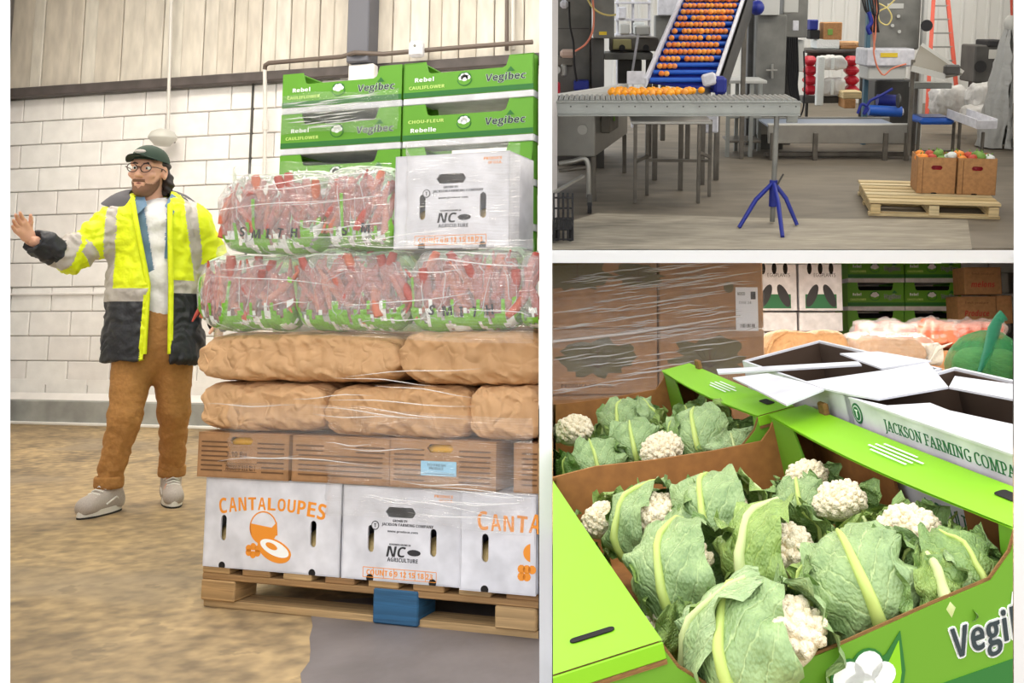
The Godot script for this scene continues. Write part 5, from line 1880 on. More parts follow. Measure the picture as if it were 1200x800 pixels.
func big_tray(label: String, t: Transform3D, w: float, d: float, h: float, group: String, left_lip := 0.24) -> Node3D:
	# origin: the near left corner of the opening at the height of the ledges
	var o := thing("vegetable_tray", label, "tray", t, group)
	var lip := 0.09
	var prof := PackedVector2Array([Vector2(-left_lip, -h), Vector2(w + lip, -h), Vector2(w + lip, -0.004), Vector2(w + 0.004, -0.004), Vector2(w - 0.012, -0.03), Vector2(w - 0.05, -0.058), Vector2(w * 0.72, -0.065), Vector2(w * 0.45, -0.078), Vector2(0.1, -0.085), Vector2(0.045, -0.075), Vector2(0.012, -0.04), Vector2(-0.004, -0.004), Vector2(-left_lip, -0.004)])
	var profb := PackedVector2Array([Vector2(-left_lip, -h), Vector2(w + lip, -h), Vector2(w + lip, -0.004), Vector2(w + 0.012, -0.004), Vector2(w - 0.005, -0.03), Vector2(w - 0.03, -0.05), Vector2(w * 0.72, -0.042), Vector2(w * 0.45, -0.026), Vector2(0.1, -0.006), Vector2(0.0, -0.004), Vector2(-left_lip, -0.004)])
	part("near_wall", Geo.new().prism(mv(0, 0, -0.005), prof, 0.005), M.tray_deep, o)
	part("near_lining", Geo.new().prism(mv(0, 0, -0.0075), prof, 0.002), M.tray_brown, o)
	var edge := Geo.new()
	for i in range(2, prof.size() - 1):
		var a := prof[i]
		var b := prof[i + 1]
		edge.bar(Vector3(a.x, a.y, -0.0035), Vector3(b.x, b.y, -0.0035), 0.0026, 0.0075)
	part("cut_edge", edge, M.corrugate, o)
	part("far_wall", Geo.new().prism(mv(0, 0, -d), profb, 0.007), M.tray_brown, o)
	part("floor_board", Geo.new().box(mv(w * 0.5, -h + 0.003, -d * 0.5), Vector3(w + 2 * lip, 0.006, d)), M.tray_brown, o)
	part("side_wall", Geo.new().box(mv(-left_lip + 0.003, -h * 0.5, -d * 0.5), Vector3(0.006, h - 0.004, d)), M.tray_brown, o)
	# the right side has a torn hand hole
	var side := Geo.new()
	panel(side, Transform3D(Basis(Vector3.UP, -PI / 2), Vector3(w + lip - 0.006, -h, -d)), d, h - 0.004, 0.006, [[d * 0.55, h - 0.085, 0.24, 0.1, 0.035]])
	part("side_wall", side, M.tray_brown, o)
	for s in [0, 1]:
		var x0 := -left_lip if s == 0 else w
		var lw := left_lip if s == 0 else lip
		var lg := Geo.new()
		lg.grid(2, 12, func(a, b):
			var x: float = x0 + lw * a
			var k := sin(b * PI)
			return Vector3(x + (0.012 * k * (1.0 - a) * (1.0 if s == 0 else -1.0) if (s == 1) else 0.0), -0.003 * k, -d * b))
		lg.grid(2, 12, func(a, b):
			var x: float = x0 + lw * a
			var k := sin(b * PI)
			return Vector3(x + (0.012 * k * (1.0 - a) * (1.0 if s == 0 else -1.0) if (s == 1) else 0.0), -0.004 - 0.003 * k, -d * b))
		var lp := part("ledge", lg, M.tray_lime, o)
		var x1 := 0.0 if s == 0 else w + lip
		var xs := x0
		part("ledge_front", Geo.new().box(mv(xs + lw * 0.5, -0.0125, 0.001), Vector3(lw, 0.021, 0.004), 0.001), M.tray_lime, o)
		part("cut_edge", Geo.new().box(mv(xs + lw * 0.5, -0.026, 0.0012), Vector3(lw, 0.006, 0.005)), M.corrugate, o)
		part("hand_slot", Geo.new().prism(Transform3D(Basis(Vector3.RIGHT, -PI / 2), Vector3(xs + (left_lip - 0.075 if s == 0 else 0.062), 0.0002, -0.075 if s == 0 else -0.10)), rrect(0, 0, 0.06 if s == 0 else 0.02, 0.014 if s == 0 else 0.06, 0.0068), 0.0012), M.hole, lp)
		# inner corner gussets
		if s == 1:
			part("corner_gusset", Geo.new().prism(Transform3D(Basis(Vector3.UP, PI / 2), Vector3(w + 0.004, 0, 0)), PackedVector2Array([Vector2(d, -0.004), Vector2(d, -h + 0.02), Vector2(d - 0.2, -h + 0.02), Vector2(d - 0.12, -0.004)]), 0.004), M.tray_deep, o)
			part("corner_gusset", Geo.new().prism(Transform3D(Basis(Vector3.UP, PI / 2), Vector3(w + 0.004, 0, 0)), PackedVector2Array([Vector2(0.008, -0.004), Vector2(0.008, -h + 0.02), Vector2(0.09, -h + 0.02), Vector2(0.045, -0.004)]), 0.004), M.tray_deep, o)
			var pr := Geo.new()
			var f := Transform3D(Basis(Vector3(0, 0, -1), Vector3(-1, 0, 0), Vector3.UP), Vector3(w + lip * 0.5, 0.001, -d * 0.47))
			f.basis = Basis(Vector3(0, 0, 1), Vector3(1, 0, 0), Vector3(0, 1, 0))
			for i in 4:
				pr.box(f * mv(0.0 + 0.012 * (i % 2), 0.018 - 0.0105 * i, 0.0004), Vector3([0.12, 0.17, 0.16, 0.13][i], 0.0035, 0.0006))
			part("small_print", pr, M.print_white, lp)
			part("corner_tab", Geo.new().box(mv(w + lip - 0.004, 0.008, -d + 0.11), Vector3(0.012, 0.03, 0.035), 0.003), M.corrugate, o)
	return o

func open_carton(label: String, t: Transform3D, w: float, d: float, h: float, group: String) -> Node3D:
	# open white carton, origin: near left corner at the rim; flaps lie folded over the opening
	var o := thing("open_carton", label, "carton", t, group)
	var b := Geo.new()
	b.box(mv(0.003, -h * 0.5, -d * 0.5), Vector3(0.006, h, d), 0.001)
	b.box(mv(w - 0.003, -h * 0.5, -d * 0.5), Vector3(0.006, h, d), 0.001)
	b.box(mv(w * 0.5, -h * 0.5, -0.003), Vector3(w, h, 0.006), 0.001)
	b.box(mv(w * 0.5, -h * 0.5, -d + 0.003), Vector3(w, h, 0.006), 0.001)
	part("body", b, M.carton_white, o)
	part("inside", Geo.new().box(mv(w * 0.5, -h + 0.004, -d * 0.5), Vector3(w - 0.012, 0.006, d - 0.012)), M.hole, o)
	return o

func flap(o: Node3D, q: Array, lift: float) -> void:
	# a cardboard flap, any outline
	var g := Geo.new()
	var n: Vector3 = (q[1] - q[0]).cross(q[2] - q[0]).normalized()
	if n.y < 0.0:
		n = -n
	var x: Vector3 = (q[1] - q[0]).normalized()
	var f := Transform3D(Basis(x, n.cross(x), n), q[0] + n * (lift - 0.004))
	var inv := f.affine_inverse()
	var pl := PackedVector2Array()
	for c in q:
		var l: Vector3 = inv * c
		pl.append(Vector2(l.x, l.y))
	g.prism(f, pl, 0.004)
	part("flap", g, M.carton_white, o)

func lower_bay() -> void:
	M.tray_lime = mat(rgb(136, 200, 26), 0.55)
	M.tray_deep = mat(rgb(104, 158, 34), 0.55)
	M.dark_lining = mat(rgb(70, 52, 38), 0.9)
	M.corrugate = mat(rgb(150, 110, 62), 0.85, {"tex": T.grain, "tri": 30.0})
	M.curd = mat(rgb(242, 228, 196), 0.7, {"bump": T.grit, "deep": 0.25, "tri": 9.0})
	var vn := noise(131, 1.0, 3)
	var leaf_tex := paint(256, func(u, v):
		var t := absf(u * 2.0 - 1.0)
		var ph := fposmod(v * 7.0 - t * 2.6 + 0.25 * vn.get_noise_2d(u * 9.0, v * 9.0), 1.0)
		var vein := smoothstep(0.075, 0.0, minf(ph, 1.0 - ph)) * (1.0 - 0.6 * t)
		var fine := smoothstep(0.12, 0.0, absf(vn.get_noise_2d(u * 26.0, v * 40.0)))
		var n := vn.get_noise_2d(u * 5.0, v * 7.0)
		var c := Color(0.62, 0.70, 0.56).lerp(Color(0.78, 0.84, 0.70), clampf(0.5 + 0.7 * n, 0.0, 1.0))
		c = c.lerp(Color(0.98, 1.0, 0.84), vein * 0.75)
		return c.lerp(Color(0.9, 0.95, 0.78), fine * 0.22 + smoothstep(0.12, 0.0, t) * 0.5))
	var leaf_bump := paint(256, func(u, v):
		var t := absf(u * 2.0 - 1.0)
		var ph := fposmod(v * 7.0 - t * 2.6 + 0.25 * vn.get_noise_2d(u * 9.0, v * 9.0), 1.0)
		var k := 0.5 + 0.4 * vn.get_noise_2d(u * 24.0, v * 34.0) - 0.35 * smoothstep(0.12, 0.0, minf(ph, 1.0 - ph))
		return Color(k, k, k))
	M.leaf = []
	for c in [rgb(212, 226, 186), rgb(208, 224, 146), rgb(180, 202, 140), rgb(232, 242, 210)]:
		M.leaf.append(mat(c, 0.42, {"tex": leaf_tex, "bump": leaf_bump, "deep": 0.35, "two": true, "back": Color(0.10, 0.16, 0.04)}))
	M.rib = [mat(rgb(190, 208, 112), 0.45), mat(rgb(206, 218, 150), 0.45)]
	var grp := "green cauliflower trays of the lower right bay"
	var near := big_tray("large green tray of cauliflower heads in front, lettered on its near side", crate, 0.5, 0.909, 0.2, grp)
	var far := big_tray("green cauliflower tray behind the large front one, by the wrapped brown cartons", crate * mv(-0.02, 0, -0.925), 0.5, 0.82, 0.2, grp)
	for e in [[near, crate, 0.909], [far, crate * mv(-0.02, 0, -0.925), 0.82]]:   # closed left flanks
		var c := []
		for k in [[-0.006, 0.0], [-0.006, -e[2]], [-0.2, -e[2]], [-0.2, 0.0]]:
			c.append(Vector3(cut_x(e[1], k[0], k[1], 648.6), k[0], k[1]))
		var fg := Geo.new()
		fg.quad(c[0], c[1], c[2], c[3])
		var off := Vector3(0.006, 0, 0)
		fg.quad(c[0] + off, c[1] + off, c[2] + off, c[3] + off)
		part("side_wall", fg, M.tray_deep, e[0])
	flank(near, crate, 0.0, 0.0, 0.59, -0.2, -0.03, M.tray_brown)
	# print on the near wall
	var na := Geo.new()
	var wo := Geo.new()
	var t := face(Transform3D(), 0.452, -0.126, 0.001)
	letters(na, "Vegibec", t, 0.038, 0.155, font_bold, 0.0022, 0.1)
	for q in [[1, 0], [-1, 0], [0, 1], [0, -1], [0.7, 0.7], [-0.7, 0.7], [0.7, -0.7], [-0.7, -0.7]]:
		letters(wo, "Vegibec", face(t, q[0] * 0.0028, q[1] * 0.0028, -0.0004), 0.038, 0.155, font_bold, 0.0014, 0.1)
	var sprig := PackedVector2Array([Vector2(0.018, 0.03), Vector2(0.024, 0.046), Vector2(0.032, 0.034), Vector2(0.042, 0.048), Vector2(0.046, 0.03)])
	wo.prism(face(t, 0.0, 0.0), sprig, 0.001)
	part("lettering", na, M.navy_print, near)
	part("lettering_outline", wo, M.print_white, near)
	var stripe := Geo.new().box(mv(0.25, -0.183, 0.0008), Vector3(0.68, 0.034, 0.002))
	part("dark_stripe", stripe, M.tray_dark, near)
	var eg := Geo.new()
	var ed := Geo.new()
	var ew := Geo.new()
	var et := face(Transform3D(), 0.236, -0.14, 0.001) * Transform3D(Basis(Vector3.BACK, 0.1), Vector3.ZERO)
	ed.prism(et, PackedVector2Array([Vector2(-0.075, -0.01), Vector2(-0.05, 0.012), Vector2(0.05, 0.03), Vector2(0.078, 0.05), Vector2(0.068, 0.0), Vector2(0.05, -0.035), Vector2(-0.05, -0.045)]), 0.0012)
	eg.prism(et, PackedVector2Array([Vector2(-0.068, -0.012), Vector2(-0.046, 0.004), Vector2(0.05, 0.02), Vector2(0.072, 0.04), Vector2(0.062, 0.0), Vector2(0.046, -0.03), Vector2(-0.046, -0.04)]), 0.0018)
	for c in [[-0.032, 0.006, 0.018], [-0.008, 0.022, 0.022], [0.022, 0.026, 0.02], [0.038, 0.008, 0.017], [0.0, 0.0, 0.026]]:
		ed.prism(et, oval(c[0], c[1], c[2] + 0.003, c[2] + 0.002, 16), 0.0016)
		ew.prism(et, oval(c[0], c[1], c[2], c[2] * 0.94, 16), 0.0024)
	part("emblem_outline", ed, M.tray_dark, near)
	part("emblem_leaves", eg, M.tray_lime, near)
	part("emblem_curd", ew, M.print_white, near)
	# what the trays stand on
	var base := thing("support_carton", "white carton under the near side of the front cauliflower tray", "carton", crate)
	part("body", Geo.new().box(mv(0.25, -0.36, -0.45), Vector3(0.68, 0.31, 0.9), 0.006), M.carton_white, base)
	part("handle_print", Geo.new().box(mv(0.44, -0.255, 0.001), Vector3(0.05, 0.004, 0.001)), M.print_black, base)
	part("top_flap", Geo.new().box(mv(0.25, -0.204, -0.45), Vector3(0.68, 0.004, 0.88)), M.carton_white, base)
	var base2 := thing("support_carton", "white carton hidden under the far cauliflower tray", "carton", crate * mv(-0.02, 0, -0.925))
	part("body", Geo.new().box(mv(0.25, -0.36, -0.41), Vector3(0.68, 0.31, 0.82), 0.006), M.carton_white, base2)
	heads()
	white_cartons()
	background()

func cut_x(t: Transform3D, y: float, z: float, px: float) -> float:
	# where, along x, a line in frame t meets the plane of a white board
	var cam := Transform3D(look, EYE).affine_inverse()
	var lo := -2.0
	var hi := 2.0
	for i in 40:
		var m := (lo + hi) * 0.5
		var p := cam * (t * Vector3(m, y, z))
		if AXIS.x + FOCAL * p.x / -p.z < px:
			lo = m
		else:
			hi = m
	return lo

func cut_z(t: Transform3D, x: float, y: float, px: float) -> float:
	var cam := Transform3D(look, EYE).affine_inverse()
	var best := 0.0
	var least := 1e9
	for i in 1200:
		var z := 0.15 - 0.001 * i
		var p := cam * (t * Vector3(x, y, z))
		var e := absf(AXIS.x + FOCAL * p.x / -p.z - px)
		if e < least:
			least = e
			best = z
	return best

func flank(o: Node3D, t: Transform3D, x0: float, z0, x1: float, h0: float, h1: float, m: Material) -> void:
	# the closed end of goods that stop at the right board
	var c := []
	for k in [[0, h0], [1, h0], [1, h1], [0, h1]]:
		if k[0] == 0 and z0 != null:
			c.append(Vector3(cut_x(t, k[1], z0, 1186.6), k[1], z0))
		else:
			var x := x0 if k[0] == 0 else x1
			c.append(Vector3(x, k[1], cut_z(t, x, k[1], 1186.6)))
	part("end_wall", Geo.new().quad4(c), m, o)

func heads() -> void:
	var g1 := "cauliflower heads in the front tray"
	var g2 := "cauliflower heads in the far tray"
	# [px, py, height, radius, tilt about x, tilt about z, turn, leaves, curd offset, label]
	var list := [
		[880, 738, -0.045, 0.086, -8, 6, 0, [[-150, 0.075, 80, 0.6, 1], [150, 0.07, 60, 0.8, 2], [95, 0.07, 50, 1.2, 0], [-40, 0.088, 148, 0.35, 0, 1.35], [-95, 0.066, 112, 0.5, 3, 1.2]], [0.03, 0.01, 0.02], "largest cauliflower head at the near edge, long pale rib arching over it"],
		[1000, 668, -0.04, 0.078, -14, 8, 0, [[180, 0.07, 70, 0.5, 1], [-100, 0.07, 60, 0.8, 2], [100, 0.07, 55, 0.8, 2], [-14, 0.086, 122, 0.5, 0, 1.5]], [0, 0.01, 0], "cauliflower head with a broad white rib, right of centre at the near edge"],
		[908, 628, -0.03, 0.078, -12, -4, 0, [[160, 0.06, 70, 0.5, 2], [-120, 0.06, 60, 0.7, 1], [100, 0.06, 50, 0.6, 2], [-58, 0.066, 120, 0.4, 1, 1.5]], [0, 0.0, 0], "cauliflower head in the middle wrapped by a leaf with a cut rib"],
		[840, 588, -0.03, 0.078, -12, 0, 0, [[170, 0.06, 60, 0.6, 2], [-95, 0.06, 70, 0.5, 2], [90, 0.06, 55, 0.6, 1], [-30, 0.076, 132, 0.5, 0, 1.2]], [0, 0.0, 0], "cauliflower head with one large leaf, next to the brown far wall"],
		[760, 598, -0.035, 0.075, -10, 0, 0, [[150, 0.06, 55, 0.6, 2], [80, 0.065, 62, 0.7, 0], [-140, 0.06, 75, 0.5, 1], [-66, 0.06, 126, 0.4, 0, 1.2], [38, 0.052, 28, 0.8, 1]], [0.008, 0.014, 0.028], "cauliflower head at the left with its white curd showing in front"],
		[704, 600, -0.04, 0.06, -8, 10, 0, [[-100, 0.05, 60, 0.6, 2], [140, 0.05, 70, 0.6, 1], [60, 0.045, 50, 0.7, 2]], [0, 0.012, 0.012], "small cauliflower head in the far left corner of the front tray"],
		[806, 652, -0.035, 0.084, -10, 4, 0, [[160, 0.07, 60, 0.6, 2], [-100, 0.06, 35, 0.7, 1], [80, 0.07, 50, 0.8, 1], [-40, 0.078, 134, 0.4, 0, 1.25]], [-0.026, 0.022, 0.0], "cauliflower head left of the middle, curd peeping out on its left"],
		[762, 712, -0.085, 0.07, -6, 12, 0, [[-60, 0.06, 40, 1.4, 2], [20, 0.055, 30, 1.3, 1], [110, 0.05, 50, 0.9, 2], [-140, 0.05, 50, 0.9, 2]], [0, -0.02, 0], "loose leafy cauliflower low beside the left ledge"],
		[932, 578, -0.05, 0.055, -10, 0, 0, [[-20, 0.055, 120, 0.4, 0], [120, 0.045, 60, 0.6, 2], [-130, 0.045, 60, 0.6, 2]], [0, 0, 0], "small round leafed cauliflower behind the middle one"],
		[985, 588, -0.04, 0.062, -6, 0, 0, [[10, 0.06, 18, 0.9, 1, 1.4], [130, 0.05, 40, 0.8, 2], [-110, 0.05, 40, 0.7, 1]], [0, 0.028, 0], "cauliflower head with its browned curd facing up beside the right ledge"],
		[945, 556, -0.055, 0.055, 0, 0, 0, [[20, 0.045, 20, 0.9, 1], [-120, 0.045, 30, 0.9, 2], [130, 0.045, 30, 0.9, 2]], [0, 0.024, 0], "shaded cauliflower head in the far right corner of the front tray"],
		[1060, 618, -0.04, 0.068, -4, -8, 0, [[-60, 0.06, 40, 0.8, 0], [60, 0.06, 34, 0.8, 1], [150, 0.06, 50, 0.7, 2]], [0, 0.022, 0.006], "cauliflower head below the torn hand hole, curd uncovered"],
		[1078, 668, -0.05, 0.06, -4, -6, 0, [[-5, 0.034, 86, 0.4, 1, 1.9], [70, 0.05, 64, 0.9, 0], [-80, 0.045, 45, 0.9, 2], [160, 0.05, 60, 0.7, 2]], [0, -0.01, 0], "cauliflower with one upright pale stalk at the right of the front tray"],
		[1112, 652, -0.05, 0.068, 0, -10, 0, [[10, 0.07, 110, 0.5, 2], [100, 0.06, 60, 0.6, 2], [-100, 0.05, 50, 0.7, 2]], [0, 0, 0], "shaded dark leafed cauliflower in the near right corner"],
		[1014, 625, -0.055, 0.06, -6, 0, 0, [[0, 0.06, 60, 0.8, 2], [110, 0.05, 50, 0.8, 1], [-110, 0.05, 50, 0.8, 2]], [0, 0, 0], "dark green ruffled cauliflower between the broad ribbed head and the right ledge"],
		[838, 695, -0.07, 0.06, -4, 0, 0, [[0, 0.05, 44, 1.2, 1, 1.2], [90, 0.05, 36, 1.2, 1], [-90, 0.05, 40, 1.2, 2]], [0.012, 0.0, 0.01], "bright green open leafed cauliflower behind the largest head"],
	]
	var k := 0
	for q in list:
		var p := onto(crate, q[0], q[1], 1, q[2])
		p.y = q[2] - 0.03
		var b := Basis(Vector3.UP, deg_to_rad(q[6])) * Basis(Vector3.RIGHT, deg_to_rad(q[4])) * Basis(Vector3.BACK, deg_to_rad(q[5]))
		cauliflower(q[9], crate * Transform3D(b, p), q[3], q[7], Vector3(q[8][0], q[8][1], q[8][2]), g1, 200 + k)
		k += 1
	var list2 := [
		[672, 506, -0.05, 0.075, 0, 0, 0, [[30, 0.06, 10, 0.9, 2], [110, 0.06, 20, 1.0, 1], [-60, 0.06, 10, 0.9, 2]], [0, 0.03, 0], "pale cauliflower head at the left of the far tray, curd uncovered"],
		[735, 486, -0.05, 0.075, -6, 0, 0, [[-30, 0.075, 110, 0.6, 0], [60, 0.07, 60, 0.8, 0], [140, 0.06, 50, 0.7, 2], [-130, 0.06, 50, 0.7, 2]], [0, 0.01, 0.0], "leafy cauliflower head at the back of the far tray"],
		[742, 512, -0.05, 0.07, -8, 0, 0, [[-14, 0.075, 100, 0.8, 0, 1.2], [-80, 0.06, 40, 1.0, 2], [110, 0.06, 50, 0.9, 1]], [0, 0, 0], "cauliflower head with a hanging leaf in the middle of the far tray"],
		[776, 528, -0.06, 0.07, 0, 0, 0, [[-80, 0.05, 20, 0.9, 1], [90, 0.05, 20, 0.9, 2], [170, 0.05, 40, 0.9, 2]], [0, 0.03, 0], "cauliflower head with cream curd at the near wall of the far tray"],
		[822, 502, -0.05, 0.085, -10, 0, 0, [[-24, 0.085, 118, 0.5, 0, 1.2], [-90, 0.06, 60, 0.8, 2], [110, 0.07, 60, 0.7, 1]], [0, 0, 0], "cauliflower head with one large pale ribbed leaf in the far tray"],
		[862, 508, -0.06, 0.06, -4, 0, 0, [[-20, 0.055, 50, 1.3, 3], [70, 0.05, 44, 1.3, 3], [160, 0.05, 50, 1.0, 2]], [0, 0, 0], "ruffled pale cauliflower leaves beside the right ledge of the far tray"],
		[690, 536, -0.06, 0.07, -4, 0, 0, [[0, 0.075, 100, 0.7, 0], [-70, 0.06, 50, 1.0, 2], [110, 0.06, 40, 1.0, 2]], [0, 0, 0], "cauliflower head in the near left corner of the far tray"],
		[800, 482, -0.07, 0.06, -4, 0, 0, [[0, 0.05, 60, 1.0, 2], [120, 0.05, 50, 1.0, 2], [-120, 0.05, 50, 1.0, 1]], [0, 0, 0], "dark cauliflower leaves under the far end of the green ledge"],
	]
	for q in list2:
		var p := onto(crate, q[0], q[1], 1, q[2])
		p.y = q[2] - 0.03
		var b := Basis(Vector3.RIGHT, deg_to_rad(q[4])) * Basis(Vector3.BACK, deg_to_rad(q[5]))
		cauliflower(q[9], crate * Transform3D(b, p), q[3], q[7], Vector3(q[8][0], q[8][1], q[8][2]), g2, 230 + k)
		k += 1

func white_cartons() -> void:
	var grp := "open white cartons beside the cauliflower trays"
	var y := 0.046
	var o := open_carton("open white carton with green company lettering beside the front tray", crate * mv(0.605, y, 0.1), 0.245, 0.80, 0.246, grp)
	var inv := mv(0.605, y, 0.1).affine_inverse()
	var q := func(px: float, py: float, up: float) -> Vector3: return inv * onto(crate, px, py, 1, y + up)
	var fold := func(c: Callable, l: Array) -> Array: return l.map(func(e): return c.call(e[0], e[1], 0.003))
	flap(o, fold.call(q, [[994, 464], [1030, 470], [1112, 456], [1088, 427]]), 0.005)
	flap(o, fold.call(q, [[1113, 458], [1120, 445], [1196, 456], [1196, 474]]), 0.008)
	flap(o, fold.call(q, [[994, 466], [1040, 476], [1090, 473], [1113, 482], [1200, 501], [1200, 538]]), 0.002)
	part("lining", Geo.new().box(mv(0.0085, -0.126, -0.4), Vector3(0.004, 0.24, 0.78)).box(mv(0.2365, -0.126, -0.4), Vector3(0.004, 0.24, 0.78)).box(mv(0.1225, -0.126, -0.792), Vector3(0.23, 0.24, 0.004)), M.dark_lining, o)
	var g := Geo.new()
	var ft := Transform3D(Basis(Vector3(0, 0, 1), Vector3.UP, Vector3(-1, 0, 0)), Vector3(-0.0006, 0, 0))
	letters(g, "JACKSON FARMING COMPANY", face(ft, -0.43, -0.036, 0), 0.02, 0.46, font_serif, 0.001)
	letters(g, "not to be", face(ft, -0.52, -0.078, 0), 0.016, 0.1, font_plain, 0.001)
	letters(g, "NC", face(ft, -0.60, -0.09, 0), 0.02, 0.05, font_bold, 0.001)
	letters(g, "AGRICULTURE", face(ft, -0.47, -0.162, 0), 0.024, 0.2, font_plain, 0.001)
	g.prism(face(ft, -0.772, -0.03), oval(0, 0, 0.021, 0.021, 28), 0.001)
	part("green_print", g, M.print_green, o)
	part("emblem_ring", Geo.new().prism(face(ft, -0.772, -0.03), oval(0, 0, 0.0165, 0.0165, 28), 0.0014), M.carton_white, o)
	var em := Geo.new().prism(face(ft, -0.772, -0.03), oval(0, 0, 0.014, 0.014, 28), 0.0018)
	part("emblem_disc", em, M.print_green, o)
	part("emblem_letter", letters(Geo.new(), "T", face(ft, -0.772, -0.03, 0.002), 0.016, 0.0, font_bold, 0.001), M.print_white, o)
	flank(o, crate * mv(0.605, y, 0.1), 0.0, null, 0.245, -0.246, 0.0, M.carton_white)
	var o2 := open_carton("open white carton behind the lettered one, flaps half over its dark inside", crate * mv(0.605, y, -0.72), 0.225, 0.62, 0.246, grp)
	var inv2 := mv(0.605, y, -0.72).affine_inverse()
	var r := func(px: float, py: float, up: float) -> Vector3: return inv2 * onto(crate, px, py, 1, y + up)
	flap(o2, fold.call(r, [[840, 434], [1006, 425], [1010, 429], [842, 439]]), 0.004)
	flap(o2, fold.call(r, [[859, 444], [900, 439], [943, 450], [966, 458], [922, 476]]), 0.004)
	flap(o2, fold.call(r, [[985, 418], [1034, 436], [1092, 427], [1030, 416]]), 0.009)
	flap(o2, fold.call(r, [[943, 450], [1034, 437], [1088, 428], [994, 464], [966, 458]]), 0.006)
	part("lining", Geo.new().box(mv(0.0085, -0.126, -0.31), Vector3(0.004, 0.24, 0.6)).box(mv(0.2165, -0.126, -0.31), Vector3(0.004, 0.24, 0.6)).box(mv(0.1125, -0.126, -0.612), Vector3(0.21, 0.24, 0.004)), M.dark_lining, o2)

func plain_carton(called: String, label: String, t: Transform3D, w: float, h: float, d: float, m: Material, group := "") -> Node3D:
	var o := thing(called, label, "carton", t, group)
	part("body", Geo.new().box(mv(w * 0.5, h * 0.5, -d * 0.5), Vector3(w, h, d), 0.006), m, o)
	part("top_seam", Geo.new().box(mv(w * 0.5, h - 0.0005, -d * 0.5), Vector3(w * 0.99, 0.002, 0.004)), M.slot_dark, o)
	return o

func leafy_print(o: Node3D, x: float, y: float, k: float, seed_: int) -> void:
	# a flat print of a lettuce: a ragged outline with darker ribs
	var r := RandomNumberGenerator.new()
	r.seed = seed_
	var p := PackedVector2Array()
	for i in 36:
		var a := TAU * i / 36.0
		var rr := (0.95 + r.randf_range(-0.2, 0.2)) * (1.0 if sin(a) < 0.2 else 0.7 + 0.7 * absf(sin(a)))
		p.append(Vector2(cos(a) * rr * k, sin(a) * rr * k * 0.42))
	part("lettuce_print", Geo.new().prism(face(Transform3D(), x, y), p, 0.0012), M.print_lettuce, o)
	var g := Geo.new()
	for i in 9:
		var a := PI * (i + 0.5) / 9.0
		g.bar(Vector3(x, y - k * 0.2, 0.0014), Vector3(x + cos(a) * k * 0.6, y + sin(a) * k * 0.32, 0.0014), k * 0.03, 0.001)
	part("rib_print", g, M.print_brown, o)

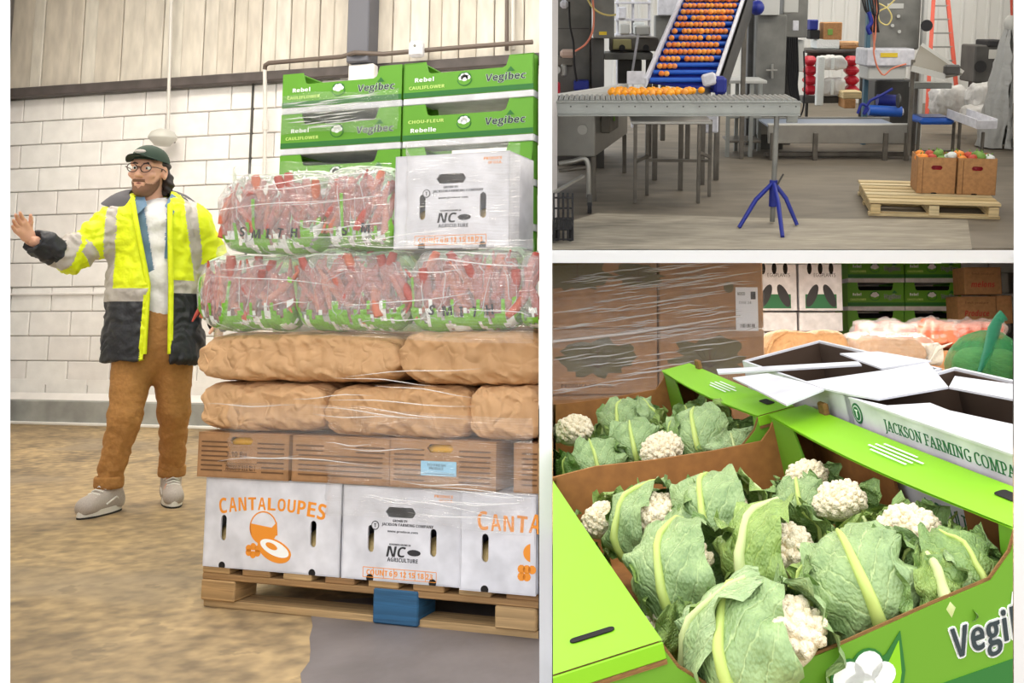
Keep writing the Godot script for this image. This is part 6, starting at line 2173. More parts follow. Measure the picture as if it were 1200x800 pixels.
func background() -> void:
	M.print_lettuce = mat(rgb(104, 96, 62), 0.8)
	M.label_white = mat(rgb(232, 234, 240), 0.5)
	# wrapped brown cartons on the left
	var grp := "brown cartons wrapped in film at the left of the lower bay"
	var c0 := W(772, 462, 4.0)
	var bt := Transform3D(Basis(Vector3.UP, deg_to_rad(8.0)), c0)
	var rows := ["lower", "upper", "hidden third", "hidden bottom"]
	for i in 4:
		for j in 2:
			var y: float = [0.0, 0.252, -0.252, -0.504][i]
			var hh: float = 0.25 if i != 1 else 0.262
			var o := plain_carton("produce_carton", "%s %s brown carton of the film wrapped stack in the lower bay" % [rows[i], ["left", "right"][j]], bt * mv(-0.437 if j == 0 else 0.003, y, 0), 0.434 if j == 0 else 0.42, hh, 0.4, M.carton_brown, grp)
			if i == 0:
				leafy_print(o, 0.2, 0.13, 0.15, 7 + j)
				part("lettering", letters(Geo.new(), "PRODUCE OF U.S.A.", face(Transform3D(), 0.16, 0.035), 0.014, 0.2, font_bold), M.print_brown, o)
			elif i == 1 and j == 0:
				leafy_print(o, 0.12, 0.2, 0.14, 11)
				leafy_print(o, 0.36, 0.2, 0.1, 12)
			elif i == 1:
				part("round_print", Geo.new().prism(face(Transform3D(), 0.28, 0.16), oval(0, 0, 0.02, 0.022, 16), 0.001), M.print_lettuce, o)
				var lb := part("shipping_label", Geo.new().box(mv(0.352, 0.075, 0.001), Vector3(0.09, 0.17, 0.002)), M.label_white, o, "white shipping label")
				var g := Geo.new()
				letters(g, "MIXED", face(Transform3D(), 0.33, 0.135, 0.002), 0.012, 0.03, font_bold, 0.0008)
				letters(g, "CASE 24", face(Transform3D(), 0.345, 0.10, 0.002), 0.009, 0.05, font_plain, 0.0008)
				for b in 9:
					g.box(mv(0.325 + 0.0068 * b, 0.01, 0.0022), Vector3(0.0022 + 0.0014 * (b % 3), 0.014, 0.0006))
				g.box(mv(0.378, 0.128, 0.0022), Vector3(0.02, 0.03, 0.0006))
				part("label_print", g, M.print_black, lb)
	var o := thing("stretch_wrap", "clear stretch film with bright streaks round the brown cartons of the lower bay", "film", bt)
	var wn := noise(83, 3.0, 3)
	for b in [[-0.43, 0.42, 0.0, 0.26, 0.012], [-0.43, 0.42, 0.2, 0.51, 0.018]]:
		part("film_band", Geo.new().grid(36, 14, func(u, v):
			var x := lerpf(b[0], b[1], u)
			return Vector3(x, lerpf(b[2], b[3], v) + 0.04 * (u - 0.5), b[4] + 0.01 * wn.get_noise_2d(x * 2.5, v * 3.0))), M.film, o)
	var r := RandomNumberGenerator.new()
	r.seed = 15
	for i in 90:
		var x := r.randf_range(-0.43, 0.15)
		var l := r.randf_range(0.08, 0.3)
		var y := r.randf_range(0.2, 0.48) if i % 4 else r.randf_range(0.0, 0.2)
		var pts := []
		for k in 6:
			var s := k / 5.0
			pts.append(Vector3(x + l * s, y + l * s * r.randf_range(0.1, 0.16), 0.03))
		part("film_fold", Geo.new().tube(pts, [0.0003, 0.0016, 0.0028, 0.0028, 0.0016, 0.0003], 5, false, 0.4), M.fold, o)
	part("film_roll_edge", Geo.new().tube([Vector3(-0.43, 0.20, 0.03), Vector3(-0.1, 0.235, 0.032), Vector3(0.32, 0.30, 0.03)], [0.006, 0.006, 0.003], 6, true, 0.4), M.fold, o)
	# white cartons with eggplants printed on them
	var z := 8.6
	for j in 2:
		for i in 3:
			var a := W([882, 937][j], [364, 388, 412][i], z)
			var bq := W([934.5, 988][j], [364, 388, 412][i], z)
			var top := W(900, [309, 366, 390][i], z)
			var e := plain_carton("eggplant_carton", ["white carton with eggplants printed on it", "plain white carton under the eggplant cartons", "hidden white carton low in the eggplant stack"][i] + ["", ", nearer the brown stack"][1 - j], mv(a.x, a.y, -z), bq.x - a.x, top.y - a.y, 0.5, M.carton_white, "white cartons behind the sacks of the lower bay")
			var w := bq.x - a.x
			var h := top.y - a.y
			if i == 0:
				part("green_panel", Geo.new().box(mv(w * 0.5, h * 0.2, 0.0006), Vector3(w * 0.72, h * 0.3, 0.0015)), M.print_green, e)
				var gb := Geo.new()
				for s in [-1.0, 1.0]:
					gb.prism(Transform3D(Basis(Vector3.BACK, s * 0.42), Vector3(w * (0.5 + 0.2 * s), h * 0.32, 0.0008)), oval(0, 0, w * 0.105, h * 0.26, 18), 0.0014)
				letters(gb, "EGGPLANTS", face(Transform3D(), w * 0.6, h * 0.76), 0.03, w * 0.5, font_plain)
				part("eggplant_print", gb, M.print_black, e)
				var hl := Geo.new()
				for k in 3:
					hl.prism(face(Transform3D(), w * (0.25 + 0.25 * k), h * 0.9), oval(0, 0, 0.02, 0.05, 12), 0.0014)
				part("vent_print", hl, M.hole, e)
	# green trays
	z = 9.6
	for j in 2:
		for i in 5:
			var a := W([994, 1061][j], 331 + 33 * i, z)
			var bq := W([1060, 1127][j], 331 + 33 * i, z)
			var tt := mv(a.x, a.y, -z)
			var lab: String = "%s green tray of the %s column far back in the lower bay" % [["top", "second", "third", "hidden fourth", "hidden lowest"][i], ["left", "right"][j]]
			if i == 0 and j == 0:
				tray2 = veg_tray(lab, tt, bq.x - a.x, 0.262, 0.5, "Rebel", "CAULIFLOWER", "green trays far back in the lower bay")
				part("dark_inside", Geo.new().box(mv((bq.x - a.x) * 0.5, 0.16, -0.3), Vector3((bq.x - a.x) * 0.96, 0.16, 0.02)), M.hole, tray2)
			else:
				dup(tray2, tt, lab, "green trays far back in the lower bay")
	# brown cartons with red print
	z = 9.1
	var k := 0
	for q in [[1131, 313, 1173, 345, "upper"], [1123, 347, 1167, 379, "middle"], [1169, 346, 1200, 379, "right"], [1128, 381, 1172, 413, "hidden lower"]]:
		var a := W(q[0], q[3], z)
		var bq := W(q[2], q[1], z)
		var w := bq.x - a.x
		var h := bq.y - a.y
		if k == 2:
			w = W(1186, 350, z).x - a.x
		var e := plain_carton("print_carton", "%s small brown carton with red print by the far block wall" % q[4], mv(a.x, a.y, -z), w, h, 0.3, M.carton_brown, "small brown cartons by the far block wall")
		if k < 2:
			part("red_print", letters(Geo.new(), ["melons", "Produce"][k], face(Transform3D(), w * 0.5, h * 0.38), 0.05, w * 0.62, font_bold, 0.0012, 0.2), M.print_red, e)
			part("brown_print", letters(Geo.new(), "fresh produce", face(Transform3D(), w * 0.5, h * 0.75), 0.02, w * 0.6, font_plain), M.print_brown, e)
		k += 1
	# sacks and wrapped bags in the middle distance, on a load of cartons
	z = 6.4
	var s0 := W(896, 432, z)
	var s1 := W(1186, 432, z)
	var load_ := plain_carton("load_carton", "brown carton load under the sacks, mostly hidden by the white cartons", mv(s0.x, s0.y - 0.34, -z + 0.1), s1.x - s0.x - 0.1, 0.33, 0.5, M.carton_brown)
	var load2 := plain_carton("load_carton", "hidden brown carton load below the first one", mv(s0.x, s0.y - 0.68, -z + 0.1), s1.x - s0.x - 0.1, 0.335, 0.5, M.carton_brown)
	var q := 0
	for c in [[893, 1002, 383, 432, "crumpled brown sack beside the wrapped carton stack", 0], [998, 1090, 392, 432, "brown sack with shiny film over it", 1], [1085, 1108, 398, 432, "white sack next to the green net bag", 2]]:
		var a := W(c[0], c[3], z)
		var bq := W(c[1], c[2], z)
		var so := thing("paper_sack", c[4], "sack", mv(a.x, a.y, -z + 0.05), "sacks in the middle distance of the lower bay")
		var f := noise(300 + q, 4.0, 2, FastNoiseLite.TYPE_CELLULAR)
		f.cellular_return_type = FastNoiseLite.RETURN_DISTANCE2_SUB
		var sh := cushion(0, bq.x - a.x, 0, bq.y - a.y, 0.4, 0.5, 0.8, f, 0.05, 7.0)
		part("paper", skin(Geo.new(), sh, 60, 50), [M.kraft, M.kraft2, M.bag_white][c[5]], so)
		if c[5] == 1:
			part("film", skin(Geo.new(), cushion(-0.01, bq.x - a.x + 0.01, 0.0, bq.y - a.y + 0.012, 0.43, 0.5, 0.8, noise(310, 5.0, 3), 0.03, 7.0), 40, 30), M.bag_film, so)
		else:
			part("folded_end", Geo.new().tube([Vector3(0.01, 0.05, 0.0), Vector3(0.06, (bq.y - a.y) * 0.7, 0.01), Vector3(0.16, (bq.y - a.y) * 0.9, -0.02)], [0.002, 0.012, 0.003], 6), [M.kraft, M.kraft2, M.bag_white][c[5]], so)
		q += 1
	z = 7.6
	for c in [[1005, 1075, 376, 396, 400, "orange carrots bagged in film behind the brown sacks"], [1070, 1130, 374, 394, 401, "wrapped carrot bag behind the green net bag"], [1118, 1182, 374, 386, 402, "pinkish wrapped carrot bag below the small brown cartons"]]:
		var a := W(c[0], c[3] + 14, z)
		var bq := W(c[1], c[2], z)
		var so := thing("carrot_bag", c[5], "bag", mv(a.x, a.y, -z), "carrot bags far back in the lower bay")
		var f := noise(c[4], 6.0, 3)
		part("carrot_fill", skin(Geo.new(), cushion(0.02, bq.x - a.x - 0.02, 0, bq.y - a.y - 0.02, 0.3, 0.6, 0.8, f, 0.06), 40, 30), M.carrot[c[4] % 3], so, "", true)
		part("film", skin(Geo.new(), cushion(0, bq.x - a.x, 0, bq.y - a.y, 0.33, 0.6, 0.8, f, 0.06), 40, 30), M.bag_film, so)
	var l3 := plain_carton("load_carton", "hidden brown carton load under the far carrot bags", mv(W(1005, 410, z).x, W(1005, 410, z).y - 0.45, -z), 1.1, 0.445, 0.35, M.carton_brown)
	# green net bag of cabbages
	z = 3.3
	var n0 := W(1152, 425, z)
	var nb := thing("net_bag", "green net bag of cabbages with a twisted neck at the right edge", "bag", mv(n0.x, n0.y, -z))
	var fn := noise(410, 9.0, 2)
	part("net", Geo.new().grid(44, 26, func(u, v):
		var a: float = TAU * u
		var b: float = PI * v
		var d := Vector3(sin(b) * cos(a), cos(b), sin(b) * sin(a))
		var e := d * Vector3(0.118, 0.10 + 0.02 * d.x, 0.11)
		return e * (1.0 + 0.06 * fn.get_noise_3dv(e * 1.2) + 0.02 * sin(a * 14.0 + cos(b) * 9.0))), M.net, nb)
	part("neck", Geo.new().tube([Vector3(-0.055, -0.03, 0.105), Vector3(-0.02, 0.04, 0.10), Vector3(0.015, 0.10, 0.06), Vector3(0.045, 0.138, 0.03), Vector3(0.062, 0.15, 0.03)], [0.006, 0.017, 0.022, 0.016, 0.02], 9, true, 0.5), M.net_dark, nb)
	part("knot", Geo.new().ball(Vector3(0.05, 0.135, 0.03), Vector3(0.014, 0.012, 0.014), 10, 6), M.net_dark, nb)
	for c in 3:
		solo("cabbage", Geo.new().ball([Vector3(-0.045, -0.01, 0.02), Vector3(0.05, -0.015, 0.02), Vector3(0.0, -0.01, -0.05)][c], Vector3(0.06, 0.06, 0.06), 18, 12), M.leaf[1], ["pale cabbage in the left half of the green net bag", "pale cabbage in the right half of the green net bag", "cabbage at the back inside the green net bag"][c], "cabbage", mv(n0.x, n0.y, -z), "cabbages in the net bag")
	var nbase := plain_carton("load_carton", "carton under the green net bag, hidden by the white cartons", mv(W(1105, 458, z).x, W(1105, 458, z).y - 0.5, -z + 0.12), 0.25, 0.5, 0.25, M.carton_brown)

var tray2: Node3D

# ---------------------------------------------------------------- the upper right bay, all in the hall's own axes
func hthing(called: String, label: String, category: String, base: Vector3, group := "") -> Node3D:
	var o := thing(called, label, category, hall * Transform3D(Basis(), base), group)
	o.set_meta("base", base)
	return o

func hpart(called: String, g: Geo, m: Material, o: Node3D, label := "", stuff := false, parent: Node = null) -> MeshInstance3D:
	var b: Vector3 = o.get_meta("base")
	for i in g.v.size():
		g.v[i] -= b
	return part(called, g, m, parent if parent else o, label, stuff)

func ub(px0: float, py0: float, px1: float, py1: float, z: float, depth: float, bev := 0.008, g: Geo = null) -> Geo:
	# a box whose front, at the distance z, is seen from (px0, py0) to (px1, py1)
	var a := U(px0, (py0 + py1) * 0.5, z)
	var b := U(px1, (py0 + py1) * 0.5, z)
	var top := U((px0 + px1) * 0.5, py0, z).y
	var low := U((px0 + px1) * 0.5, py1, z).y
	var q := g if g else Geo.new()
	return q.box(mv((a.x + b.x) * 0.5, (top + low) * 0.5, -z - depth * 0.5), Vector3(b.x - a.x, top - low, depth), bev)

func foot(px: float, py: float) -> Vector3:
	return UG(px, py)

func post(g: Geo, px: float, py: float, top: float, w: float) -> Geo:
	# an upright that stands on the floor where the frame shows its foot
	var p := foot(px, py)
	return g.box(mv(p.x, top * 0.5, p.z), Vector3(w, top, w), w * 0.15)

func hose(pts: Array, z: float, r: float, g: Geo) -> Geo:
	var c := Curve3D.new()
	var p := []
	for q in pts:
		p.append(U(q[0], q[1], z + (q[2] if q.size() > 2 else 0.0)))
	for i in p.size():
		var t: Vector3 = (p[mini(i + 1, p.size() - 1)] - p[maxi(i - 1, 0)]) * 0.22
		c.add_point(p[i], -t, t)
	var out := []
	var n := p.size() * 5
	for i in n + 1:
		out.append(c.sample_baked(c.get_baked_length() * i / n, true))
	return g.tube(out, r, 6)

var orange0: MeshInstance3D
func orange(p: Vector3, r: float, label: String, group: String, q: RandomNumberGenerator) -> void:
	if orange0 == null:
		orange0 = MeshInstance3D.new()
		orange0.name = "orange"
		orange0.mesh = Geo.new().ball(Vector3.ZERO, Vector3(1, 0.96, 1), 14, 9).mesh()
		orange0.set_meta("category", "orange")
	var o := dup(orange0, hall * Transform3D(Basis(Vector3.UP, q.randf() * TAU).scaled(Vector3.ONE * r), p), label, group)
	(o as MeshInstance3D).material_override = M.orange[q.randi() % 4]

func upper_bay() -> void:
	M.orange = []
	for c in [rgb(246, 150, 56), rgb(240, 132, 50), rgb(250, 166, 66), rgb(232, 140, 74)]:
		M.orange.append(mat(c, 0.5, {"bump": T.grit, "deep": 0.05, "tri": 3.0}))
	M.orange_vivid = mat(rgb(255, 168, 20), 0.45)
	M.blue = mat(rgb(36, 96, 196), 0.45)
	M.blue_dark = mat(rgb(26, 40, 134), 0.5)
	M.ladder = mat(rgb(196, 78, 56), 0.55)
	M.red_wrap = mat(rgb(190, 30, 50), 0.4, {"bump": T.crease, "deep": 0.6, "tri": 3.0})
	M.sheet = mat(rgb(226, 224, 220), 0.35, {"bump": T.crease, "deep": 1.0, "tri": 2.0, "alpha": 0.82})
	M.sheet_grey = mat(rgb(176, 176, 172), 0.4, {"bump": T.crease, "deep": 1.0, "tri": 1.6})
	M.hose_pink = mat(rgb(222, 130, 100), 0.5)
	M.hose_yellow = mat(rgb(214, 196, 120), 0.5)
	M.teal_post = mat(rgb(70, 104, 120), 0.5)
	M.yellow = mat(rgb(226, 196, 50), 0.6)
	M.brown_box = mat(rgb(190, 140, 90), 0.75, {"tex": T.fleck, "tri": 2.0})
	M.leafy = mat(rgb(120, 160, 70), 0.6)
	var r := RandomNumberGenerator.new()
	r.seed = 19
	line_conveyor(r)
	grader(r)
	left_machines()
	right_machines()
	far_goods()
	pallet_and_fruit(r)

func line_conveyor(r: RandomNumberGenerator) -> void:
	var z := 9.05
	var a := U(646, 118, z)
	var b := U(938, 118, z)
	var top := a.y
	var low := U(800, 136, z).y
	var o := hthing("roller_conveyor", "long grey roller conveyor across the front of the grading line", "conveyor", Vector3(b.x - 0.22, low, -z))
	var wide := 0.55
	for k in [0.0, wide]:
		var g := Geo.new()
		g.box(mv((a.x + b.x) * 0.5, (top + low) * 0.5, -z - k), Vector3(b.x - a.x, top - low - 0.03, 0.012), 0.002)
		g.box(mv((a.x + b.x) * 0.5, top - 0.008, -z - k + 0.012), Vector3(b.x - a.x, 0.014, 0.035), 0.003)
		g.box(mv((a.x + b.x) * 0.5, low + 0.008, -z - k + 0.012), Vector3(b.x - a.x, 0.014, 0.035), 0.003)
		hpart("side_rail", g, M.galv, o)
	var n := 46
	for i in n:
		var x := lerpf(a.x + 0.03, b.x - 0.04, i / (n - 1.0))
		hpart("roller", Geo.new().cyl(Vector3(x, top - 0.006, -z - 0.01), Vector3(x, top - 0.006, -z - wide + 0.01), 0.02, 10), M.galv, o)
		if i % 3 == 0:
			hpart("bolt", Geo.new().cyl(Vector3(x, top - 0.05, -z + 0.004), Vector3(x, top - 0.05, -z + 0.014), 0.008, 6), M.grey_dark, o)
	hpart("end_bracket", Geo.new().box(mv(b.x - 0.05, low - 0.01, -z - 0.1), Vector3(0.1, 0.12, 0.02), 0.004), M.galv, o)
	# stand
	var f := foot(905, 262)
	var s := hthing("tripod_stand", "blue three legged stand with a grey post under the roller conveyor", "stand", Vector3(f.x, 0, f.z))
	var zz := -f.z
	hpart("post", Geo.new().cyl(Vector3(f.x, 0.02, f.z), Vector3(f.x + 0.01, low, f.z), 0.024, 12), M.grey_paint, s)
	hpart("collar", Geo.new().cyl(Vector3(f.x, 0.16, f.z), Vector3(f.x, 0.40, f.z), 0.037, 12), M.blue_dark, s)
	hpart("clamp_screw", Geo.new().cyl(Vector3(f.x + 0.03, 0.36, f.z + 0.02), Vector3(f.x + 0.08, 0.46, f.z + 0.03), 0.008, 6), M.grey_dark, s)
	for q in [[866, 268, 0.55], [917, 279, 0.5], [934, 265, 0.55]]:
		var e := foot(q[0], q[1])
		var c := Vector3(f.x, 0.38, f.z)
		var m := c.lerp(e, 0.52) + Vector3(0, 0.06, 0)
		hpart("leg", Geo.new().tube([c, m, e + Vector3(0, 0.012, 0)], [0.02, 0.021, 0.018], 8), M.blue_dark, s)

func grader(r: RandomNumberGenerator) -> void:
	# the climbing roller bed with oranges
	var bl := U(757, 97, 11.1)
	var br := U(842, 97, 11.1)
	var up := (U(799, 0, 12.75) - bl)
	var ax := (br - bl).normalized()
	var wid := (br - bl).length() * 0.965
	var ln := up.length()
	up = up.normalized()
	var nrm := ax.cross(up).normalized()
	if nrm.z < 0.0:
		nrm = -nrm
	var reach := ln * 1.35
	var o := hthing("grading_elevator", "climbing grading elevator with blue rollers full of oranges", "conveyor", bl - Vector3(0, bl.y, 0))
	var at_ := func(u: float, v: float, h: float) -> Vector3: return bl + ax * u + up * v + nrm * h
	for k in [0.0, wid]:
		hpart("side_rail", Geo.new().bar(at_.call(k, -0.05, 0.03), at_.call(k, reach, 0.03), 0.12, 0.035, 0.008, ax), M.carton_white, o)
	hpart("bed", Geo.new().bar(at_.call(wid * 0.5, 0.0, -0.05), at_.call(wid * 0.5, reach, -0.05), wid, 0.03, 0.0, ax.cross(up)), M.blue_dark, o)
	var side := Geo.new()
	var w1 := wid + 0.02
	for k in [0.0, 0.03]:
		side.quad(at_.call(w1 + k, 0.0, 0.02), at_.call(w1 + k, reach, 0.02), at_.call(w1 + k, reach, -0.6), at_.call(w1 + k, 0.1, -0.45))
	hpart("side_plate", side, M.grey_dark, o)
	for k in [0.03, wid - 0.03]:
		for v in [0.35, reach - 0.3]:
			var p: Vector3 = at_.call(k, v, -0.1)
			hpart("leg", Geo.new().box(mv(p.x, p.y * 0.5, p.z), Vector3(0.06, p.y, 0.06), 0.006), M.steel_dull, o)
	var rows := 17
	var pitch := ln / 12.2
	var fill := [[0.06, 0.26], [0.0, 0.44], [0.03, 0.93], [0.02, 0.96], [0.04, 0.9], [0.02, 0.93], [0.0, 0.97], [0.02, 0.95], [0.0, 0.96], [0.03, 0.98], [0.02, 0.97], [0.02, 0.98], [0.0, 0.97], [0, 0.97], [0, 0.97], [0, 0.97], [0, 0.97]]
	for i in rows:
		var v := 0.06 + pitch * i
		hpart("roller", Geo.new().cyl(at_.call(0.03, v, 0.0), at_.call(wid - 0.03, v, 0.0), 0.026, 10), M.blue, o)
		if i > 13:
			continue
		var n := 12
		var count_ := 0
		var f = fill[i]
		for k in n:
			var u := (k + 0.5) / n
			if u < f[0] or u > f[1] or r.randf() < 0.1:
				continue
			var p: Vector3 = at_.call(0.06 + (wid - 0.12) * u + r.randf_range(-0.006, 0.006), v + pitch * 0.5, 0.032)
			count_ += 1
			orange(p, 0.033, "orange %s in the %s row up the climbing elevator" % [["leftmost", "second from left", "third from left", "fourth from left", "fifth from left", "sixth from left", "seventh from left", "eighth from left", "ninth from left", "tenth from left", "eleventh from left", "twelfth from left"][count_ - 1], ["lowest", "second", "third", "fourth", "fifth", "sixth", "seventh", "eighth", "ninth", "tenth", "eleventh", "twelfth", "thirteenth", "fourteenth"][i]], "oranges on the climbing elevator", r)
	for k in 9:
		var v := 0.06 + pitch * r.randi_range(5, 10)
		orange(at_.call(wid * r.randf_range(0.45, 0.95), v + pitch * 0.9, 0.085), 0.034, "orange lying on top of the others on the climbing elevator", "loose oranges on top of the elevator rows", r)
	var ep := Geo.new()
	ep.box(Transform3D(Basis(), U(745, 91, 11.05)), Vector3(0.19, 0.14, 0.04), 0.006)
	hpart("end_plate", ep, M.carton_white, o)
	hpart("end_cap", Geo.new().box(Transform3D(Basis(Vector3.BACK, 0.25), U(831, 93, 10.95)), Vector3(0.15, 0.13, 0.1), 0.02), M.carton_white, o)
	hpart("drive_motor", ub(837, 90, 852, 111, 10.9, 0.2, 0.03), M.blue_dark, o)
	# the flat feed table in front of it
	var ty := U(760, 112, 10.2).y
	var tb := hthing("feed_table", "pale feed table heaped with oranges at the foot of the elevator", "table", Vector3(U(740, 112, 10.2).x, 0, -10.3))
	var q := [UG(640, 118, ty), UG(776, 114, ty), UG(832, 104, ty), UG(735, 103, ty)]
	var tg := Geo.new()
	var pl := PackedVector2Array()
	for p in q:
		pl.append(Vector2(p.x, p.z))
	tg.prism(Transform3D(Basis(Vector3.RIGHT, PI / 2), Vector3(0, ty, 0)), pl, 0.03)
	hpart("table_top", tg, M.grey_light, tb)
	hpart("edge_rail", Geo.new().bar(q[1] + Vector3(0, -0.03, 0), q[2] + Vector3(0, -0.02, 0), 0.03, 0.09, 0.006), M.steel, tb)
	hpart("edge_rail", Geo.new().bar(q[0] + Vector3(0, 0.02, 0), q[3] + Vector3(0, 0.02, 0), 0.03, 0.06, 0.006), M.grey_light, tb)
	for p in [q[2], UG(806, 107, ty)]:
		hpart("leg", Geo.new().box(mv(p.x - 0.06, ty * 0.5 - 0.02, p.z - 0.05), Vector3(0.05, ty - 0.04, 0.05), 0.005), M.steel_dull, tb)
	for i in 62:
		var px := lerpf(714, 826, fposmod(i * 0.618, 1.0))
		var py := lerpf(105.0, 110.0, float(i) / 62.0)
		if px > 832 - (py - 104) * 7.0:
			continue
		if px < 712 + (108 - py) * 2.0:
			px += 14
		var p := UG(px, py, ty + 0.036)
		var oo := Vector3(p.x + r.randf_range(-0.02, 0.02), p.y, p.z)
		orange(oo, 0.036, "bright orange in the heap on the pale feed table", "oranges heaped on the feed table", r)
		(get_child(get_child_count() - 1) as MeshInstance3D).material_override = M.orange_vivid if r.randf() < 0.75 else M.orange[2]

func left_machines() -> void:
	var o := hthing("control_cabinet", "tall grey machine cabinet at the left end of the grading line", "cabinet", Vector3(U(670, 60, 12.5).x, 0, -12.5))
	hpart("body", ub(640, -20, 693, 118, 12.5, 1.2, 0.02), M.grey_paint, o)
	var lo := U(670, 118, 12.5).y
	var p := U(668, 118, 12.5)
	hpart("plinth", Geo.new().box(mv(p.x, lo * 0.5, -13.1), Vector3(0.5, lo, 1.1), 0.01), M.grey_dark, o)
	hpart("panel_seam", ub(652, 33, 690, 34, 12.49, 0.01, 0.0), M.grey_dark, o)
	hpart("valve_block", ub(648, 66, 672, 78, 12.3, 0.2, 0.02), M.steel_dull, o)
	hpart("valve_cap", ub(656, 58, 674, 68, 12.25, 0.15, 0.03), mat(rgb(206, 178, 160), 0.5), o)
	hpart("gauge", Geo.new().cyl(U(652, 82, 12.3), U(652, 82, 12.2), 0.05, 14), M.grey_light, o)
	hpart("spout", ub(657, 75, 664, 90, 12.25, 0.1, 0.02), M.steel, o)
	hpart("lamp_head", ub(656, 0, 666, 10, 12.2, 0.15, 0.03), M.carton_white, o)
	hpart("black_cable", hose([[667, 2], [668, 30], [672, 50], [673, 75], [676, 95]], 12.2, 0.012, Geo.new()), M.black, o)
	hpart("orange_hose", hose([[694, -5], [696, 20], [694, 38], [686, 52], [674, 60]], 12.0, 0.012, Geo.new()), M.hose_pink, o)
	hpart("yellow_hose", hose([[688, -2], [694, 8], [703, 15], [714, 18], [722, 17]], 12.0, 0.011, Geo.new()), M.hose_yellow, o)
	var bx := hthing("control_cabinet", "smaller grey cabinet with a yellow sticker beside the tall one", "cabinet", Vector3(U(707, 30, 12.0).x, 0, -12.0))
	hpart("body", ub(695, -20, 720, 45, 12.1, 0.5, 0.015), M.grey_paint, bx)
	hpart("sticker", ub(702, 37, 711, 41, 12.09, 0.01, 0.0), M.yellow, bx)
	hpart("stand", ub(693, 45, 708, 200, 12.3, 0.3, 0.01), M.grey_dark, bx)
	var c := hthing("sorting_machine", "grey bench machine with knobs behind the left of the grading line", "machine", Vector3(U(742, 60, 13.2).x, 0, -13.2))
	hpart("body", ub(714, 44, 772, 60, 13.2, 0.6, 0.015), M.steel_dull, c)
	hpart("apron", ub(708, 62, 765, 70, 13.1, 0.6, 0.01), M.grey_paint, c)
	hpart("front_panel", ub(724, 70, 752, 98, 13.3, 0.4, 0.01), M.grey_dark, c)
	hpart("pillar", ub(700, 62, 708, 190, 13.3, 0.2, 0.01), M.steel_dull, c)
	hpart("pillar", ub(757, 70, 764, 190, 13.3, 0.2, 0.01), M.steel_dull, c)
	hpart("yellow_cover", ub(718, 46, 740, 58, 13.15, 0.05, 0.01), mat(rgb(168, 160, 110), 0.5), c)
	for px in [729, 757]:
		hpart("knob", Geo.new().cyl(U(px, 56, 13.15), U(px, 56, 13.05), 0.04, 12), M.rubber, c)
	hpart("lever", Geo.new().bar(U(741, 84, 12.9), U(748, 40, 12.9), 0.03, 0.03), M.carton_white, c)
	hpart("arm", ub(744, 30, 762, 42, 13.1, 0.25, 0.02), M.grey_light, c)
	var w := hthing("white_rack", "white rack with clutter behind the left machines", "rack", Vector3(U(745, 20, 15.5).x, 0, -15.5))
	for px in [722, 740, 759]:
		hpart("upright", ub(px, -20, px + 3, 150, 15.5, 0.08, 0.01), M.carton_white, w)
	for py in [2, 22, 40]:
		hpart("shelf", ub(721, py, 763, py + 2.5, 15.4, 0.5, 0.005), M.carton_white, w)
	for q in [[724, 8, 734, 22, "white"], [742, 26, 756, 40, "green"], [726, 28, 738, 40, "grey"]]:
		tag_box(q[0], q[1], q[2], q[3], 15.35, 0.3, {"white": M.carton_white, "green": M.bag_white, "grey": M.grey_light}[q[4]], "small %s box on the white rack behind the left machines" % q[4], "box")
	var pn := hthing("machine_housing", "pale square machine housing left of the elevator top", "machine", Vector3(U(785, 20, 14.5).x, 0, -14.5))
	hpart("plate", ub(771, -20, 800, 18, 14.5, 0.1, 0.01), M.carton_white, pn)
	hpart("frame", ub(768, 18, 800, 60, 14.6, 0.4, 0.01), M.grey_paint, pn)
	hpart("post", ub(774, 60, 780, 165, 14.6, 0.1, 0.01), M.steel_dull, pn)
	# stainless trough under the roller conveyor
	var a := foot(697, 238)
	var zf := 10.1
	var t := hthing("wash_trough", "stainless trough under the left end of the roller conveyor", "trough", Vector3(U(690, 184, zf).x, 0, -zf))
	var y1 := U(680, 133, zf).y
	var y0 := U(680, 184, zf).y
	var x1 := U(697, 160, zf).x
	var tt := Transform3D(Basis(Vector3.UP, deg_to_rad(-11.0)), Vector3(x1, 0, -zf))
	hpart("tank", Geo.new().box(tt * mv(-0.24, (y0 + y1) * 0.5, -1.0), Vector3(0.48, y1 - y0, 2.0), 0.01), M.steel, t)
	hpart("rim", Geo.new().box(tt * mv(-0.24, y1 + 0.01, -1.0), Vector3(0.52, 0.025, 2.04), 0.005), M.steel, t)
	hpart("control_box", Geo.new().box(tt * mv(0.05, y1 - 0.12, -0.55), Vector3(0.1, 0.22, 0.5), 0.01), M.steel_dull, t)
	hpart("green_button", Geo.new().cyl(tt * Vector3(0.1, y1 - 0.1, -0.5), tt * Vector3(0.115, y1 - 0.1, -0.5), 0.025, 10), M.leafy, t)
	hpart("gauge", Geo.new().cyl(tt * Vector3(-0.12, y1 - 0.16, 0.0), tt * Vector3(-0.12, y1 - 0.16, 0.03), 0.05, 16), M.grey_light, t)
	for q in [[-0.02, -0.05], [-0.02, -1.9]]:
		var p2: Vector3 = tt * Vector3(q[0], 0, q[1])
		hpart("leg", Geo.new().box(mv(p2.x, y0 * 0.5, p2.z), Vector3(0.05, y0, 0.05), 0.006), M.steel_dull, t)
	hpart("blue_sheet", Geo.new().grid(10, 6, func(u, v): return tt * Vector3(lerpf(-0.42, -0.08, u), y1 + 0.05 + 0.02 * sin(u * 9.0 + v * 5.0), lerpf(0.02, -0.5, v))), M.blue, t)
	# low tubular frame and a dark wire cart in front of it
	var fr := hthing("tube_frame", "low bent tube frame on casters below the stainless trough", "frame", Vector3(foot(688, 240).x, 0, foot(688, 240).z))
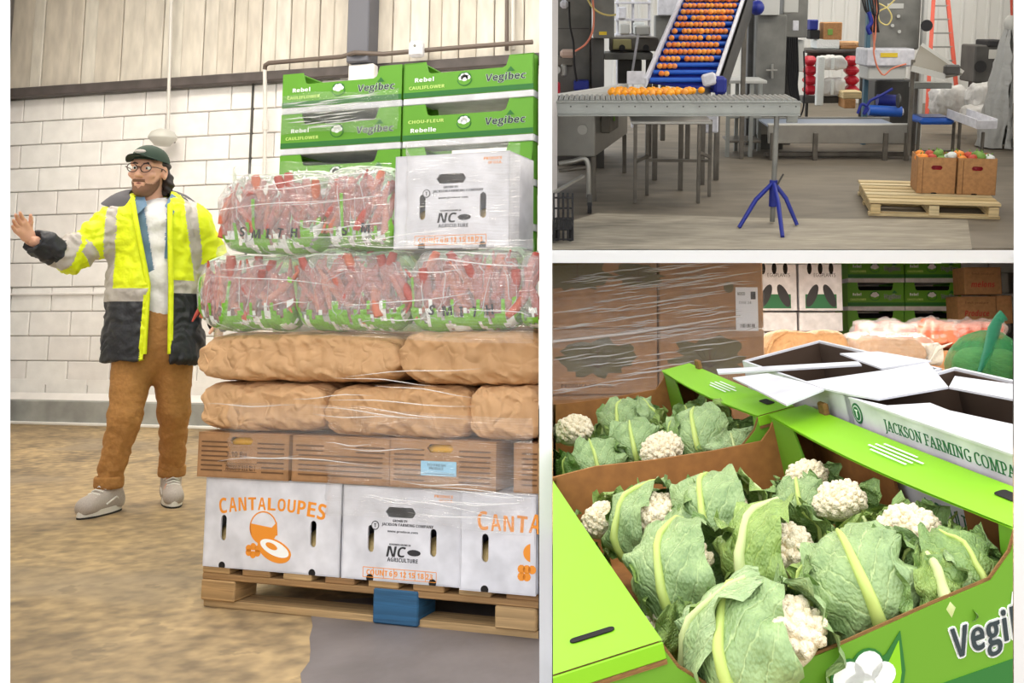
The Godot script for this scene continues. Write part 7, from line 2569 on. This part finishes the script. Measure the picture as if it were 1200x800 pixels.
	hpart("bent_tube", hose([[655, 192], [672, 189], [684, 186], [689, 192], [690, 205], [690, 231]], 9.6, 0.025, Geo.new()), M.steel, fr)
	hpart("brace", hose([[655, 200], [688, 196]], 9.65, 0.02, Geo.new()), M.steel_dull, fr)
	var cp := foot(691, 250)
	hpart("caster", Geo.new().cyl(cp + Vector3(-0.02, 0.06, 0), cp + Vector3(0.02, 0.06, 0), 0.06, 14), M.rubber, fr)
	hpart("fork", Geo.new().box(mv(cp.x, 0.13, cp.z), Vector3(0.05, 0.1, 0.06), 0.005), M.grey_dark, fr)
	var wc := hthing("wire_cart", "dark wire cart cut off by the white board at the left", "cart", Vector3(foot(655, 285).x, 0, foot(655, 285).z))
	var zc := -foot(660, 286).z
	var cx0 := U(649, 250, zc).x
	var cx1 := U(671, 250, zc).x
	var ctop := U(660, 226, zc).y
	hpart("top_rail", Geo.new().bar(Vector3(cx0, ctop, -zc), Vector3(cx1 + 0.08, ctop + 0.06, -zc - 0.5), 0.03, 0.02), M.steel, wc)
	for i in 5:
		var x := lerpf(cx0, cx1, i / 4.0)
		hpart("wire", Geo.new().cyl(Vector3(x, 0.03, -zc), Vector3(x, ctop, -zc), 0.009, 6), M.rubber, wc)
	for i in 5:
		var y := 0.04 + (ctop - 0.08) * i / 4.0
		hpart("wire", Geo.new().cyl(Vector3(cx0, y, -zc), Vector3(cx1, y, -zc), 0.008, 6), M.rubber, wc)
	hpart("tray", Geo.new().box(mv((cx0 + cx1) * 0.5, 0.12, -zc - 0.25), Vector3(cx1 - cx0, 0.02, 0.45)), M.black, wc)
	for x in [cx0 + 0.02, cx1 - 0.02]:
		hpart("foot", Geo.new().cyl(Vector3(x, 0, -zc - 0.1), Vector3(x, 0.12, -zc - 0.1), 0.014, 8), M.rubber, wc)
	tag_box(644, 97, 656, 111, 12.1, 0.2, M.red_wrap, "small red container at the left edge above the conveyor", "container")
	tag_box(672, 95, 690, 106, 12.2, 0.3, M.blue_dark, "dark blue crate beside the tall grey cabinet", "crate")
	# small stainless table
	var f0 := foot(744, 238)
	var f1 := foot(818, 238)
	var b0 := foot(758, 229)
	var b1 := foot(831, 230)
	var top := U(780, 141.5, -f0.z).y
	var s := hthing("steel_table", "small stainless table with thin legs under the roller conveyor", "table", Vector3((f0.x + f1.x) * 0.5, 0, f0.z))
	var depth := 0.75
	hpart("table_top", Geo.new().box(mv((f0.x + f1.x) * 0.5 + 0.04, top - 0.015, f0.z - depth * 0.5 + 0.05), Vector3(f1.x - f0.x + 0.16, 0.03, depth), 0.005), M.steel, s)
	for q in [f0, f1, b0, b1]:
		hpart("leg", Geo.new().box(mv(q.x, (top - 0.03) * 0.5, q.z), Vector3(0.036, top - 0.03, 0.036), 0.004), M.steel_dull, s)
	hpart("rail", Geo.new().bar(Vector3(f0.x, top * 0.5, f0.z), Vector3(b0.x, top * 0.5, b0.z), 0.03, 0.03), M.steel_dull, s)
	hpart("rail", Geo.new().bar(Vector3(f1.x, top * 0.62, f1.z), Vector3(b1.x, top * 0.5, b1.z), 0.03, 0.03), M.steel_dull, s)
	hpart("shelf_rail", Geo.new().bar(Vector3(b0.x, top * 0.45, b0.z), Vector3(b1.x, top * 0.45, b1.z), 0.03, 0.03), M.steel_dull, s)
	# taller stand behind
	var g0 := foot(852, 184)
	var st := hthing("metal_stand", "grey two tier metal stand behind the roller conveyor", "stand", Vector3(g0.x, 0, g0.z))
	var st_top := U(870, 94, -g0.z).y
	var g1 := foot(889, 182)
	for q in [foot(852, 184), foot(879, 184), foot(862, 177), foot(889, 177)]:
		hpart("leg", Geo.new().box(mv(q.x, st_top * 0.5 - 0.02, q.z), Vector3(0.05, st_top - 0.04, 0.05), 0.005), M.galv, st)
	hpart("top_plate", Geo.new().box(mv((g0.x + g1.x) * 0.5, st_top - 0.02, g0.z - 0.3), Vector3(g1.x - g0.x + 0.1, 0.04, 0.7), 0.006), M.grey_light, st)
	hpart("lower_shelf", Geo.new().box(mv((g0.x + g1.x) * 0.5, 0.2, g0.z - 0.28), Vector3(g1.x - g0.x, 0.03, 0.55), 0.005), M.steel_dull, st)
	hpart("middle_shelf", Geo.new().box(mv((g0.x + g1.x) * 0.5, U(870, 138, 13.2).y, g0.z - 0.28), Vector3(g1.x - g0.x, 0.03, 0.55), 0.005), M.galv, st)
	tag_box(826, 134, 842, 156, 11.4, 0.2, M.carton_white, "white switch box hanging behind the stainless table", "switch box")

func tag_box(px0: float, py0: float, px1: float, py1: float, z: float, d: float, m: Material, label: String, cat: String, called := "") -> void:
	var g := ub(px0, py0, px1, py1, z, d, 0.015)
	var c := U((px0 + px1) * 0.5, py1, z)
	for i in g.v.size():
		g.v[i] -= c
	solo(called if called else cat.replace(" ", "_"), g, m, label, cat, hall * Transform3D(Basis(), c))

func right_machines() -> void:
	# marbled grey machine right of the elevator
	var o := hthing("grey_machine", "marbled grey machine housing right of the orange elevator", "machine", Vector3(U(912, 100, 14).x, 0, -14))
	hpart("housing", ub(884, 17, 920, 190, 14.0, 0.8, 0.02), M.grey_paint, o)
	hpart("top_panel", ub(893, -20, 914, 18, 13.9, 0.3, 0.01), M.grey_light, o)
	hpart("side_duct", ub(876, -20, 886, 170, 14.2, 0.5, 0.01), M.grey_dark, o)
	hpart("tap", Geo.new().cyl(U(905, 75, 13.95), U(905, 92, 13.95), 0.02, 8), M.steel, o)
	hpart("tap_handle", Geo.new().bar(U(898, 82, 13.93), U(911, 82, 13.93), 0.02, 0.02), M.steel, o)
	hpart("blue_motor", Geo.new().ball(U(887, 9, 13.7), Vector3(0.1, 0.1, 0.12), 14, 8), M.blue_dark, o)
	var e := hthing("electric_cabinet", "grey electric cabinet with hanging black cables beside the marbled machine", "cabinet", Vector3(U(932, 30, 14.4).x, 0, -14.4))
	hpart("body", ub(918, -20, 947, 44, 14.4, 0.4, 0.012), M.grey_paint, e)
	hpart("door", ub(919, -18, 936, 15, 14.39, 0.03, 0.008), M.grey_light, e)
	hpart("meter", ub(929, 24, 936, 36, 14.39, 0.04, 0.008), M.carton_white, e)
	hpart("lower_box", ub(929, 47, 942, 84, 14.5, 0.25, 0.012), M.grey_light, e)
	hpart("post", ub(920, 44, 928, 190, 14.5, 0.15, 0.01), M.grey_dark, e)
	var cb := Geo.new()
	for i in 6:
		hose([[922 + i * 2.4, 44], [924 + i * 2.2, 70 + i * 3], [925 + i * 1.8, 100], [930 + i * 1.5, 122]], 14.3, 0.014, cb)
	hpart("cable", cb, M.black, e, "black cables", true)
	hpart("cable_loop", hose([[942, 60], [943, 100], [941, 128], [937, 137], [934, 128]], 13.98, 0.012, Geo.new()), M.black, e)
	# low belt conveyor
	var z := 13.0
	var top := U(1000, 146, z).y
	var a := U(900, 146, z)
	var b := U(1067, 146, z)
	var c := hthing("belt_conveyor", "low stainless belt conveyor running behind the pallet", "conveyor", Vector3(b.x - 0.4, 0, -z))
	var h := top - U(1000, 168, z).y
	for k in [0.0, 0.95]:
		hpart("side_rail", Geo.new().box(mv((a.x + b.x) * 0.5, top - h * 0.5, -z - k), Vector3(b.x - a.x, h, 0.04), 0.006), M.steel, c)
	hpart("belt", Geo.new().box(mv((a.x + b.x) * 0.5 - 0.06, top - 0.03, -z - 0.475), Vector3(b.x - a.x - 0.14, 0.02, 0.8)), mat(rgb(150, 160, 176), 0.5), c)
	hpart("top_lip", Geo.new().box(mv((a.x + b.x) * 0.5, top, -z - 0.04), Vector3(b.x - a.x, 0.015, 0.1), 0.003), M.grey_light, c)
	for px in [905, 955, 1037, 1062]:
		var p := foot(px, 181)
		hpart("leg", Geo.new().box(mv(U(px, 165, z).x, (top - 0.1) * 0.5, -z + 0.03), Vector3(0.06, top - 0.1, 0.05), 0.006), M.steel_dull, c)
	hpart("floor_rail", Geo.new().box(mv((a.x + b.x) * 0.5, 0.05, -z - 0.2), Vector3(b.x - a.x, 0.06, 0.06), 0.008), M.steel_dull, c)
	# blue rollers and motors on its end
	var br := hthing("blue_drum", "bright blue roller drum above the low belt conveyor", "roller", U(1038, 140, 14.3))
	hpart("drum", Geo.new().cyl(U(1018, 129, 14.3), U(1056, 131, 14.3), 0.075, 18), M.blue, br)
	hpart("end_cap", Geo.new().cyl(U(1056, 131, 14.3), U(1058, 131, 14.3), 0.05, 14), M.carton_white, br)
	hpart("bracket", ub(1034, 134, 1040, 168, 14.3, 0.08, 0.01), M.grey_dark, br)
	var bm := hthing("drive_motor", "dark blue motor with coiled hoses behind the blue drum", "motor", U(1042, 122, 14.2))
	hpart("body", Geo.new().cyl(U(1028, 117, 14.6), U(1052, 118, 14.6), 0.085, 16), M.blue_dark, bm)
	hpart("flange", Geo.new().cyl(U(1052, 118, 14.2), U(1054, 118, 14.2), 0.1, 16), M.grey_dark, bm)
	hpart("blue_hose", hose([[1005, 133], [1010, 122], [1017, 127], [1012, 134], [1020, 118], [1032, 112], [1046, 104]], 13.8, 0.02, Geo.new()), M.blue_dark, bm)
	hpart("support", ub(1036, 122, 1044, 165, 14.65, 0.1, 0.01), M.grey_dark, bm)
	# tall grey press with hoses
	var g := hthing("grey_press", "tall grey machine tower hung with hoses right of centre", "machine", Vector3(U(1050, 60, 14.6).x, 0, -14.6))
	hpart("tower", ub(1026, -20, 1079, 58, 14.6, 0.9, 0.02), M.grey_paint, g)
	for px in [1014, 1079]:
		hpart("column", ub(px, -20, px + 5, 175, 14.5, 0.12, 0.01), M.teal_post if px < 1020 else M.grey_light, g)
	hpart("hopper", ub(1015, 57, 1072, 78, 14.2, 0.6, 0.02), M.carton_white, g)
	hpart("hopper_front", ub(1017, 77, 1062, 94, 14.25, 0.5, 0.02), M.grey_light, g)
	hpart("yellow_label", ub(1032, 62, 1052, 67, 14.19, 0.01, 0.0), M.yellow, g)
	hpart("name_plate", ub(1040, 4, 1059, 10, 14.59, 0.015, 0.0), M.grey_light, g)
	for q in [[1053, 19], [1046, 30], [1054, 37]]:
		hpart("bolt", Geo.new().cyl(U(q[0], q[1], 14.6), U(q[0], q[1], 14.56), 0.025, 8), M.grey_light, g)
	hpart("base", ub(1024, 94, 1072, 175, 14.9, 0.7, 0.02), M.grey_dark, g)
	hpart("pink_hose", hose([[1028, -5], [1026, 40], [1024, 62], [1030, 82], [1036, 88], [1046, 80], [1062, 75]], 13.9, 0.012, Geo.new()), M.hose_pink, g)
	hpart("pink_hose", hose([[1024, -5], [1023, 30], [1025, 58]], 13.95, 0.012, Geo.new()), M.hose_pink, g)
	hpart("yellow_hose", hose([[1030, 4], [1040, 10], [1045, 20], [1040, 29], [1031, 25], [1030, 14], [1040, 8], [1052, -4]], 13.9, 0.01, Geo.new()), M.hose_yellow, g)
	var tg := Geo.new()
	for i in 7:
		hose([[1010 + i * 3, -4], [1014 + i * 2.6, 12 + 3 * (i % 3)], [1022 + i, 22], [1018 + i * 2, 38]], 14.0 - 0.02 * i, 0.012, tg)
	hpart("cable", tg, M.rubber, g, "tangled dark cables", true)
	hpart("blue_wires", hose([[1018, 14], [1021, 26], [1017, 33], [1020, 40]], 13.9, 0.03, Geo.new()), M.blue_dark, g)
	hpart("pulley", Geo.new().cyl(U(1086, 30, 14.3), U(1086, 30, 14.2), 0.08, 18), M.rubber, g)
	# discharge chute with its posts
	var ch := hthing("discharge_chute", "tilted grey discharge chute with oranges on it below the ladder", "chute", Vector3(U(1069, 100, 12.8).x, 0, -12.8))
	var pc := [U(1079, 53, 12.9), U(1128, 86, 12.7), U(1108, 90, 12.4), U(1068, 80, 12.5)]
	var cg := Geo.new()
	var cn: Vector3 = (pc[1] - pc[0]).cross(pc[3] - pc[0]).normalized()
	for s in [0.0, 0.03]:
		cg.quad(pc[0] + cn * s, pc[1] + cn * s, pc[2] + cn * s, pc[3] + cn * s)
	for i in 4:
		cg.quad(pc[i], pc[(i + 1) % 4], pc[(i + 1) % 4] + cn * 0.03, pc[i] + cn * 0.03)
	hpart("plate", cg, mat(rgb(122, 116, 102), 0.5), ch)
	hpart("side_lip", Geo.new().bar(pc[0], pc[1], 0.02, 0.07), M.grey_light, ch)
	hpart("side_lip", Geo.new().bar(pc[3], pc[2], 0.02, 0.07), M.grey_light, ch)
	for px in [1066, 1071]:
		hpart("post", ub(px, 70, px + 4, 183, 12.6 + 0.1 * (px - 1066), 0.06, 0.006), M.steel_dull, ch)
	hpart("cross_bar", ub(1072, 97, 1116, 104, 12.8, 0.25, 0.01), M.galv, ch)
	hpart("tensioner", ub(1108, 76, 1126, 88, 12.35, 0.1, 0.02), M.grey_dark, ch)
	for i in 3:
		orange(pc[0].lerp(pc[1], 0.2 + 0.14 * i) + cn * 0.07 + Vector3(0, 0.02, 0.02), 0.035, "orange on the tilted discharge chute", "oranges on the discharge chute", rng)
	var bt := hthing("blue_tray", "flat blue tray at the end of the low belt conveyor", "tray", U(1095, 145, 12.7))
	var x0 := U(1078, 136, 12.7).x
	var x1 := U(1118, 136, 12.7).x
	var ty := U(1095, 142, 12.7).y
	hpart("pan", Geo.new().box(mv((x0 + x1) * 0.5, ty, -12.9), Vector3(x1 - x0, 0.08, 0.5), 0.03), M.blue, bt)
	hpart("rim", Geo.new().box(mv((x0 + x1) * 0.5, ty + 0.045, -12.9), Vector3(x1 - x0 - 0.08, 0.012, 0.4), 0.004), mat(rgb(30, 70, 130), 0.4), bt)
	for px in [1075, 1116]:
		hpart("leg", ub(px, 143, px + 3, 183, 12.75, 0.04, 0.004), M.steel_dull, bt)
	hpart("foot_bar", ub(1072, 176, 1128, 179, 12.75, 0.05, 0.004), M.steel_dull, bt)
	var wc := hthing("white_chute", "white open trough sloping down from the blue tray", "chute", U(1140, 162, 12.3))
	var q0 := U(1121, 137, 12.7)
	var q1 := U(1156, 150, 12.0)
	var dir := (q1 - q0).normalized()
	var sd := dir.cross(Vector3.UP).normalized()
	var wg := Geo.new()
	var upn := sd.cross(dir).normalized()
	var mid := (q0 + q1) * 0.5
	var bb := Basis(dir, upn, sd)
	var le := (q1 - q0).length()
	wg.box(Transform3D(bb, mid), Vector3(le, 0.015, 0.26), 0.003)
	for s in [-1.0, 1.0]:
		wg.box(Transform3D(bb, mid + sd * s * 0.13 + upn * 0.05), Vector3(le, 0.11, 0.012), 0.003)
	hpart("trough", wg, M.carton_white, wc)
	hpart("end_board", Geo.new().box(Transform3D(bb, q1 + upn * 0.04), Vector3(0.012, 0.1, 0.26), 0.003), M.carton_white, wc)
	hpart("leg", ub(1150, 155, 1153, 195, 12.1, 0.04, 0.004), M.steel_dull, wc)
	hpart("leg", ub(1123, 142, 1126, 186, 12.65, 0.04, 0.004), M.steel_dull, wc)

func far_goods() -> void:
	# bench with boxes and red wrapped bundles
	var z := 17.2
	var b := hthing("work_bench", "dark topped bench with boxes on it at the far wall", "table", Vector3(U(978, 110, z).x, 0, -z))
	hpart("table_top", ub(944, 58, 1012, 62, z, 0.9, 0.01), M.grey_dark, b)
	hpart("back_board", ub(948, 62, 1010, 68, z + 0.7, 0.05, 0.0), M.grey_dark, b)
	for px in [945, 1008]:
		hpart("leg", ub(px, 62, px + 3, 142, z + 0.05, 0.06, 0.0), M.grey_dark, b)
	tag_box(965, 26, 987, 47, z + 0.06, 0.35, M.brown_box, "brown carton with a small picture on the far bench", "carton")
	tag_box(970, 34, 976, 41, z + 0.045, 0.01, M.leafy, "small green and white picture stuck on the brown carton", "sticker")
	tag_box(957, 46, 984, 57.5, z + 0.06, 0.5, M.bag_white, "pale box lying on the far bench under the brown carton", "box")
	tag_box(984, 49, 1010, 54, z + 0.06, 0.5, M.kraft, "stack of folded tan paper on the far bench", "paper")
	tag_box(985, 54, 1008, 57.5, z + 0.06, 0.45, M.brown_box, "flat brown box under the folded paper on the far bench", "box")
	tag_box(949, 23, 959, 35, z + 0.06, 0.25, M.blue_dark, "dark blue scanner on the far bench beside the electric cabinet", "machine")
	tag_box(949, 35, 961, 46, z + 0.06, 0.3, M.black, "black base under the dark blue scanner", "base")
	for q in [[943, 959, "left"], [992, 1008, "right"]]:
		var o := hthing("red_bundle", "%s red stack of netting wrapped in film under the far bench" % q[2], "bundle", U((q[0] + q[1]) * 0.5, 112, 16.9), "red bundles under the far bench")
		for i in 4:
			hpart("roll", ub(q[0], 66 + 11.5 * i, q[1], 77 + 11.5 * i, 16.9, 0.28, 0.06), M.red_wrap, o)
	for q in [[958, 993, 66, 82, "upper"], [958, 992, 92, 112, "lower"]]:
		var a := U(q[0], q[3], 16.8)
		var c := U(q[1], q[2], 16.8)
		var so := hthing("film_bundle", "%s bundle of crumpled white film between the red stacks" % q[4], "bundle", a)
		var g := skin(Geo.new(), cushion(0, c.x - a.x, 0, c.y - a.y, 0.3, 0.5, 0.8, noise(500 + int(q[2]), 6.0, 3), 0.05), 40, 30)
		part("film", g, M.sheet, so)
		part("tie", Geo.new().box(mv((c.x - a.x) * 0.5, (c.y - a.y) * 0.5, 0.02), Vector3(0.05, (c.y - a.y) * 0.9, 0.02), 0.008), M.bag_white, so)
	tag_box(957, 66, 966, 124, 16.75, 0.1, M.bag_white, "upright white plastic roll between the red stacks", "roll")
	tag_box(940, 113, 992, 121, 16.9, 0.3, M.grey_dark, "dark pallet under the red stacks", "pallet")
	tag_box(988, 107, 1010, 116, 16.5, 0.4, M.pine[0], "pale wooden box right of the red stacks", "box")
	tag_box(989, 116, 1003, 127, 16.5, 0.4, M.brown_box, "small brown carton under the pale wooden box", "carton")
	# ladder leaning at the back wall
	var zl := 18.2
	var l := hthing("step_ladder", "orange ladder with grey rungs standing at the far wall", "ladder", Vector3(U(1105, 105, zl).x, 0, -zl))
	var lb := foot(1086, 137)
	var rb := foot(1124, 137)
	var lt := U(1095, -18, zl + 1.2)
	var rt := U(1109, -18, zl + 1.2)
	hpart("rail", Geo.new().bar(lb, lt, 0.07, 0.05, 0.006), M.ladder, l)
	hpart("rail", Geo.new().bar(rb, rt, 0.07, 0.05, 0.006), M.ladder, l)
	for i in 9:
		var k := 0.1 + 0.105 * i
		hpart("rung", Geo.new().bar(lb.lerp(lt, k), rb.lerp(rt, k), 0.05, 0.03), M.galv, l)
	var m := hthing("dark_machine", "dark machine with a pale panel beside the draped plastic cover", "machine", Vector3(U(1158, 95, 17.6).x, 0, -17.6))
	hpart("body", ub(1142, 53, 1178, 97, 17.6, 0.7, 0.02), M.grey_dark, m)
	hpart("top", ub(1158, 47, 1180, 55, 17.55, 0.6, 0.02), M.rubber, m)
	hpart("panel", ub(1159, 58, 1176, 69, 17.58, 0.02, 0.005), M.grey_light, m)
	hpart("wheel", Geo.new().cyl(U(1149, 78, 17.6), U(1149, 78, 17.5), 0.1, 16), M.black, m)
	hpart("stand", ub(1145, 97, 1172, 142, 17.7, 0.5, 0.02), M.grey_dark, m)
	# crumpled plastic
	for q in [[1090, 1140, 98, 139, 15.6, "heap of crumpled white plastic sheet behind the white chute", 510], [1134, 1172, 95, 140, 15.0, "upright crumpled clear plastic bag beside the draped cover", 511], [1128, 1170, 122, 146, 14.6, "low fold of clear plastic on the floor by the draped cover", 512]]:
		var a := U(q[0], q[3], q[4])
		var c := U(q[1], q[2], q[4])
		var f := noise(q[6], 2.6, 3, FastNoiseLite.TYPE_CELLULAR)
		f.cellular_return_type = FastNoiseLite.RETURN_DISTANCE2_SUB
		solo("plastic_sheet", skin(Geo.new(), cushion(0, c.x - a.x, 0, c.y - a.y, 0.6, 0.7, 0.6, f, 0.14, 4.0, 0.5), 64, 44), M.sheet, q[5], "plastic sheet", hall * Transform3D(Basis(), Vector3(a.x, maxf(a.y, 0.0), a.z + 0.2)), "crumpled plastic at the far right")
	var dz := 14.2
	var d0 := U(1165, 140, dz)
	var d := hthing("covered_machine", "tall machine draped in grey plastic at the right edge", "machine", Vector3(U(1178, 140, dz).x, 0, -dz))
	var dn := noise(520, 1.4, 3)
	var ctr := U(1181, 80, dz)
	hpart("cover", Geo.new().grid(40, 30, func(u, v):
		var a: float = TAU * u
		var y: float = lerpf(0.02, U(1180, 24, dz).y, v)
		var rr: float = lerpf(0.27, 0.05, pow(v, 1.5)) * (1.0 + 0.12 * sin(a * 9.0 + 3.0 * v) * (1.0 - 0.5 * v))
		return Vector3(ctr.x - 0.08 * (1.0 - v) + sin(a) * rr, y, ctr.z + cos(a) * rr) + Vector3(0.04, 0, 0.04) * dn.get_noise_3d(a, y * 2.0, 0.0)), M.sheet_grey, d)
	hpart("valve", Geo.new().ball(U(1184, 28, dz), Vector3(0.09, 0.12, 0.09), 12, 8), M.grey_light, d)
	hpart("red_pipe", Geo.new().cyl(U(1185, -10, dz), U(1186, 22, dz), 0.02, 8), M.ladder, d)

func pallet_and_fruit(r: RandomNumberGenerator) -> void:
	var a := foot(1018, 253)
	var b := foot(1168, 254.5)
	var h := 0.15
	var pb := Basis(Vector3.UP, deg_to_rad(-9.0))
	var t := hall * Transform3D(pb, a)
	var w := b.x - a.x
	pallet("wooden_pallet", "pale new pine pallet on the floor of the upper bay", t, w, 1.18, h, 7, 0.115, M.pine, null, true)
	var c0 := onto(hall, 1073, 226, 1, h)
	var c1 := onto(hall, 1117, 226, 1, h)
	var c2 := onto(hall, 1161, 226, 1, h)
	var k := 0
	for q in [[c0, c1], [c1, c2]]:
		var cw: float = q[1].x - q[0].x - 0.008
		var ch := U(1095, 184, -q[0].z).y - h
		var base := Vector3(q[0].x, h + 0.002, q[0].z + 0.02 + 0.07 * k)
		var o := thing("fruit_carton", ["left open brown carton of orange gourds on the pine pallet", "right open brown carton of orange gourds on the pine pallet"][k], "carton", hall * Transform3D(pb, base), "brown cartons on the pine pallet")
		var g := Geo.new()
		shell_box(g, cw, ch, 0.42, 0.008, false)
		panel(g, Transform3D(), cw, ch, 0.008, [[cw * 0.5, ch * 0.72, 0.105, 0.042, 0.02]])
		part("body", g, M.brown_box, o)
		part("inside_red", Geo.new().box(mv(cw * 0.5, ch * 0.7, -0.06), Vector3(cw * 0.7, ch * 0.25, 0.02), 0.004), M.red_wrap, o)
		part("corner_seam", Geo.new().box(mv(cw * 0.14, ch * 0.48, 0.001), Vector3(0.005, ch * 0.94, 0.002)), M.slot_dark, o)
		part("foot_notch", Geo.new().prism(face(Transform3D(), cw * 0.45, 0, 0), oval(0, 0.004, 0.03, 0.008, 12), 0.0015), M.hole, o)
		for i in 11:
			var p := Vector3(lerpf(0.05, cw - 0.05, (i % 4) / 3.0) + r.randf_range(-0.015, 0.015), ch - 0.022 + r.randf_range(-0.01, 0.035), -0.06 - 0.115 * (i / 4))
			var gm := Geo.new()
			var kind := i % 4
			gm.grid(18, 10, func(u, v):
				var an: float = TAU * u
				var bb: float = PI * v
				var rr: float = 0.046 * (1.0 + 0.07 * cos(an * 8.0) * sin(bb))
				return Vector3(sin(bb) * cos(an) * rr, cos(bb) * 0.04, sin(bb) * sin(an) * rr))
			var go := thing("gourd", "%s gourd on top of the %s brown carton" % [["orange", "orange", "green striped", "white"][kind], ["left", "right"][k]], "gourd", hall * Transform3D(pb, base) * Transform3D(Basis(Vector3.BACK, r.randf_range(-0.5, 0.5)), p), "%s gourds in the %s brown carton" % [["orange", "orange", "green", "white"][kind], ["left", "right"][k]])
			part("flesh", gm, [M.orange[0], M.ladder, M.leafy, M.bag_white][kind], go)
			part("stalk", Geo.new().tube([Vector3(0, 0.036, 0), Vector3(0.004, 0.06, 0.004)], [0.007, 0.005], 6), M.leafy, go)
		k += 1
